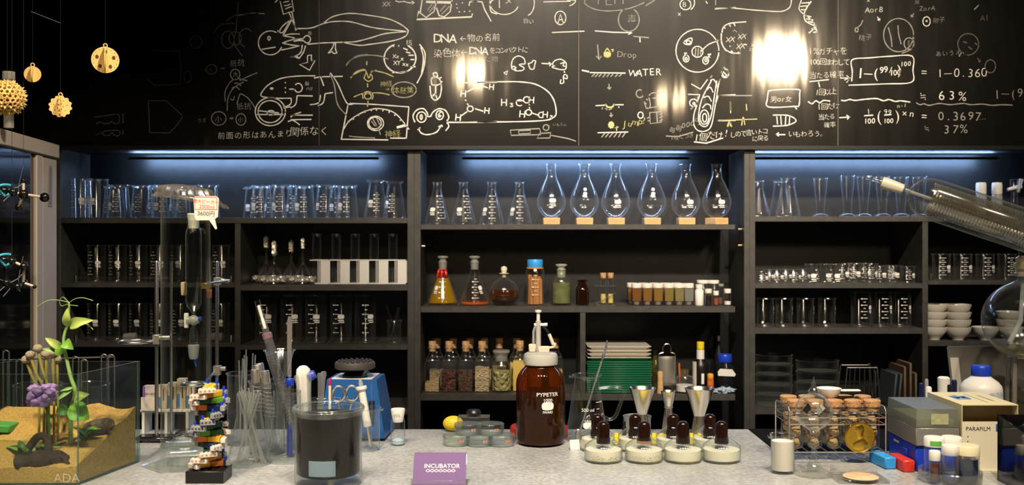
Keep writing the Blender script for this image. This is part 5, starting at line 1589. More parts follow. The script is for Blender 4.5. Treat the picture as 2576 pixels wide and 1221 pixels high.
# medal
GOLD = mat('gold_metal', (.75, .46, .06), .28, 1.0)
md = RD0 - .006; S = F / md; u = 1 / S
t = T('gold_medal', 'round gold medal with a profile bust in relief, propped on the wire rack', 'medal', (X(2163, md), md, CT + .0225))
Rm = 38 * u
MM = Matrix.Translation((0, 0, Rm)) @ Matrix.Rotation(pi / 2, 4, 'X')
mk('disc', G().lathe([(0, -.0015), (Rm, -.0015), (Rm, .0018), (Rm * .95, .0022), (Rm * .92, .0010), (0, .0010)], 56, M=MM), GOLD, t)
def relief(poly, hgt, g):
    c = Vector((sum(p[0] for p in poly) / len(poly), sum(p[1] for p in poly) / len(poly))); n = len(poly); v = []
    for sc_, q in ((1, .0008), (.9, hgt * .7), (.7, hgt), (.3, hgt * 1.15)):
        v += [((c.x + (p[0] - c.x) * sc_) * u, -q, Rm + (c.y + (p[1] - c.y) * sc_) * u) for p in poly]
    f = [(k * n + i, k * n + (i + 1) % n, (k + 1) * n + (i + 1) % n, (k + 1) * n + i) for k in range(3) for i in range(n)] + [tuple(range(3 * n, 4 * n))]
    g.add(v, f)
g = G()
relief([(-6, -2), (-8, 3), (-7, 6), (-11, 7), (-10, 10), (-12, 12), (-10, 14), (-15, 18), (-11, 21), (-12, 26), (-8, 31), (-1, 33), (7, 31), (11, 25), (11, 16), (8, 10), (9, 2), (3, -3)], .0022, g)
relief([(-20, -25), (-17, -14), (-8, -6), (-2, -3), (8, -1), (14, -7), (20, -14), (22, -21), (12, -29), (0, -32), (-12, -30)], .0020, g)
mk('bust_relief', g, GOLD, t)
g = G()
for k, cx_ in enumerate((-24, 22)):
    for j in range(3): relief([(cx_ - 5 + j * 3, -3 - j), (cx_ - 3 + j * 3, 3 + j), (cx_ - 1 + j * 3, -2)], .0012, g)
mk('small_reliefs', g, GOLD, t)
# scoop behind the rack
t = T('white_scoop', 'white plastic powder scoop lying on top of the corked tubes', 'scoop', (X(2085, 1.985), 1.985, CT + .1202))
g = G().lathe([(0, .0005), (.016, .0), (.021, .008), (.024, .017), (.0228, .017), (.0195, .009), (0, .003)], 32)
mk('bowl', g, WHT, t); mk('handle', G().box(.020, .062, -.007, .007, .010, .014, bev=.0018), WHT, t)
# acrylic stand with a tan disc
x, d, zb = con(2160, 1196); u = d / F
t = T('acrylic_display', 'low clear acrylic display block with a tan disc in it', 'display', (X(2160, 1.80), 1.80, CT + .0002))
mk('block', G().box(-62 * u, 62 * u, -.030, .035, 0, .006, bev=.001), ACR, t)
mk('back_plate', G().box(-55 * u, 62 * u, .033, .0352, .006, .022), ACR, t)
tag(mk('tan_disc', G().lathe([(0, 0), (.029, 0), (.031, .0012), (.029, .0024), (0, .0026)], 36), mat('tan_wood_disc', (.60, .43, .26), .6, var=.15, vscale=40), None, (X(2165, 1.795), 1.795, CT + .0064)), 'flat tan disc lying on the clear acrylic display block', 'disc')
# ------------------------------------------------------------------ boxes
def ybox(g, x0, x1, d0, d1, z0, z1, mi=0, bev=.002): return g.box(x0, x1, d0, d1, z0, z1, mi, bev)
t = T('tip_box', 'pipette tip box with blue base and cloudy clear hinged lid', 'box', (.787, 1.93, CT + .0003))
a, b0, b1 = .0400, -.072, .072
TINT = glass('cloudy_lid_plastic', (.62, .64, .60), .8, .5, .2, (.38, .40, .36), .25)
mk('blue_base', G().box(-a * .96, a * .94, b0 + .004, b1 - .004, 0, .050, bev=.003), BLUEP, t)
mk('grey_tray', G().box(-a, a, b0, b1, .048, .082, bev=.0015), mat('smoky_grey_plastic', (.20, .19, .18), .3, coat=.3), t)
g = G().hexa([(-a, b0, .0825), (a, b0, .0825), (a, b1, .0825), (-a, b1, .0825)], [(-a + .002, b0 + .002, .1165), (a - .002, b0 + .002, .1165), (a - .002, b1 - .002, .1165), (-a + .002, b1 - .002, .1165)])
mk('clear_lid', g, TINT, t)
mk('tip_tray', G().box(-a + .006, a - .006, b0 + .008, b1 - .008, .083, .096, bev=.001), mat('yellow_green_tips', (.42, .42, .22), .6, var=.25, vscale=140), t)
mk('latch', G().box(-a * 1.04, -a * .95, -.028, -.010, .018, .034, bev=.001), BLUEP, t)
mk('sticker', G().box(-a * .975, -a * .955, .015, .04, .036, .040), mat('pink_sticker', (.62, .42, .42), .6), t)
g = G()
for k, s_ in enumerate(('TipOne', 'FILTER')):
    pass
for k in range(2): flat_text(g, 'PIPETTE  TIPS' if k == 0 else 'STERILE', .008, Matrix.Translation((-.012 + k * .022, .01, .1167)) @ Matrix.Rotation(pi / 2, 4, 'Z'))
mk('lid_print', g, mat('grey_print', (.16, .16, .14), .6), t)
mk('side_print', G().box(-.012, .020, b0 - .0004, b0, .088, .108), mat('yellow_tint_label', (.36, .36, .20), .6, var=.15, vscale=120), t)
tag(mk('blue_disc_cap', G().lathe([(0, 0), (.024, 0), (.026, .003), (.026, .008), (.024, .010), (0, .010)], 32), SKYP, None, (X(2286, 2.03), 2.03, CT + .0003 + .092), (.25, .2, 0)) , 'bright blue round cap showing above the back of the tip box', 'cap')
CAPB = bpy.data.objects[-1] if False else None
tag(mk('blue_block', G().box(-.011, .011, -.034, .034, 0, .022, bev=.002), SKYP, None, (.706, 1.915, CT + .0003), (0, 0, .1)), 'bright blue plastic block on the counter in front of the rack', 'block')
tag(mk('red_block', G().box(-.011, .011, -.034, .034, 0, .022, bev=.002), mat('red_plastic', (.62, .035, .02), .35), None, (.732, 1.890, CT + .0003), (0, 0, .06)), 'red plastic block lying beside the bright blue one', 'block')
# cream film box
CARD_M = mat('cream_cardboard', (.66, .58, .34), .6)
INK = mat('dark_ink', (.03, .03, .03), .6); BINK = mat('blue_ink', (.03, .14, .42), .6)
bx0, bx1, bd0, bd1, bh = .835, .940, 1.866, 2.02, .1235
t = T('film_box', 'cream cardboard film dispenser box with blue emblem and open front', 'box', ((bx0 + bx1) / 2, (bd0 + bd1) / 2, CT + .0003))
hx, hy = (bx1 - bx0) / 2, (bd1 - bd0) / 2; th = .0016
g = G().box(-hx, hx, -hy, hy, 0, th).box(-hx, -hx + th, -hy, hy, th, bh - th).box(hx - th, hx, -hy, hy, th, bh - th).box(-hx + th, hx - th, hy - th, hy, th, bh - th).box(-hx, hx, -hy, hy, bh - th, bh)
mk('carton', g, CARD_M, t)
mk('front_panel', G().box(-hx + th, hx - th, -hy + .002, -hy + .0036, th, bh - .032), mat('cream_front', (.74, .68, .52), .6), t)
mk('inner_flap', G().box(-hx + th, hx - th, -hy + .02, -hy + .0212, bh - .05, bh - .004), mat('brown_inner_card', (.42, .32, .17), .7), t)
g = G(); flat_text(g, 'PARAFILM', .0105, Matrix.Translation((-.021, -hy + .0015, bh - .0485)) @ UPRIGHT); flat_text(g, 'Co.', .006, Matrix.Translation((.033, -hy + .0015, bh - .0455)) @ UPRIGHT)
for k in range(3): g.box(-.042 + .001, -.0395, -hy + .0012, -hy + .002, bh - .060 - k * .009, bh - .0585 - k * .009)
mk('black_print', g, INK, t)
g = G(); flat_text(g, 'M', .017, Matrix.Translation((.018, -hy + .0014, bh - .0485)) @ UPRIGHT, thin=.05)
mk('blue_letter', g, BINK, t)
g = G()
for k in range(5): g.box(-.034 + .003 * k, -.006 - .002 * k, -.016 + k * .012, -.011 + k * .012, bh, bh + .0002)
flat_text(g, 'M', .045, Matrix.Translation((-.018, -.006, bh + .0003)), thin=.03)
mk('emblem', g, BINK, t)
g = G(); flat_text(g, 'LABORATORY FILM', .008, Matrix.Translation((.030, 0, bh + .0002)) @ Matrix.Rotation(pi / 2, 4, 'Z'))
for k in range(3): g.box(-.004 + .006 * k, -.0025 + .006 * k, -.05, .05, bh, bh + .0002) if k == 2 else None
mk('top_print', g, INK, t)
# white bottle with blue cap, tablet, pens
x, d = X(2468, 2.10), 2.10; u = d / F
t = T('white_bottle', 'white plastic reagent bottle with blue screw cap behind the film box', 'bottle', (x, d, CT + .0017))
rB = 50 * u; hB = CT + .0017; top = Z(920, d) - hB
mk('body', G().lathe([(0, .001), (rB * .94, .001), (rB, .006), (rB, top - 58 * u), (rB * .96, top - 50 * u), (rB * .8, top - 40 * u), (rB * .55, top - 31 * u), (rB * .45, top - 27 * u), (rB * .45, top - 20 * u)], 40), WHT, t)
mk('cap', G().lathe([(23 * u, top - 25 * u), (23.5 * u, top - 24 * u), (23.5 * u, top - 3 * u), (21 * u, top), (0, top)], 40), BLUEP, t)
lb = G(); bar(lb, [(rB + .0003, 0), (rB + .0003, 1)], .45, -26 * u, 26 * u, top - 110 * u, top - 62 * u, 8); mk('label', lb, mat('label_blue_white', (.55, .57, .62), .6, var=.35, vscale=160, stretch=(1, 1, 4)), t)
t = T('tablet', 'silver-backed tablet leaning on its folding stand behind the white bottle', 'tablet', (X(2546, 2.232), 2.232, CT + .0017), 0)
wT = .125; hT = .192
mk('tablet_body', G().box(-wT, wT, -.004, .004, 0, hT, bev=.0035), mat('silver_aluminium', (.20, .18, .155), .4, .5), t, (0, 0, .001), (-.25, 0, .0))
mk('stand_flap', G().box(-.04, .06, -.002, .002, 0, .13), mat('grey_case', (.16, .15, .14), .6), t, (.03, -.045, .0), (-.62, 0, 0))
mk('label_strip', G().box(-wT + .003, -wT + .022, -.0048, -.004, .05, .165), mat('pale_strip', (.52, .48, .42), .5), t, (0, 0, .001), (-.25, 0, 0))
def pen(px, d, top, r, m, label, capm=None, lean=0.0):
    h = Z(top, d) - CT - .0017
    t = T('pen', label, 'pen', (X(px, d), d, CT + .0017)); t.rotation_euler = (0, lean, 0)
    mk('barrel', G().lathe([(0, 0), (r * .9, .0), (r, .004), (r, h * .72)], 16), m, t); mk('pen_cap', G().lathe([(r * 1.05, h * .7), (r * 1.08, h - .004), (r * .8, h - .001), (0, h)], 16), capm or m, t)
pen(2374, 2.10, 947, .0115, WHT, 'fat white marker standing beside the tablet')
pen(2318, 2.08, 964, .0048, WHT, 'white pen with navy cap behind the tip box', mat('navy_plastic', (.01, .012, .06), .3))
pen(2336, 2.07, 972, .0058, WHT, 'white pen with rounded white cap behind the tip box')
pen(2331, 2.12, 953, .0035, MILK, 'thin cloudy pen standing behind the two white pens')
pen(2400, 2.08, 955, .0055, mat('navy_plastic2', (.01, .012, .05), .3), 'navy marker standing between white marker and white bottle')
pen(2389, 2.06, 967, .0042, BLACKP, 'short black pen beside the fat white marker')
# dish with vials
vx, vd = X(2390, 1.79), 1.79
t = T('round_tray', 'shallow round clear dish holding white-capped vials', 'dish', (vx, vd, CT + .0003))
mk('dish', G().lathe([(0, .001), (.050, .0006), (.0525, .003), (.0535, .020), (.0525, .0212), (.0515, .020), (.0505, .003)], 48), GLB, t)
VC = [mat('ivory_cap', (.70, .62, .42), .45), WHT, mat('cap_white', (.74, .72, .66), .5)]
def tvial(dx, dy, r, h, capm, label, fm, ff, lab=None):
    t = T('capped_vial', label, 'vial', (vx + dx, vd + dy, CT + .0018), 0, 'capped vials in the round dish')
    mk('body', G().lathe([(0, .001), (r * .92, .0006), (r, .003), (r, h - .014), (r * .9, h - .012), (r * .9, h - .008)], 28), GL, t)
    mk('cap', G().lathe([(r * .98, h - .017), (r * 1.04, h - .016), (r * 1.04, h - .002), (r * .96, h), (0, h)], 28), capm, t)
    if ff: mk('contents', G().lathe([(0, .0015), (r * .9, .0035), (r * .9, ff), (0, ff)], 24), fm, t)
    if lab:
        g = G(); bar(g, [(r * 1.045, 0), (r * 1.045, 1)], -.1, -r * .7, r * .5, h - .013, h - .005, 5); mk('label', g, lab, t)
NAVYL = mat('deep_blue_liquid', (.01, .02, .06), .1, coat=.5)
tvial(.021, -.020, .0205, .067, VC[0], 'large vial with wide ivory cap and dark blue liquid', NAVYL, .044)
tvial(-.011, -.026, .0140, .068, VC[2], 'tall slim vial with a frosted white cap at the front of the dish', NAVYL, .012)
tvial(-.034, -.016, .0095, .056, VC[1], 'small vial of dark red-brown liquid with white cap', mat('red_brown_liquid', (.08, .015, .01), .15, coat=.5), .034)
tvial(-.021, .018, .0170, .074, VC[1], 'vial with green-striped white cap at the back of the dish', MILK, 0, mat('green_label', (.10, .45, .06), .5))
tvial(.014, .026, .0170, .073, VC[1], 'vial with plain wide white cap at the back of the dish', MILK, 0)
tvial(.040, .012, .0095, .060, VC[1], 'narrow white-capped vial tucked behind the ivory-capped one', MILK, 0)
# black box with balls
t = T('black_box', 'glossy black acrylic box holding coloured balls', 'box', (.965, 1.72, CT + .0003))
a, b, h = .098, .075, .118
GBLK = mat('glossy_black_acrylic', (.004, .004, .006), .06, coat=.6)
mk('box_wall', G().box(-a, a, -b, -b + .003, 0, h * .78), GBLK, t); mk('box_wall', G().box(-a, a, b - .003, b, 0, h), GBLK, t)
mk('box_wall', G().hexa([(-a, -b, 0), (-a + .003, -b, 0), (-a + .003, b, 0), (-a, b, 0)], [(-a, -b, h * .78), (-a + .003, -b, h * .78), (-a + .003, b, h), (-a, b, h)]), GBLK, t)
mk('box_wall', G().hexa([(a - .003, -b, 0), (a, -b, 0), (a, b, 0), (a - .003, b, 0)], [(a - .003, -b, h * .78), (a, -b, h * .78), (a, b, h), (a - .003, b, h)]), GBLK, t)
mk('box_floor', G().box(-a + .003, a - .003, -b + .003, b - .003, 0, .003), GBLK, t)
for i, (dx, dy, dz, r, c, nm) in enumerate(((-.012, -.035, .094, .0165, (.60, .06, .03), 'red'), (.014, -.052, .066, .0155, (.06, .30, .25), 'teal'), (-.045, .015, .06, .015, (.05, .03, .03), 'dark brown'), (.03, .01, .07, .0155, (.35, .28, .12), 'ochre'))):
    tag(mk('coloured_ball', G().ball((0, 0, 0), r, 24), mat(nm.replace(' ', '_') + '_ball', c, .25, coat=.4), None, (.965 + dx, 1.72 + dy, CT + dz)), nm + ' ball in the glossy black box', 'ball', 'balls in the black box')
tag(mk('packing_foam', G().box(-a + .004, a - .004, -b + .004, b - .004, .0035, .048, bev=.004), mat('dark_packing', (.008, .007, .01), .8), None, (.965, 1.72, CT + .0003)), 'dark lining under the coloured balls in the black box', 'lining')
# ------------------------------------------------------------------ distillation glassware
t = T('distillation_apparatus', 'tilted glass coil condenser joined to a round flask on a grey tripod', 'glassware', (0, 0, 0))
fd = 2.12
fc = Vector((X(2575, fd), fd, Z(806, fd))); fr_ = 98 * fd / F
# bodies are laid out round the flask centre
t.location = (fc.x, fc.y, CT + .0003); off = Vector(t.location)
L_ = lambda v: Vector(v) - off
prof = []
for k in range(1, 22):
    a = -pi / 2 + (pi - .36) * k / 21
    prof.append((fr_ * cos(a), fr_ * sin(a)))
prof = [(0, -fr_)] + prof + [(17 * fd / F, fr_ * 1.02), (14 * fd / F, fr_ * 1.12), (13 * fd / F, fr_ * 1.25)]
mk('round_flask', G().lathe(prof, 56), GLB, t, L_(fc))
lf = []
for k in range(0, 12):
    a = -pi / 2 + (pi * .31) * k / 11
    lf.append(((fr_ - .0015) * cos(a) if k else 0, (fr_ - .0015) * sin(a)))
lf.append((0, lf[-1][1]))
mk('liquid', G().lathe(lf, 44), glass('cream_liquid', (.72, .68, .55), 1.0, .30, .1, (.62, .57, .42)), t, L_(fc))
mk('dip_rod', G().tube([(0, 0, fr_ * 1.2), (-.008, -.004, 0), (-.034, -.01, -fr_ * .55)], [.004, .005, .0055], 10), MILK, t, L_(fc))
nk = fc + Vector((0, 0, fr_ * 1.12))
mk('screw_joint', G().lathe([(.0125, 0), (.018, .001), (.019, .008), (.0145, .010), (.015, .015), (.0195, .017), (.020, .027), (.0155, .030), (.016, .039), (.0095, .044)], 28), mat('yellowish_joint', (.45, .40, .26), .3, coat=.4), t, L_(nk))
# condenser axis
c0 = Vector((X(2287, 2.13), 2.13, Z(482, 2.13))); c1 = Vector((X(2660, 2.05), 2.05, Z(607, 2.05)))
ax = (c1 - c0).normalized(); LN = (c1 - c0).length
CM = Matrix.Translation(c0 - off) @ ax.to_track_quat('Z', 'Y').to_matrix().to_4x4()
u = 2.10 / F; R = 53 * u
jk = [(9 * u, -12 * u), (10 * u, 0), (20 * u, 4 * u), (40 * u, 18 * u), (50 * u, 38 * u), (R, 62 * u), (R, LN - 40 * u), (R * .8, LN - 10 * u), (R * .3, LN)]
mk('condenser_jacket', G().lathe(jk, 48, M=CM), GLB, t)
pts = []; n = 34; seg = 22; ra = 39 * u
for k in range(n * seg + 1):
    a = 2 * pi * k / seg
    pts.append(CM @ Vector((ra * cos(a), ra * sin(a), 52 * u + (LN - 110 * u) * k / (n * seg))))
mk('coil', G().tube(pts, 3.6 * u, 6), COILG, t)
pts = [CM @ Vector((ra * .62 * cos(2 * pi * k / 14), ra * .62 * sin(2 * pi * k / 14), 60 * u + (LN - 120 * u) * k / (30 * 14))) for k in range(30 * 14 + 1)]
mk('inner_coil', G().tube(pts, 3.2 * u, 6), COILG, t)
mk('inner_tube', G().tube([CM @ Vector((0, 0, -10 * u)), CM @ Vector((0, 0, LN - 30 * u))], 4.5 * u, 12), GLF, t)
mk('neck', G().lathe([(11 * u, -18 * u), (17 * u, -14 * u), (12 * u, -8 * u), (14 * u, 2 * u)], 24, M=CM), GLB, t)
mk('ground_joint', G().lathe([(8 * u, -72 * u), (15 * u, -70 * u), (16 * u, -60 * u), (13 * u, -16 * u), (9 * u, -14 * u)], 28, M=CM), mat('ground_glass', (.62, .58, .46), .35, coat=.4), t)
mk('hose_end', G().lathe([(4 * u, -112 * u), (8 * u, -113 * u), (10.5 * u, -108 * u), (9 * u, -100 * u), (6 * u, -96 * u), (7.5 * u, -92 * u), (6 * u, -86 * u), (8 * u, -70 * u)], 24, M=CM), GLB, t)
sa = CM @ Vector((0, 0, -46 * u))
mk('side_arm', G().tube(catmull([sa, sa + Vector((-.003, -.004, -16 * u)), sa + Vector((-.012, -.004, -36 * u))], 5), [5 * u] * 6 + [4 * u] * 5, 12), GLB, t)
# link between condenser and flask neck, beyond the picture edge
e1 = CM @ Vector((0, 0, LN)); e2 = L_(nk) + Vector((0, 0, .04))
mk('bend', G().tube(catmull([CM @ Vector((0, 0, LN - .006)), e1 + ax * .03, Vector((e2.x + .03, e2.y, e2.z + .07)), Vector((e2.x, e2.y, e2.z + .04)), e2], 6), .009, 16), GLB, t)
# tripod
zr = fc.z - fr_ * .93 - off.z
GREY = mat('grey_metal_stand', (.33, .30, .25), .4, .6)
ring = [(.030 * cos(2 * pi * k / 32), .030 * sin(2 * pi * k / 32), zr) for k in range(32)]
mk('support_ring', G().tube(ring, .0035, 8, closed=True), GREY, t)
for k in range(4):
    a = .6 + k * pi / 2
    mk('leg', G().tube([(.032 * cos(a), .032 * sin(a), zr), (.040 * cos(a), .040 * sin(a), 0.0005)], .0052, 12), GREY, t)
# ------------------------------------------------------------------ counter, left half
# sliding door in a beige frame, seen nearly end-on
dl, dr = 2.07, 2.50
def dx(d): return -1.1256 + (d - 2.50) * (-1.1256 + 1.077) / (2.50 - 2.114)
BEIGE = mat('beige_painted_steel', (.40, .345, .285), .45)
door_t = T('sliding_door', 'beige framed black sliding cupboard door with a slot handle', 'door', (dx(dr), dr, 0))
dirv = Vector((dx(1.6) - dx(dr), 1.6 - dr, 0)).normalized()
DM = Matrix(((dirv.x, -dirv.y, 0, 0), (dirv.y, dirv.x, 0, 0), (0, 0, 1, 0), (0, 0, 0, 1)))     # local +x runs from far end towards the viewer, +y away from the room
zt = Z(365, dr); ln = .52
def dbox(x0, x1, y0, y1, z0, z1, bev=.002): return G().box(x0, x1, y0, y1, z0, z1, 0, bev, DM)
fw = .0
# outer casing of the cupboard, then the door leaf
mk('door_panel', dbox(.145, ln, -.03, -.012, .10, zt - .03), mat('black_glass_door', (.004, .004, .0045), .08, coat=.5), door_t)
mk('frame_top', dbox(0, ln, -.05, .0, zt - .034, zt), BEIGE, door_t)
mk('frame_stile', dbox(0, .105, -.05, -.006, .1, zt - .0345, .004), BEIGE, door_t)
mk('frame_rail', dbox(.108, .150, -.05, -.004, .1, zt - .0345, .003), BEIGE, door_t)
mk('frame_foot', dbox(0, ln, -.05, .0, .0, .0995), BEIGE, door_t)
mk('slot_handle', dbox(.040, .070, -.0065, -.0045, Z(520, 2.42), Z(415, 2.42), .001), mat('beige_slot', (.24, .20, .16), .5), door_t)
mk('slot_recess', dbox(.046, .064, -.0050, -.0038, Z(513, 2.42), Z(421, 2.42), .0005), mat('beige_slot_inner', (.16, .135, .11), .5), door_t)
# white marker structural formula on the door
g = G()
def onl(pts, d0=2.19):
    q = []
    for px, py in pts:
        d = d0
        for _ in range(12): d = max(1.7, min(2.45, 2.5 + ((px - 1288) * d / F + 1.1256) * (2.5 - 2.114) / (1.1256 - 1.077) * -1 * -1)) if False else d
        q.append((px, py, d))
    return q
inv = DM.inverted()
def formula(pts):
    """short strokes on the glass; x runs along the door"""
    v = []
    for a, b in zip(pts, pts[1:]):
        p0, p1 = Vector((a[0], -.0112, a[1])), Vector((b[0], -.0112, b[1])); t = (p1 - p0).normalized(); s_ = Vector((-t.z, 0, t.x)) * .0011
        g.add([DM @ (p0 + s_), DM @ (p0 - s_), DM @ (p1 - s_), DM @ (p1 + s_)], [(0, 1, 2, 3)])
for zb_, k in ((EYE + .135, 0), (EYE - .07, 1)):
    formula([(.20, zb_), (.25, zb_ - .02), (.32, zb_ - .03), (.42, zb_ - .06)]); formula([(.22, zb_ + .03), (.25, zb_ - .02), (.24, zb_ - .05)]); formula([(.36, zb_ - .02), (.40, zb_ - .035)]); formula([(.30, zb_ - .04), (.34, zb_ - .055)])
mk('marker_formula', g, mat('dim_white_marker', (.5, .5, .48), .6), door_t)
# molecule models in front of the door
CARB = mat('black_atom', (.006, .006, .006), .25, coat=.5); BOND = mat('cream_bond', (.66, .58, .42), .4); CYAN = mat('cyan_bond', (.06, .42, .60), .35)
def molecule(label, atoms, bonds, rings, d=2.05, hang=None):
    P = {k: Vector((X(a[0], d + a[2]), d + a[2], Z(a[1], d + a[2]))) for k, a in atoms.items()}
    o = P[list(P)[0]].copy()
    t = T('molecule_model', label, 'model', o, 0, 'ball and stick molecule models')
    for k, a in atoms.items():
        mk('atom', G().ball(P[k] - o, a[3] * d / F, 18), CARB, t)
    for a, b, c in bonds:
        p, q = P[a] - o, P[b] - o
        mk('bond', G().tube([p, q], 3.6 * d / F, 10), BOND if c else CARB, t)
    for (px, py, rx, ry, dd) in rings:
        c = Vector((X(px, d + dd), d + dd, Z(py, d + dd))) - o
        pts = [c + Vector((rx * cos(a) * d / F, .01 * sin(2 * a), ry * sin(a) * d / F)) for a in [2 * pi * k / 22 for k in range(4, 21)]]
        mk('curved_bond', G().tube(pts, 3.2 * d / F, 10), CYAN, t)
    mk('thread', G().tube([P[hang] - o, Vector((P[hang].x - o.x, P[hang].y - o.y, 3.1 - o.z))], .0004, 5), mat('dark_thread', (.02, .02, .02), .6), t)
    return t
molecule('upper molecule model with a cyan ring in front of the door', {'a': (10, 480, 0, 11), 'b': (33, 484, -.01, 11), 'c': (59, 489, 0, 12), 'd': (112, 497, .02, 12), 'e': (47, 521, .01, 9), 'f': (59, 455, 0, 7), 'g': (-30, 470, 0, 12)}, [('b', 'c', 1), ('c', 'd', 1), ('c', 'e', 1), ('c', 'f', 1), ('a', 'b', 0), ('g', 'a', 0)], [(15, 480, 16, 15, -.02)], hang='c')
molecule('lower molecule model with a cyan ring and a five-atom loop', {'a': (10, 655, 0, 11), 'b': (30, 657, -.01, 10), 'c': (60, 671, 0, 11), 'd': (59, 712, .02, 11), 'e': (44, 722, -.01, 10), 'f': (16, 712, 0, 10), 'g': (87, 722, 0, 5), 'h': (-30, 690, 0, 12)}, [('b', 'c', 1), ('c', 'd', 1), ('d', 'g', 1), ('d', 'e', 0), ('e', 'f', 0), ('f', 'a', 0), ('a', 'b', 0), ('h', 'f', 0)], [(15, 655, 16, 15, -.02)], hang='b')
# ------------------------------------------------------------------ hanging yellow paper balls
ORN = mat('yellow_laser_cut_wood', (.86, .58, .20), .6, var=.08, vscale=30)
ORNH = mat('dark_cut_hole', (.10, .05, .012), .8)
def slotted(px, py, r, d, label, spikes=0, holes=None, rot=.5, nd=2):
    """slotted interlocking discs on a thread"""
    R = r * d / F; c = Vector((X(px, d), d, Z(py, d)))
    t = T('hanging_ornament', label, 'ornament', c, rot, 'yellow ornaments of the mobile')
    for k in range(nd):
        n = 72; poly = []
        for i in range(n):
            a = 2 * pi * i / n; q = R
            if spikes: q = R * (1 + .055 * (1 if (i * spikes // (n // 2)) % 2 else -1)) if True else R
            poly.append((q * cos(a), q * sin(a)))
        g = G(); g.prism(poly, -.0011, .0011)
        if holes:
            for (hr, hn, hs, h0) in holes:
                for j in range(hn):
                    a = h0 + 2 * pi * j / hn
                    cx_, cz_ = R * hr * cos(a), R * hr * sin(a)
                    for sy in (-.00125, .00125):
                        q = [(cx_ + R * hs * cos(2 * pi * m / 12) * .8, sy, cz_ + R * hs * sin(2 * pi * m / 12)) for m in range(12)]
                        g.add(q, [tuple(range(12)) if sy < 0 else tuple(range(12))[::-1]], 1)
        mk('slotted_disc', g, [ORN, ORNH], t, None, (0, 0, pi * k / nd))
    mk('hanging_loop', G().tube([(.0035 * cos(a), 0, R + .0028 + .0035 * sin(a)) for a in [2 * pi * k / 12 for k in range(12)]], .0012, 6, closed=True), ORN, t)
    mk('thread', G().tube([(0, 0, R + .006), (0, 0, 3.1 - c.z)], .0003, 5), mat('black_thread', (.015, .015, .015), .6), t)
slotted(265, 151, 33, 2.0, 'largest slotted yellow ornament with round holes, hanging alone', 0, [(.62, 5, .16, .3), (.86, 18, .035, 0)], .35)
slotted(82, 187, 20, 2.05, 'small plain yellow ornament of two crossed discs', 0, None, .3)
slotted(152, 268, 26, 2.0, 'toothed yellow ornament with tiny holes', 12, [(.6, 7, .05, .2), (.28, 5, .05, 0)], .3)
# spiky ball with hexagonal holes
d = 1.9; c = Vector((X(18, d), d, Z(246, d))); R = 43 * d / F
t = T('hanging_ornament', 'big spiky yellow lattice ball hanging above the door', 'ornament', c, 0, 'yellow ornaments of the mobile')
bm = bmesh.new(); bmesh.ops.create_icosphere(bm, subdivisions=3, radius=R)
fv = [f_.calc_center_median().normalized() for f_ in bm.faces]
bm.free()
bm = bmesh.new(); bmesh.ops.create_icosphere(bm, subdivisions=3, radius=1)
cents = [v.co.normalized() for v in bm.verts]; bm.free()
g = G()
for cc in cents:                              # hexagon collars of the lattice
    n_ = cc; a_ = n_.orthogonal().normalized(); b_ = n_.cross(a_)
    hx_ = [(n_ + (a_ * cos(2 * pi * k / 6) + b_ * sin(2 * pi * k / 6)) * .168).normalized() for k in range(6)]
    in_ = [(n_ + (a_ * cos(2 * pi * k / 6) + b_ * sin(2 * pi * k / 6)) * .112).normalized() for k in range(6)]
    v = [p * R for p in hx_] + [p * R for p in in_] + [p * R * .86 for p in in_]
    g.add(v, [(k, (k + 1) % 6, 6 + (k + 1) % 6, 6 + k) for k in range(6)] + [(6 + k, 6 + (k + 1) % 6, 12 + (k + 1) % 6, 12 + k) for k in range(6)])
mk('lattice_shell', g, ORN, t)
g = G()
for i, p in enumerate(fv):
    if i % 3 == 0: g.tube([p * R * .97, p * R * 1.13], [.0022, .0003], 5)
mk('spikes', g, ORN, t)
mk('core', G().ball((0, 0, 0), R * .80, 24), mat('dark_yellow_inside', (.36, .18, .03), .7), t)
mk('thread', G().tube([(0, 0, R), (0, 0, 3.1 - c.z)], .0003, 5), mat('black_thread', (.015, .015, .015), .6), t)
t = T('white_pole', 'thin pale translucent tube standing on the door behind the spiky ball', 'tube', (X(22, 2.115), 2.115, zt + .0004))
mk('tube_body', G().lathe([(0, 0), (.010, 0), (.010, .100), (.0125, .102), (.0125, .118), (0, .118)], 20), MILK, t)
tag(mk('mobile_rod', G().tube([(X(78, 2.0), 2.0, Z(29, 2.0)), (X(152, 2.03), 2.03, Z(58, 2.03))], .0007, 6), mat('thin_grey_rod', (.20, .19, .17), .4, .6)), 'thin rod of the mobile tilting above the small ornament', 'rod')
# ------------------------------------------------------------------ planted glass tank
FR = Vector((-.7596, 1.757, 0)); BR = Vector((-.7197, 1.944, 0)); WID = Vector((-.255, 0.0, 0))
FL = FR + WID; BL = BR + WID; TH = .195; gth = .004
tk = T('glass_tank', 'open-topped glass tank of sand and plants at the end of the counter', 'tank', (FR.x, FR.y, CT + .0003))
q0 = Vector((FR.x, FR.y, 0))
def pane(a, b, inward, name='glass_pane'):
    a = a - q0; b = b - q0; n = inward.normalized() * gth
    g = G()
    base = [a, b, b + n, a + n]; v = [(p.x, p.y, 0) for p in base] + [(p.x, p.y, TH) for p in base]
    g.add(v, [(0, 1, 5, 4), (2, 3, 7, 6)], 0); g.add(v, [(4, 5, 6, 7), (1, 2, 6, 5), (3, 0, 4, 7), (3, 2, 1, 0)], 1)
    mk(name, g, [GLG, GLE], tk)
pane(FL, FR, Vector((0, 1, 0))); pane(BR, BL, Vector((0, -1, 0)))
sd = (BR - FR).normalized(); nrm = Vector((sd.y, -sd.x, 0))
pane(FR + sd * .0042, BR - sd * .0042, -nrm); pane(BL - sd * .0042, FL + sd * .0042, nrm)
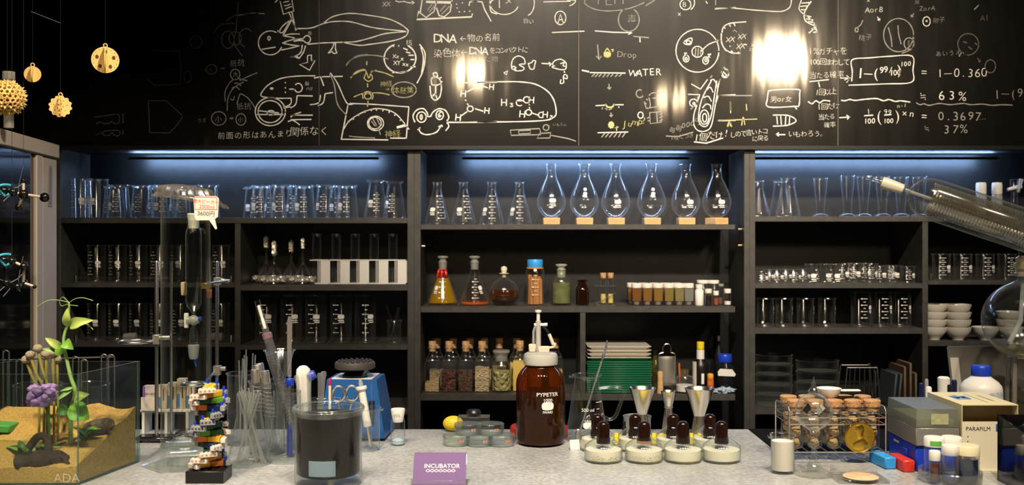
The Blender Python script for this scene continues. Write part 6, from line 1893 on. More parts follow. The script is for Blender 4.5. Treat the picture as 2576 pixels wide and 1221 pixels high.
ADA = G(); flat_text(ADA, 'ADA', .022, Matrix.Translation((X(168, 1.757) - q0.x, -.0004, .006)) @ UPRIGHT, thin=-.02)
mk('etched_logo', ADA, mat('etched_white', (.62, .60, .52), .6), tk)
mk('tank_floor', G().hexa([tuple((p - q0).to_tuple()[:2]) + (0,) for p in (FL + Vector((gth, gth, 0)), FR + Vector((-gth, gth, 0)), BR + Vector((-gth, -gth, 0)), BL + Vector((gth, -gth, 0)))], [tuple((p - q0).to_tuple()[:2]) + (.003,) for p in (FL + Vector((gth, gth, 0)), FR + Vector((-gth, gth, 0)), BR + Vector((-gth, -gth, 0)), BL + Vector((gth, -gth, 0)))]), GLE, tk)
SAND = mat('golden_sand', (.66, .40, .11), .9, var=.22, vscale=260, bump=.5, bscale=420)
def sand_h(s_, t_):                       # s along the width (0 = corner side), t from front to back
    h = .030 + .075 * t_ ** 1.1 + .010 * noise.noise(Vector((s_ * 5, t_ * 4, 1)))
    h -= .020 * math.exp(-((s_ - .35) ** 2 + (t_ - .25) ** 2) / .03)
    return h + .002 * noise.noise(Vector((s_ * 30, t_ * 20, 4)))
def tank_pt(s_, t_, z_): 
    p = FR + Vector((-.0048, .0, 0)) + (BR - FR) * (.028 + .944 * t_) + WID * (.003 + .975 * s_)
    return Vector((p.x, p.y, CT + .0035 + z_))
nx, ny = 40, 24; v = []; f = []
for i in range(nx + 1):
    for j in range(ny + 1):
        v.append(tank_pt(i / nx, j / ny, sand_h(i / nx, j / ny)))
for i in range(nx):
    for j in range(ny): f.append((i * (ny + 1) + j, i * (ny + 1) + j + 1, (i + 1) * (ny + 1) + j + 1, (i + 1) * (ny + 1) + j))
per = [i * (ny + 1) for i in range(nx + 1)] + [nx * (ny + 1) + j for j in range(1, ny + 1)] + [i * (ny + 1) + ny for i in range(nx - 1, -1, -1)] + [j for j in range(ny - 1, 0, -1)]
n0 = len(v); v += [Vector((v[k].x, v[k].y, CT + .0036)) for k in per]; m_ = len(per)
f += [(per[k], per[(k + 1) % m_], n0 + (k + 1) % m_, n0 + k) for k in range(m_)]
sg = G().add(v, f)
tag(mk('sand', sg, SAND, None, None, None, 60), 'golden sand banked up towards the back of the glass tank', 'sand', kind='stuff')
def tp(px, d): return (X(px, d), d)
def sz_(px, d):                            # sand height under a point of the tank
    t_ = (d - FR.y) / (BR.y - FR.y); x = X(px, d); s_ = (FR.x + (BR.x - FR.x) * t_ - x) / .255
    return CT + .0035 + sand_h(min(1, max(0, s_)), min(1, max(0, t_)))
LEAF = mat('fresh_leaf_green', (.22, .48, .06), .45, sss=.1); DLEAF = mat('dark_leaf_green', (.07, .17, .03), .5); STEM = mat('pale_stem', (.34, .55, .16), .5)
LLEAF = mat('lime_leaf', (.48, .61, .15), .45, sss=.15)
def leaf_geo(p, tip, wdt, up=(0, -1, 0), curl=.15):
    p, tip = Vector(p), Vector(tip); ax = tip - p; L = ax.length; ax.normalize(); s = ax.cross(Vector(up)).normalized(); nn = s.cross(ax)
    g = G(); n = 10; v = []
    for i in range(n + 1):
        t_ = i / n; w_ = wdt * sin(pi * min(1, t_ ** .8)) ** .75 * (1 - .25 * t_) + 1e-5
        cpt = p + ax * L * t_ + nn * L * curl * sin(pi * t_)
        v += [cpt - s * w_ + nn * w_ * .35, cpt - s * w_ * .5 + nn * w_ * .08, cpt, cpt + s * w_ * .5 + nn * w_ * .08, cpt + s * w_ + nn * w_ * .35]
    f = [(i * 5 + j, i * 5 + j + 1, i * 5 + j + 6, i * 5 + j + 5) for i in range(n) for j in range(4)]
    m = len(v); v2 = v + [q - nn * .0005 for q in v]
    g.add(v2, f + [tuple(k + m for k in q)[::-1] for q in f])
    return g
def pp(px, py, d): return Vector((X(px, d), d, Z(py, d)))
# pea plant
d = 1.80; foot_ = Vector((X(178, d + .03), d + .03, sz_(178, d + .03) - .004))
pt = T('pea_plant', 'pea shoot with curling tendrils climbing out of the glass tank', 'plant', foot_)
R_ = lambda v: Vector(v) - foot_
ctrl = [foot_, pp(178, 1035, d + .02), pp(190, 990, d), pp(178, 950, d), pp(168, 905, d), pp(160, 865, d), pp(163, 838, d), pp(170, 818, d), pp(173, 790, d), pp(174, 768, d), pp(174, 760, d)]
st = catmull([R_(p) for p in ctrl], 6); k_ = len(st)
mk('stem', G().tube(st, [.0042 - .0028 * i / k_ for i in range(k_)], 10), STEM, pt)
for a, b, wd, m, c in ((( 171, 822), (170, 775), .0085, LLEAF, .2), ((175, 822), (236, 806), .011, LLEAF, .25), ((176, 826), (215, 800), .008, LLEAF, -.1), ((162, 862), (185, 880), .011, LEAF, .3), ((160, 880), (113, 850), .008, LLEAF, .2), ((163, 885), (105, 878), .006, STEM, .1), ((160, 890), (140, 868), .012, LEAF, .2), ((176, 1022), (224, 1056), .020, LEAF, -.1), ((172, 1030), (140, 1038), .012, DLEAF, .2), ((186, 1005), (225, 992), .012, LLEAF, .3), ((182, 980), (140, 1010), .004, STEM, .1), ((185, 975), (150, 985), .003, STEM, .1)):
    mk('leaf', leaf_geo(R_(pp(*a, d)), R_(pp(*b, d - .008)), wd, (.2, -1, .3), c), m, pt)
for pts in ([(174, 762), (150, 756), (120, 757), (90, 774)], [(174, 764), (155, 770), (150, 758), (158, 748), (168, 756), (175, 764)], [(174, 762), (190, 752), (210, 750), (234, 757)], [(176, 768), (186, 769), (196, 770)], [(205, 812), (222, 818), (234, 830)]):
    mk('tendril', G().tube(catmull([R_(pp(a, b, d - .004 * i)) for i, (a, b) in enumerate(pts)], 7), .0007, 6), STEM, pt)
# purple flower
d = 1.79; f0 = Vector((X(126, d + .01), d + .01, sz_(126, d + .01) - .003))
ft = T('purple_flower', 'clustered purple flower on a short dark stalk in the tank', 'flower', f0)
c = pp(106, 995, d) - f0
mk('stalk', G().tube(catmull([(0, 0, 0), pp(122, 1050, d) - f0, pp(112, 1020, d) - f0, c], 5), .0022, 8), DLEAF, ft)
PU = mat('purple_petal', (.48, .29, .68), .6, var=.3, vscale=70, sss=.1)
random.seed(3)
for k in range(64):
    ph = random.uniform(0, 2 * pi); th = random.uniform(-1.0, 1.0)
    dirp = Vector((cos(ph) * cos(th) * 1.25, sin(ph) * cos(th), sin(th) * .95))
    o = c + dirp * random.uniform(.010, .021)
    mk('petal', G().ball(o, random.uniform(.006, .0095), 14, 0, (1, .8, .75), .5, 2.6), PU, ft)
# dried button flowers
BTN = mat('dry_button_head', (.60, .52, .38), .95, bump=.9, bscale=700); STK = mat('dry_stalk', (.36, .32, .08), .7)
for i, (hx_, hy_, bx_, by_) in enumerate(((95, 877, 122, 985), (76, 893, 110, 985), (66, 905, 98, 985), (116, 892, 118, 990), (133, 888, 136, 990), (143, 904, 146, 1000))):
    d = 1.825 + .008 * (i % 3)
    b0 = Vector((X(bx_, d), d, sz_(bx_, d) - .003)); h0 = pp(hx_, hy_, d)
    t = T('button_flower', ['tallest dried button flower of the cluster', 'dried button flower just below the tallest', 'lowest-leaning dried button flower at the outer side of the cluster', 'dried button flower in the middle of the cluster', 'dried button flower behind the middle one', 'dried button flower closest to the pea shoot'][i], 'flower', b0, 0, 'dried button flowers in the tank')
    mk('stalk', G().tube(catmull([(0, 0, 0), pp(bx_, by_, d) - b0, (pp((bx_ + hx_) / 2, (by_ + hy_) / 2 + 6, d) - b0), h0 - b0], 4), [.0022] * 4 + [.0024] * 5 + [.003] * 4, 8), STK, t)
    mk('head', G().ball(h0 - b0, .0082, 16, 0, (1.05, 1, .9), .15, 4), BTN, t)
# driftwood and leafy clumps
BARK = mat('dark_bark', (.045, .030, .018), .85, var=.5, vscale=60, bump=1.0, bscale=120)
d = 1.785
t = T('driftwood', 'dark hollow piece of driftwood lying on the sand below the purple flower', 'driftwood', (X(95, d), d, sz_(95, d)))
pts = catmull([(-.030, -.01, .006), (-.012, -.012, .012), (.012, -.006, .016), (.030, .006, .014), (.046, .010, .006)], 5)
mk('wood_branch', G().tube(pts, [.012 + .004 * sin(i * .9) * (1 - i / 24) for i in range(len(pts))], 12), BARK, t)
mk('twig', G().tube(catmull([(.020, 0, .02), (.012, .01, .045), (-.004, .012, .05), (-.02, .008, .03)], 5), .007, 10), BARK, t)
mk('twig', G().tube(catmull([(.036, .0, .02), (.05, -.006, .014), (.060, -.01, .004)], 4), .003, 8), BARK, t)
d = 1.86
t = T('bark_piece', 'rough grey bark log lying on the sand near the tank corner', 'bark', (X(255, d), d, sz_(255, d) + .012))
mk('log', G().tube(catmull([(-.030, 0, -.004), (0, 0, .0), (.022, .004, .006)], 5), [.009, .011, .013, .0145, .015, .015, .015, .014, .012, .008, .005][:11], 14), mat('grey_bark', (.13, .10, .065), .9, var=.5, vscale=140, bump=1.0, bscale=260), t)
mk('stub', G().tube([(.012, -.006, .0), (.020, -.012, -.012)], [.005, .003], 8), BARK, t)
d = 1.79
for i, (px, py, n, lab) in enumerate(((110, 1068, 9, 'clump of broad green leaves at the base of the purple flower'), (215, 1060, 7, 'clump of dull green leaves by the tank corner'), (60, 1075, 6, 'low clump of leaves beside the front of the driftwood'))):
    dd = d + .02 + .03 * (i == 1); o = Vector((X(px, dd), dd, sz_(px, dd) - .001))
    t = T('leaf_clump', lab, 'plant', o, 0, 'leaf clumps in the tank')
    random.seed(20 + i)
    for k in range(n):
        a = 2 * pi * k / n + random.uniform(-.3, .3); L = random.uniform(.022, .036)
        mk('leaf', leaf_geo((0, 0, 0), (L * cos(a), L * .6 * sin(a), random.uniform(.008, .028)), .008, (0, -.3, 1), .2), DLEAF if k % 3 else LEAF, t)
# rack of glass hooks and dishes behind the tank
t = T('looped_wire_rack', 'bent wire rack with looped tops behind the glass tank', 'rack', (X(150, 2.04), 2.04, CT + .0003))
bz = t.location
for px, top in ((15, 882), (48, 905), (105, 900), (190, 898), (212, 905), (262, 892), (280, 893)):
    xx = X(px, 2.04) - bz.x; zt_ = Z(top, 2.04) - bz.z
    mk('looped_wire', G().tube(catmull([(xx - .006, 0, 0), (xx - .006, 0, zt_ * .5), (xx - .006, 0, zt_ - .01), (xx - .004, 0, zt_ - .002), (xx, 0, zt_), (xx + .005, 0, zt_ - .003), (xx + .006, 0, zt_ - .012), (xx + .006, 0, zt_ * .5), (xx + .006, 0, 0)], 5), .0019, 8), CHROME, t)
mk('top_wire', G().tube([(X(-40, 2.05) - bz.x, .004, Z(907, 2.05) - bz.z), (X(292, 2.05) - bz.x, .004, Z(897, 2.05) - bz.z)], .0015, 8), CHROME, t)
mk('foot_wire', G().tube([(X(-40, 2.05) - bz.x, 0, .0016), (X(292, 2.05) - bz.x, 0, .0016)], .0016, 8), CHROME, t)
dp2 = [(0, .0012), (.044, .0006), (.047, .003), (.048, .060), (.0495, .0615), (.0475, .0625), (.046, .060)]
for i, px in enumerate((215, 95)):
    t = T('glass_bowl', ['straight-sided glass bowl behind the tank, by its far corner', 'straight-sided glass bowl behind the purple flower', 'straight-sided glass bowl behind the tank at the frame edge'][i], 'bowl', (X(px, 2.115), 2.115, CT + .0003), 0, 'glass bowls behind the tank')
    mk('bowl_body', G().lathe(dp2, 44), GLB, t)
    tb = dup(t, (X(px, 2.115), 2.115, CT + .0003 + .0640), ['upper glass bowl stacked by the far corner of the tank', 'upper glass bowl stacked behind the purple flower', 'upper glass bowl stacked at the frame edge'][i])
tag(mk('green_box', G().box(-.030, .030, -.02, .02, 0, .014, bev=.002), mat('green_card', (.10, .45, .10), .5), None, (X(-5, 1.87), 1.87, sz_(-5, 1.87) + .004), (0, .05, 0)), 'flat bright green box lying on the sand at the frame edge', 'box')
# ------------------------------------------------------------------ tall measuring cylinder
cyx, cyd = X(467, 1.925), 1.925; S = F / cyd; u = 1 / S
t = T('measuring_cylinder', 'giant clear measuring cylinder on a hexagonal foot with film over its mouth', 'cylinder', (cyx, cyd, CT + .0003))
zt_ = Z(482, cyd) - CT
mk('hex_foot', G().lathe([(0, .0), (104 * u, .0), (107 * u, 4 * u), (105 * u, 14 * u), (70 * u, 36 * u), (62 * u, 46 * u), (60 * u, 52 * u)], 6, a0=.26), GLB, t)
mk('tube', G().lathe([(0, 50 * u), (52 * u, 51 * u), (60 * u, 56 * u), (60 * u, zt_ - 4 * u), (64 * u, zt_), (63 * u, zt_ + 2 * u), (57.5 * u, zt_ - 4 * u), (57.5 * u, zt_ - 20 * u)], 56), glass('cylinder_glass', (.96, .98, .96), 1.1, .002, .40, (.7, .75, .66), edark=.5), t)
mk('base_ring', G().tube([(56 * u * cos(2 * pi * k / 40), 56 * u * sin(2 * pi * k / 40), 48 * u) for k in range(40)], 4 * u, 10, closed=True), GLB, t)
def film_cover():
    g = G(); n = 64; rings = [(0, 20), (18, 20), (36, 18), (52, 14), (64, 8), (70, -2), (76, -12), (84, -20), (92, -26)]
    v = []; f = []
    for i, (r, h) in enumerate(rings):
        for k in range(n):
            a = 2 * pi * k / n
            wr = noise.noise(Vector((cos(a) * 3 + i, sin(a) * 3, i * .7))) * (3 + 4 * (i > 4)) + (3.5 * sin(k * 1.9) if i > 3 else 0)
            ex = 1 + .16 * cos(a) * (i > 5)
            v.append(((r + wr * .8) * u * cos(a) * ex, (r + wr * .8) * u * sin(a), zt_ + (h * .8 + wr * .5 - 8 * cos(a) * r / 84 - (0 if i < 6 else 14 * max(0, cos(a - .2)))) * u))
    for i in range(len(rings) - 1):
        for k in range(n):
            k2 = (k + 1) % n; f.append((i * n + k, i * n + k2, (i + 1) * n + k2, (i + 1) * n + k))
    return g.add(v, f)
mk('film_cover', film_cover(), FILM, t, None, None, 25)
mk('rubber_band', G().tube([(62.5 * u * cos(2 * pi * k / 40), 62.5 * u * sin(2 * pi * k / 40), zt_ - (14 + 6 * cos(2 * pi * k / 40)) * u) for k in range(40)], 1.2 * u, 6, closed=True), FILM, t)
# speech bubble price tag
tx, td = X(518, 1.84), 1.84
t = T('price_tag', 'white speech-bubble price tag with red lettering hanging from the film', 'tag', (tx, td, Z(530, td))); u2 = td / F
poly = [(-30, 34), (24, 38), (31, 32), (31, -14), (24, -20), (31, -44), (27, -46), (10, -24), (-22, -26), (-27, -20), (-33, 28)]
mk('card', G().prism([(a * u2, b * u2) for a, b in poly], -.0004, .0004), mat('tag_white', (.80, .73, .66), .6), t, None, (0, .06, 0))
g = G()
flat_text(g, '特大ビーカー', 11 * u2, Matrix.Translation((-1 * u2, -.0006, 18 * u2)) @ UPRIGHT); flat_text(g, '2500ml', 13 * u2, Matrix.Translation((2 * u2, -.0006, 5 * u2)) @ UPRIGHT)
def frame_line(g, pts, wd):
    for a, b in zip(pts, pts[1:]):
        p0, p1 = Vector((a[0] * u2, -.0006, a[1] * u2)), Vector((b[0] * u2, -.0006, b[1] * u2)); tt = (p1 - p0).normalized(); s_ = Vector((-tt.z, 0, tt.x)) * wd * u2 / 2
        g.add([p0 + s_, p0 - s_, p1 - s_, p1 + s_], [(0, 1, 2, 3)])
frame_line(g, [(-30, 32), (25, 35), (28, 4), (-28, 1), (-30, 32)], 1.4)
mk('red_lettering', g, mat('red_ink', (.62, .08, .04), .6), t, None, (0, .06, 0))
g = G(); flat_text(g, '3600円', 15 * u2, Matrix.Translation((1 * u2, -.0006, -13 * u2)) @ UPRIGHT)
mk('black_lettering', g, mat('tag_black_ink', (.04, .04, .04), .6), t, None, (0, .06, 0))
mk('tag_string', G().tube([(0, 0, 30 * u2), (-6 * u2, .022, 50 * u2)], .0005, 5), FILM, t)
# ------------------------------------------------------------------ retort stands with separating funnel
BASEM = mat('black_glossy_base', (.01, .01, .011), .12, coat=.6)
def stand(px, base_py, top, label, bw, ring=None):
    x, d, zb = con(px, base_py); u = d / F
    t = T('retort_stand', label, 'stand', (x, d, zb), 0, 'laboratory retort stands')
    mk('base_plate', G().box(bw[0] * u, bw[1] * u, -.018, .022, .004, .013, bev=.003), BASEM, t)
    for s_ in (bw[0] + 6, bw[1] - 6): mk('foot', G().lathe([(0, 0), (.006, 0), (.006, .004), (0, .004)], 12), BASEM, t, (s_ * u, .0, 0))
    h = Z(top, d) - zb
    mk('rod', G().lathe([(0, .013), (4.6 * u, .013), (4.6 * u, h - 4 * u), (3 * u, h), (0, h)], 16), CHROME, t)
    return t, u, zb, x, d
t, u, zb, x, d = stand(394, 1112, 657, 'chrome retort stand with an empty ring beside the tall cylinder', (-48, 46))
zr = Z(858, d) - zb
mk('clamp_block', G().box(-8 * u, 9 * u, -10 * u, 8 * u, zr - 8 * u, zr + 16 * u, bev=.001).tube([(9 * u, 0, zr + 8 * u), (34 * u, 0, zr + 8 * u)], 6 * u, 10), BSTEEL, t)
mk('ring', G().tube([(-46 * u + 38 * u * cos(2 * pi * k / 40), -20 * u + 38 * u * sin(2 * pi * k / 40), zr) for k in range(40)], 3.4 * u, 10, closed=True).tube([(-12 * u, -12 * u, zr), (-4 * u, 0, zr)], 3.4 * u, 8), CHROME, t)
mk('rod', G().lathe([(0, .013), (3.4 * u, .013), (3.4 * u, Z(660, d) - zb), (0, Z(657, d) - zb)], 14), CHROME, t, (29 * u, .02, 0))
t, u, zb, x, d = stand(546, 1098, 657, 'chrome retort stand whose clamp grips the separating funnel', (-100, 20))
zr = Z(940, d) - zb
fd_ = 2.05; fx_ = X(487, fd_)
mk('clamp_block', G().box(-8 * u, 10 * u, -10 * u, 8 * u, zr - 4 * u, zr + 20 * u, bev=.001).tube([(9 * u, 0, zr + 12 * u), (22 * u, 0, zr + 12 * u)], 6 * u, 10), BSTEEL, t)
cxr = fx_ - x; cyr = fd_ - d
mk('ring', G().tube([(cxr + 27 * u * cos(2 * pi * k / 40), cyr + 27 * u * sin(2 * pi * k / 40), zr - 2 * u) for k in range(40)], 3.6 * u, 10, closed=True).tube([(cxr + 26 * u, cyr, zr - 2 * u), (-4 * u, 0, zr + 8 * u)], 3.4 * u, 8), CHROME, t)
zc_ = Z(708, d) - zb
mk('clamp_arm', G().tube([(cxr + 18 * u, cyr, zc_), (30 * u, 0, zc_ + 2 * u)], [3 * u, 3.5 * u], 10).box(-7 * u, 9 * u, -9 * u, 7 * u, zc_ - 10 * u, zc_ + 10 * u, bev=.001), BSTEEL, t)
mk('clamp_screw', G().tube([(12 * u, -4 * u, zc_ + 4 * u), (34 * u, -6 * u, zc_ - 2 * u)], 5.5 * u, 10), mat('brass_screw', (.55, .45, .2), .3, .9), t)
mk('cork_jaw', G().box(cxr - 27 * u, cxr - 18.6 * u, cyr - 12 * u, cyr + 12 * u, zc_ - 26 * u, zc_ + 6 * u, bev=.002), mat('cork_jaw_pad', (.52, .40, .20), .8, bump=.4, bscale=200), t)
mk('brass_jaw', G().box(cxr + 18.6 * u, cxr + 40 * u, cyr - 8 * u, cyr + 8 * u, zc_ - 10 * u, zc_ + 4 * u, bev=.002), mat('brass_jaw', (.55, .40, .10), .35, .9), t)
u = fd_ / F
t = T('separating_funnel', 'slim glass separating funnel with frosted stopper and white tap', 'funnel', (fx_, fd_, Z(905, fd_)), 0)
zz_ = lambda py: (905 - py) * u
pr = [(9 * u, zz_(905)), (10 * u, zz_(903)), (13 * u, zz_(872)), (10 * u, zz_(866)), (9.5 * u, zz_(835)), (5 * u, zz_(822)), (5 * u, zz_(790)), (7 * u, zz_(783)), (16 * u, zz_(772)), (19.5 * u, zz_(760)), (20 * u, zz_(590)), (18 * u, zz_(578)), (15 * u, zz_(574)), (14 * u, zz_(555))]
mk('funnel_body', G().lathe(pr, 40), GLB, t)
mk('ground_joint', G().lathe([(9.5 * u, zz_(904)), (12 * u, zz_(895)), (14.2 * u, zz_(870)), (11 * u, zz_(867))], 28), GLF, t)
mk('stopper', G().lathe([(0, zz_(575)), (12 * u, zz_(575)), (15 * u, zz_(545)), (16 * u, zz_(540)), (14 * u, zz_(537)), (0, zz_(537))], 28), mat('frosted_cream_stopper', (.62, .58, .50), .5), t)
mk('side_lip', G().tube(catmull([(16 * u, 0, zz_(577)), (24 * u, -2 * u, zz_(578)), (30 * u, -3 * u, zz_(588))], 5), 3 * u, 8), GLB, t)
mk('tap_body', G().tube([(-16 * u, -2 * u, zz_(806)), (14 * u, -2 * u, zz_(806))], [10 * u, 8 * u], 16).ball((0, 0, zz_(806)), 13 * u, 18), MILK, t)
mk('tap_handle', G().box(-23 * u, -12 * u, -6 * u, 3 * u, zz_(826), zz_(788), bev=.0015), WHT, t)
mk('tap_nut', G().tube([(14 * u, -2 * u, zz_(803)), (21 * u, -2 * u, zz_(802))], 6 * u, 12), BLUEP, t)
mk('blue_tip', G().tube([(3 * u, 0, zz_(905)), (6 * u, 0, zz_(922))], [3 * u, 2 * u], 8), BLUEP, t)
# second slim burette tube clamped beside the funnel
t = T('burette', 'thin glass burette tube with orange band clamped beside the separating funnel', 'burette', (X(526, 2.075), 2.075, CT + .0003))
h = Z(655, 2.075) - CT
mk('tube', G().lathe([(0, .001), (.0045, .001), (.0052, .004), (.0052, h - .002), (.0045, h)], 16), GL, t)
mk('orange_band', G().lathe([(.0054, h - .078), (.0056, h - .077), (.0056, h - .062), (.0054, h - .061)], 16), mat('orange_band', (.75, .25, .03), .4), t)
# glass rings at the foot of the cylinder
for i, (px, py, rr, zz) in enumerate(((462, 1118, .024, .0036), (476, 1100, .026, .0036))):
    x, d, zb = con(px, py); d = (2.035, 2.085)[i]
    tag(mk('glass_ring', G().tube([(rr * cos(2 * pi * k / 40), rr * .9 * sin(2 * pi * k / 40) * cos(.5), .017 + rr * .9 * sin(2 * pi * k / 40) * sin(.5)) for k in range(40)], .0036, 10, closed=True), GLB, None, (X(px, d), d, CT + .0003)), ['front clear glass ring leaning behind the hexagonal foot', 'rear clear glass ring leaning behind the hexagonal foot'][i], 'ring', 'glass rings behind the cylinder')
# pamphlet holder and cartons
t = T('pamphlet_rack', 'white plastic tray rack holding pamphlets and cartons', 'rack', (X(425, 2.247), 2.247, CT + .0003)); u = 2.2 / F
hz_ = .047
mk('tray', G().box(-66 * u, 62 * u, -.020, .028, hz_, hz_ + .006, bev=.001), WHT, t)
for s_ in (-58, 0, 54): mk('leg', G().box(s_ * u - .003, s_ * u + .003, -.02, .028, 0, hz_), WHT, t)
zt2 = CT + .0003 + hz_ + .0064
mk('small_card', G().box(-62 * u, -26 * u, -.0235, -.0225, hz_ + .004, hz_ + .034), mat('pale_price_card', (.70, .64, .56), .6), t)
def carton(px, w_, top, d, col, label, name='carton'):
    u = d / F; h = Z(top, d) - zt2
    t = T(name, label, 'box', (X(px, d), d, zt2), 0, 'cartons on the white tray rack')
    mk('carton_body', G().box(-w_ / 2 * u, w_ / 2 * u, -.009, .009, 0, h, bev=.001), col, t)
    return t, u, h
CRT = mat('cream_carton', (.62, .52, .38), .6)
t, u, h = carton(378, 28, 970, 2.243, mat('white_pamphlet', (.68, .62, .58), .6), 'white pamphlet box with a purple spine stripe', 'pamphlet')
mk('purple_stripe', G().box(-15.4 * u, -9 * u, -.0094, -.0088, 0, h - .001), mat('purple_ink', (.22, .10, .42), .6), t)
g = G(); flat_text(g, 'NOTES ON SCIENCE' if False else '理科実験', 7 * u, Matrix.Translation((4 * u, -.0094, h * .6)) @ Matrix.Rotation(0, 4, 'Z') @ UPRIGHT)
for k in range(5): g.box(-4 * u, 10 * u, -.0094, -.0090, h * (.12 + k * .07), h * (.14 + k * .07))
mk('print', g, mat('grey_text_ink', (.2, .18, .18), .6), t)
for i, (px, w_, top, d) in enumerate(((411, 26, 968, 2.243), (436, 22, 962, 2.243), (459, 22, 952, 2.243), (482, 20, 962, 2.243))):
    t, u, h = carton(px, w_, top, d, CRT, 'cream carton with a blue bottle picture, %s past the purple-striped pamphlet' % ORD[i])
    mk('blue_picture', G().box(-w_ * .45 * u, -w_ * .15 * u, -.0094, -.0088, 0.002, h * .5, bev=.0002), mat('blue_picture', (.06, .22, .50), .6), t)
    mk('print', G().box(w_ * .10 * u, w_ * .2 * u, -.0094, -.0088, h * .35, h * .85), INK, t)
# ------------------------------------------------------------------ toy-brick DNA model
bd = 1.80; x = X(527, bd); u = bd / F
t = T('brick_model', 'twisting DNA model of coloured toy bricks on a black base', 'model', (x, bd, CT + .0003))
BW = mat('white_brick', (.74, .66, .56), .4); BG = mat('grey_brick', (.30, .30, .31), .4); BH = mat('brick_hole', (.40, .28, .20), .6); BGH = mat('grey_brick_hole', (.06, .06, .06), .6)
CO = {'o': mat('orange_brick', (.80, .20, .02), .4), 'y': mat('yellow_brick', (.80, .46, .02), .4), 'g': mat('green_brick', (.10, .28, .02), .4), 'd': mat('dark_green_brick', (.008, .06, .025), .4), 'b': mat('navy_brick', (.01, .02, .12), .4)}
zb0 = -(1221 - 1196) * u * 0
g = G().box(-48 * u, 46 * u, -40 * u, 40 * u, 0, 30 * u, bev=.001)
for i in range(-2, 3):
    for j in range(-2, 3): g.lathe([(4.5 * u, 30 * u), (4.5 * u, 33 * u), (0, 33 * u)], 12, M=Matrix.Translation((i * 17 * u, j * 15 * u, 0)))
mk('base', g, BLACKP, t)
cols = ['yo', 'oy', 'dd', 'bd', 'yo', 'dg', 'dd', 'yy', 'bd', 'ob', 'dg', 'oy', 'yy']
nl = 13; z0 = 34 * u; zH = Z(968, bd) - CT - .0003; st_ = (zH - z0) / nl
mk('core_pillar', G().box(-5 * u, 5 * u, -5 * u, 5 * u, 29 * u, zH - 4 * u), CO['d'], t)
def brick(L, holes_m, bm_, nm, M, h=None, hole=True, dp=8):
    g = G(); hh_ = h or st_ * .86
    g.box(-L / 2, L / 2, -dp * u, dp * u, 0, hh_, 0, .0006, M)
    if hole:
        for k in range(4 if L > 30 * u else 2):
            n_ = 4 if L > 30 * u else 2
            cx_ = -L / 2 + L * (k + .5) / n_
            for sy in (-1, 1):
                g.add([(cx_ + 2.9 * u * cos(2 * pi * m / 10), sy * (dp + .12) * u, hh_ * .48 + 2.9 * u * sin(2 * pi * m / 10)) for m in range(10)], [tuple(range(10)) if sy < 0 else tuple(range(10))[::-1]], 1, M)
    for k in range(2 if L < 30 * u else 4):
        n_ = 2 if L < 30 * u else 4
        g.lathe([(3.2 * u, hh_), (3.2 * u, hh_ + 2.2 * u), (0, hh_ + 2.2 * u)], 10, 0, M @ Matrix.Translation((-L / 2 + L * (k + .5) / n_, 0, 0)))
    return mk(nm, g, [bm_, holes_m], t)
for k in range(nl):
    lv = nl - 1 - k
    M = Matrix.Translation((0, 0, z0 + st_ * k)) @ Matrix.Rotation(.62 * k + .55, 4, 'Z')
    c_ = cols[k]
    brick(31 * u, CO[c_[0]], CO[c_[0]], 'coloured_brick', M @ Matrix.Translation((-16 * u, 0, 0)), None, False, 13)
    brick(31 * u, CO[c_[1]], CO[c_[1]], 'coloured_brick', M @ Matrix.Translation((16 * u, 0, 0)), None, False, 13)
    brick(42 * u, BH, BW, 'white_brick', M @ Matrix.Translation((-38 * u, 0, 0)) @ Matrix.Rotation(pi / 2 + .25, 4, 'Z'), st_ * .66, True, 6)
    brick(36 * u, BGH, BG, 'grey_brick', M @ Matrix.Translation((38 * u, 0, 0)) @ Matrix.Rotation(pi / 2 + .25, 4, 'Z'), st_ * .8, True, 6)
    mk('blue_pin', G().tube([(38 * u, 12 * u, st_ * .5), (38 * u, 12 * u, st_ * 1.5)], 3.6 * u, 10, 0, M).tube([(38 * u, -12 * u, st_ * .5), (38 * u, -12 * u, st_ * 1.45)], 3.6 * u, 10, 0, M), BLUEP, t)
# ------------------------------------------------------------------ flasks and tools in the middle left
def conflask(px, base, top, rb, rn, label, rr=None):
    x, d, zb = con(px, base); u = d / F; h = (base - top) * u
    pr = foot(rb * u) + [(rb * u, 6 * u), (rb * .97 * u, 14 * u), (rn * 1.1 * u, h * .62), (rn * u, h * .68), (rn * u, h - 4 * u)] + rim((rr or rn) * u, h - 2 * u, .0012)
    g = G(); grads(g, pr, -.1, h * .2, h * .5, 4, 14 * u, 14 * u, .0005, num=False)
    t = vessel('glass_flask', label, 'flask', (x, d, zb), pr, None, glassm=GLB, seg=44)
    return t, x, d, zb, u, h
t, fx1, fd1, fz1, u1, h1 = conflask(627, 1168, 993, 54, 31, 'wide conical flask full of thin glass rods beside the brick model')
random.seed(11)
for k in range(22):
    a = random.uniform(0, 2 * pi); rb_ = random.uniform(10, 42) * u1; rt_ = random.uniform(4, 24) * u1
    b0 = Vector((rb_ * cos(a), rb_ * sin(a), 4 * u1)); L = random.uniform(172, 200) * u1
    t1 = Vector((-rt_ * .9 * cos(a + .5) , rt_ * sin(a + .5), 150 * u1)); t1 = b0 + (t1 - b0).normalized() * L
    tag(mk('glass_rod', G().tube([b0, t1], 2.0 * u1, 7), RODG, None, (fx1, fd1, fz1)), 'thin glass rod among the bundle in the flask beside the brick model', 'rod', 'thin glass rods in the flask')
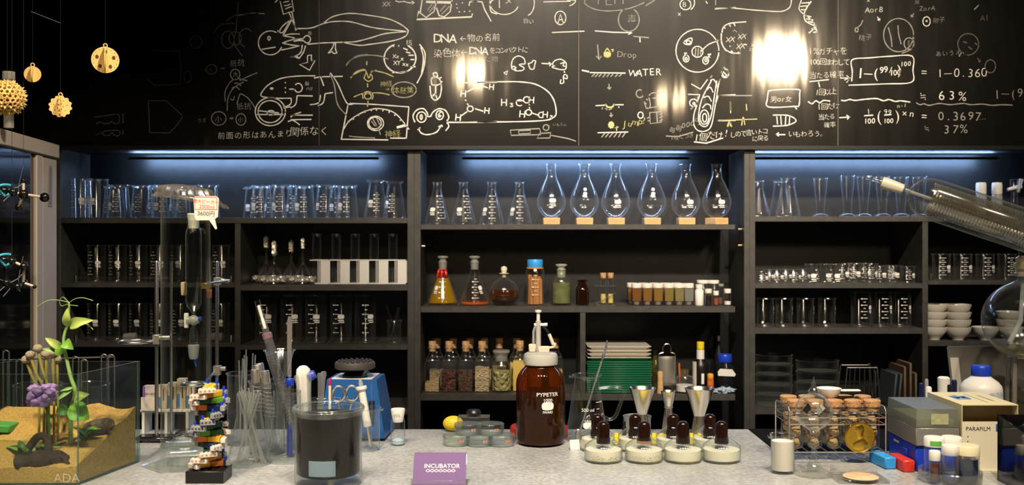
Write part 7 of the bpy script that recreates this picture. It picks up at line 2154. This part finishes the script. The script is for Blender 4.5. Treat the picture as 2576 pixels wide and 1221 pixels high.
# beaker with taller straws behind
x, d, zb = con(608, 1118); u = d / F
t = vessel('tall_beaker', 'dark-standing tall beaker of long thin straws behind the rod flask', 'beaker', (x, d, zb), beak_prof(178 * u, 36 * u), None)
random.seed(5)
for k, (px, top) in enumerate(((598, 908), (614, 895), (609, 903), (617, 905), (622, 880), (626, 897), (642, 890), (653, 893))):
    h = Z(top, d) - zb
    tag(mk('glass_straw', G().tube([((px - 608) * .55 * u + random.uniform(-6, 6) * u, random.uniform(-14, 14) * u, .004), ((px - 608) * u * .8, random.uniform(-8, 8) * u, h)], 1.9 * u, 7), RODG, None, (x, d, zb)), 'long thin glass straw, %s from the retort stand, above the tall beaker' % ORD[k], 'straw', 'long straws in the tall beaker')
# beaker behind at 655 with capped tubes
x, d, zb = con(672, 1140); u = d / F
pr = beak_prof(180 * u, 44 * u)
vessel('wide_beaker', 'wide beaker of steel-capped test tubes behind the funnel flask', 'beaker', (x, d, zb), pr, None)
for k, (dx_, top, ln_) in enumerate(((-34, 932, -.10), (-18, 922, -.13), (0, 918, -.17), (12, 935, -.12), (-8, 948, -.08), (22, 950, -.2))):
    h = (1140 - top) * u
    q = T('capped_test_tube', 'steel-capped test tube in the wide beaker, %s from the straws' % ORD[k], 'tube', (x + dx_ * .62 * u + .012, d - .012 + .01 * (k % 3), zb + .004), 0, 'steel-capped test tubes'); q.rotation_euler = (0, ln_, 0)
    mk('tube', G().lathe([(0, .001), (6 * u, .002), (9 * u, .008), (9 * u, h - 18 * u)], 18), GL, q)
    mk('steel_cap', G().lathe([(9.5 * u, h - 34 * u), (11 * u, h - 33 * u), (11 * u, h - 4 * u), (10 * u, h), (0, h)], 20), BSTEEL, q)
    mk('screw_thread', G().tube([(9.3 * u * cos(i * .7), 9.3 * u * sin(i * .7), h - 36 * u - i * 1.1 * u) for i in range(64)], .9 * u, 5), GLF, q)
# funnel flask with funnel, pipette, spatula
t, fx2, fd2, fz2, u2_, h2 = conflask(722, 1160, 985, 50, 34, 'conical flask with a glass funnel in its mouth beside the dark jar')
zf = Z(882, fd2) - fz2
t = T('glass_funnel', 'clear glass funnel sitting in the conical flask beside the dark jar', 'funnel', (X(703, fd2), fd2, fz2))
mk('funnel_body', G().lathe([(39 * u2_, zf), (38 * u2_, zf - 2 * u2_), (36 * u2_, zf - 4 * u2_), (9 * u2_, zf - 92 * u2_), (7 * u2_, zf - 100 * u2_), (6 * u2_, zf - 150 * u2_)], 40).tube([(39 * u2_ * cos(2 * pi * k / 40), 39 * u2_ * sin(2 * pi * k / 40), zf) for k in range(40)], 1.2 * u2_, 6, closed=True), GLB, t)
p0 = Vector((X(752, fd2) - .004, fd2 - .004, Z(1095, fd2))); p1 = Vector((X(647, fd2), fd2 - .002, Z(756, fd2)))
t = T('graduated_pipette', 'slanted graduated pipette with a pink collar leaning in the glass funnel', 'pipette', p0)
v = p1 - p0; ln_ = v.length; t.rotation_euler = v.to_track_quat('Z', 'Y').to_euler()
pr = [(3 * u2_, 0), (10 * u2_, 30 * u2_), (11 * u2_, ln_ * .70), (7 * u2_, ln_ * .80)]
mk('barrel', G().lathe(pr, 24), glass('cloudy_pipette', (.88, .88, .88), 1.6, .14, .5, (.62, .62, .62), edark=.7), t)
g = G()
for k in range(72): bar(g, [(11.2 * u2_, 0), (11.2 * u2_, ln_)], k // 24 * 2.094 + .6, -9 * u2_, 9 * u2_, ln_ * (.12 + .024 * (k % 24)) - .0006, ln_ * (.12 + .024 * (k % 24)) + .0006, 5)
mk('graduations', g, mat('dark_scale_print', (.06, .06, .06), .6), t)
mk('pink_collar', G().lathe([(11 * u2_, ln_ * .715), (12.5 * u2_, ln_ * .72), (12.5 * u2_, ln_ * .755), (10.5 * u2_, ln_ * .76)], 24), glass('pink_plastic', (.85, .6, .68), 1, .35, .2, (.75, .42, .52)), t)
mk('clear_top', G().lathe([(8 * u2_, ln_ * .76), (8 * u2_, ln_ * .88), (7 * u2_, ln_ * .885), (7 * u2_, ln_)], 20), GL, t)
mk('white_plunger', G().lathe([(0, ln_ * .79), (4.5 * u2_, ln_ * .79), (4.5 * u2_, ln_ * .86), (3.5 * u2_, ln_ * .87), (4.2 * u2_, ln_ * .89), (4.2 * u2_, ln_ * .96), (0, ln_ * .965)], 16), WHT, t)
t = T('steel_spatula', 'long steel spatula standing upright beside the glass funnel', 'spatula', (X(728, fd2 + .04), fd2 + .04, CT + .0003))
hS = Z(797, fd2 + .04) - CT
mk('blade', G().prism([(-5 * u2_, hS - .12), (5 * u2_, hS - .12), (6.5 * u2_, hS - .012), (3 * u2_, hS), (-3 * u2_, hS), (-6 * u2_, hS - .012)], -.0006, .0006).tube([(0, 0, 0), (0, 0, hS - .118)], .0022, 8), BSTEEL, t)
t = T('blue_capped_tube', 'slim tube with bright blue cap standing in front of the white brush handle', 'tube', (X(729, 1.985), 1.985, CT + .0003)); u = 1.985 / F
hB = Z(953, 1.985) - CT
mk('tube', G().lathe([(0, .001), (8 * u, .001), (9 * u, .004), (9 * u, hB - 14 * u)], 18), MILK if False else GL, t)
mk('cap', G().lathe([(10 * u, hB - 18 * u), (10.5 * u, hB - 17 * u), (10.5 * u, hB - 2 * u), (9 * u, hB), (0, hB)], 20), BLUEP, t)
mk('blue_liquid', G().lathe([(0, .003), (7 * u, .004), (7 * u, hB * .42), (0, hB * .42)], 16), mat('blue_liquid', (.02, .05, .40), .2, coat=.4), t)
# tool beaker behind the dark jar
x, d, zb = con(805, 1130); u = d / F
vessel('tool_beaker', 'wide glass beaker of small tools behind the dark jar', 'beaker', (x, d, zb), beak_prof(118 * u, 66 * u), None, glassm=GLB)
def tool_h(top): return Z(top, d) - zb
t = T('white_brush', 'white rounded tool handle with a blue knob in the tool beaker', 'tool', (x - 42 * u, d, zb + .003))
hB = tool_h(923)
mk('handle', G().lathe([(0, 0), (12 * u, 0), (15 * u, hB * .4), (17 * u, hB * .7), (19 * u, hB - 30 * u), (17 * u, hB - 10 * u), (9 * u, hB - 2 * u), (0, hB)], 24), WHT, t)
mk('blue_knob', G().tube([(14 * u, 0, hB - 28 * u), (29 * u, 0, hB - 22 * u)], [15 * u, 10 * u], 18), mat('soft_blue_plastic', (.06, .10, .55), .4), t)
for k, (px, top, dx2) in enumerate(((746 + 20, 943, 14), (778, 941, 8), (783, 940, 2), (800, 944, -2), (812, 936, -4))):
    q = T('glass_stirrer', 'flat-ended glass stirrer in the tool beaker, %s from the white handle' % ORD[k], 'stirrer', (x + (px - 805 + dx2) * u, d + (.01 if k % 2 else -.012), zb + .003), 0, 'glass stirrers'); hq = tool_h(top)
    q.rotation_euler = (0, -dx2 * .012, 0)
    mk('rod', G().lathe([(0, 0), (4 * u, .001), (4.2 * u, hq * .7), (5.5 * u, hq * .9), (7.5 * u, hq - 8 * u), (6 * u, hq - 1 * u), (0, hq)], 14), RODG, q)
q = T('red_tipped_stick', 'thin pale stick with a crimson tip in the tool beaker', 'stick', (x + 27 * u, d - .01, zb + .003)); hq = tool_h(955)
mk('shaft', G().lathe([(0, 0), (3.5 * u, 0), (3.5 * u, hq - 16 * u)], 12), CRM, q); mk('red_tip', G().lathe([(3.8 * u, hq - 17 * u), (4.2 * u, hq - 8 * u), (3 * u, hq - 1 * u), (0, hq)], 12), mat('crimson_tip', (.42, .02, .10), .4), q)
q = T('scissors', 'steel scissors standing handles up in the tool beaker', 'scissors', (x + 62 * u, d - .004, zb + .003)); hq = tool_h(993)
for s_, cx_ in ((-1, -14 * u), (1, 18 * u)):
    mk('finger_loop', G().tube([(cx_ + 15 * u * cos(2 * pi * k / 28), s_ * .003, hq + 19 * u * sin(2 * pi * k / 28)) for k in range(28)], 3.2 * u, 8, closed=True), CHROME, q)
    mk('blade', G().tube([(cx_, s_ * .002, hq - 18 * u), (-s_ * 3 * u - 4 * u, s_ * .001, .004)], [3.4 * u, 1.6 * u], 8), STEEL, q)
# big jar of dark liquid
jd = 1.775; u = jd / F; jx = X(826, jd)
t = T('dark_jar', 'big heavy glass jar filled with near-black liquid at the counter front', 'jar', (jx, jd, CT + .0003))
hj = Z(1024, jd) - CT
jp = [(0, .002), (76 * u, .0008), (82 * u, .003), (84 * u, 8 * u), (84 * u, hj - 22 * u), (86 * u, hj - 14 * u), (90 * u, hj - 8 * u), (91 * u, hj - 3 * u), (88 * u, hj), (80 * u, hj - 1 * u), (77 * u, hj - 8 * u), (77 * u, hj - 24 * u)]
mk('jar_body', G().lathe(jp, 64), glass('jar_glass', (.95, .97, .96), 1.0, .002, .35, edark=.6), t)
DKL = mat('black_coffee_liquid', (.009, .006, .004), .14, spec=.25, var=.4, vscale=14, stretch=(3, 3, .2))
mk('liquid', G().lathe([(0, 24 * u), (74 * u, 26 * u), (79 * u, 30 * u), (79 * u, hj - 20 * u), (0, hj - 20 * u)], 56), DKL, t)
mk('rim_ring', G().tube([(85 * u * cos(2 * pi * k / 56), 85 * u * sin(2 * pi * k / 56), hj - 2 * u) for k in range(56)], 5 * u, 10, closed=True), GLB, t)
mk('blue_patch', G().add(*(lambda g: (g.v, g.f))(bar(G(), [(79.4 * u, 0), (79.4 * u, 1)], -.05, -32 * u, 36 * u, 34 * u, 72 * u, 8))), mat('pale_blue_patch', (.28, .40, .50), .6), t)  # pale blue patch low on the front of the liquid
t = T('card_stand', 'clear acrylic card stand with a small cream card at the jar foot', 'stand', (X(898, 1.665), 1.665, CT + .0003)); u = 1.665 / F
mk('base', G().box(-36 * u, 36 * u, -.010, .016, 0, .003, bev=.0006), ACR, t); mk('front_plate', G().box(-36 * u, 36 * u, -.0025, -.0008, .003, .024), ACR, t); mk('back_plate', G().box(-36 * u, 36 * u, .0016, .0030, .003, .026), ACR, t)
mk('cream_card', G().box(-28 * u, 28 * u, -.0004, .0004, .003, .022), mat('cream_card', (.68, .60, .46), .6), t)
# beaker with white tube
x, d, zb = con(925, 1132); u = d / F
vessel('spouted_beaker', 'spouted beaker holding a slanted white tube beside the dark jar', 'beaker', (x, d, zb), beak_prof(104 * u, 31 * u), None, glassm=GLB, sp=(32 * u, 104 * u, 1.45, .7))
q = T('white_tube', 'slanted white plastic tube with flared top in the spouted beaker', 'tube', (x + 8 * u, d, zb + .006)); q.rotation_euler = (0, -.16, 0)
mk('tube_body', G().lathe([(0, 52 * u), (10 * u, 52 * u), (10.5 * u, 54 * u), (9 * u, 142 * u), (14 * u, 147 * u), (14 * u, 153 * u), (0, 154 * u)], 22), WHT, q)
mk('rod', G().lathe([(0, 0), (4 * u, .001), (4 * u, 52 * u)], 12), CHROME, q)
mk('tip', G().lathe([(5 * u, 153 * u), (6 * u, 160 * u), (3 * u, 172 * u), (0, 173 * u)], 14), MILK, q)
tag(mk('bent_glass_rod', G().tube(catmull([(12 * u, .01, .004), (12 * u, .01, 120 * u), (10 * u, .01, 180 * u), (0, .01, 196 * u), (-10 * u, .01, 180 * u), (-14 * u, .01, 130 * u)], 6), 2.4 * u, 8), GL, None, (x - 4 * u, d, zb)), 'hooked glass rod in the spouted beaker in front of the blue mixer', 'rod')
# vortex mixer
vd = 2.205; u = vd / F; vx = X(893, vd)
t = T('vortex_mixer', 'wedge-shaped blue laboratory mixer with a studded black platform', 'mixer', (vx, vd, CT + .0003), -.05)
hB = Z(950, vd) - CT - .0003
BLM = mat('blue_mixer_paint', (.008, .080, .27), .38)
g = G().hexa([(-74 * u, -.062, .006), (88 * u, -.062, .006), (88 * u, .07, .006), (-74 * u, .07, .006)], [(-62 * u, -.035, hB), (62 * u, -.035, hB), (62 * u, .065, hB), (-62 * u, .065, hB)])
mk('housing', g, BLM, t)
mk('white_top_plate', G().box(-52 * u, 50 * u, -.030, .06, hB, hB + .0015), WHT, t)
mk('rubber_boot', G().lathe([(30 * u, hB + .001), (31 * u, hB + 6 * u), (24 * u, hB + 14 * u), (18 * u, hB + 24 * u)], 28), BLACKP, t)
g = G().lathe([(0, hB + 22 * u), (46 * u, hB + 22 * u), (51 * u, hB + 25 * u), (51 * u, hB + 36 * u), (48 * u, hB + 40 * u), (0, hB + 40 * u)], 44)
mk('platform', g, mat('black_rubber_platform', (.05, .043, .038), .6), t)
for j, (rr, nn) in enumerate(((14, 6), (28, 12), (40, 18))):
    for k in range(nn):
        a = 2 * pi * k / nn + j
        mk('stud', G().lathe([(3 * u, hB + 40 * u), (3.4 * u, hB + 44 * u), (0, hB + 44.5 * u)], 10), bpy.data.materials['black_rubber_platform'], t, (rr * u * cos(a), rr * u * sin(a), 0))
mk('vent_slot', G().box(48 * u, 60 * u, -.0590, -.048, .035, .085), BLACKP, t, None, (0, 0, 0))
for a in (-1, 1):
    for b in (-.055, .055): mk('foot', G().lathe([(0, 0), (.008, 0), (.008, .0062), (0, .0062)], 12), BLACKP, t, (a * 62 * u, b, 0))
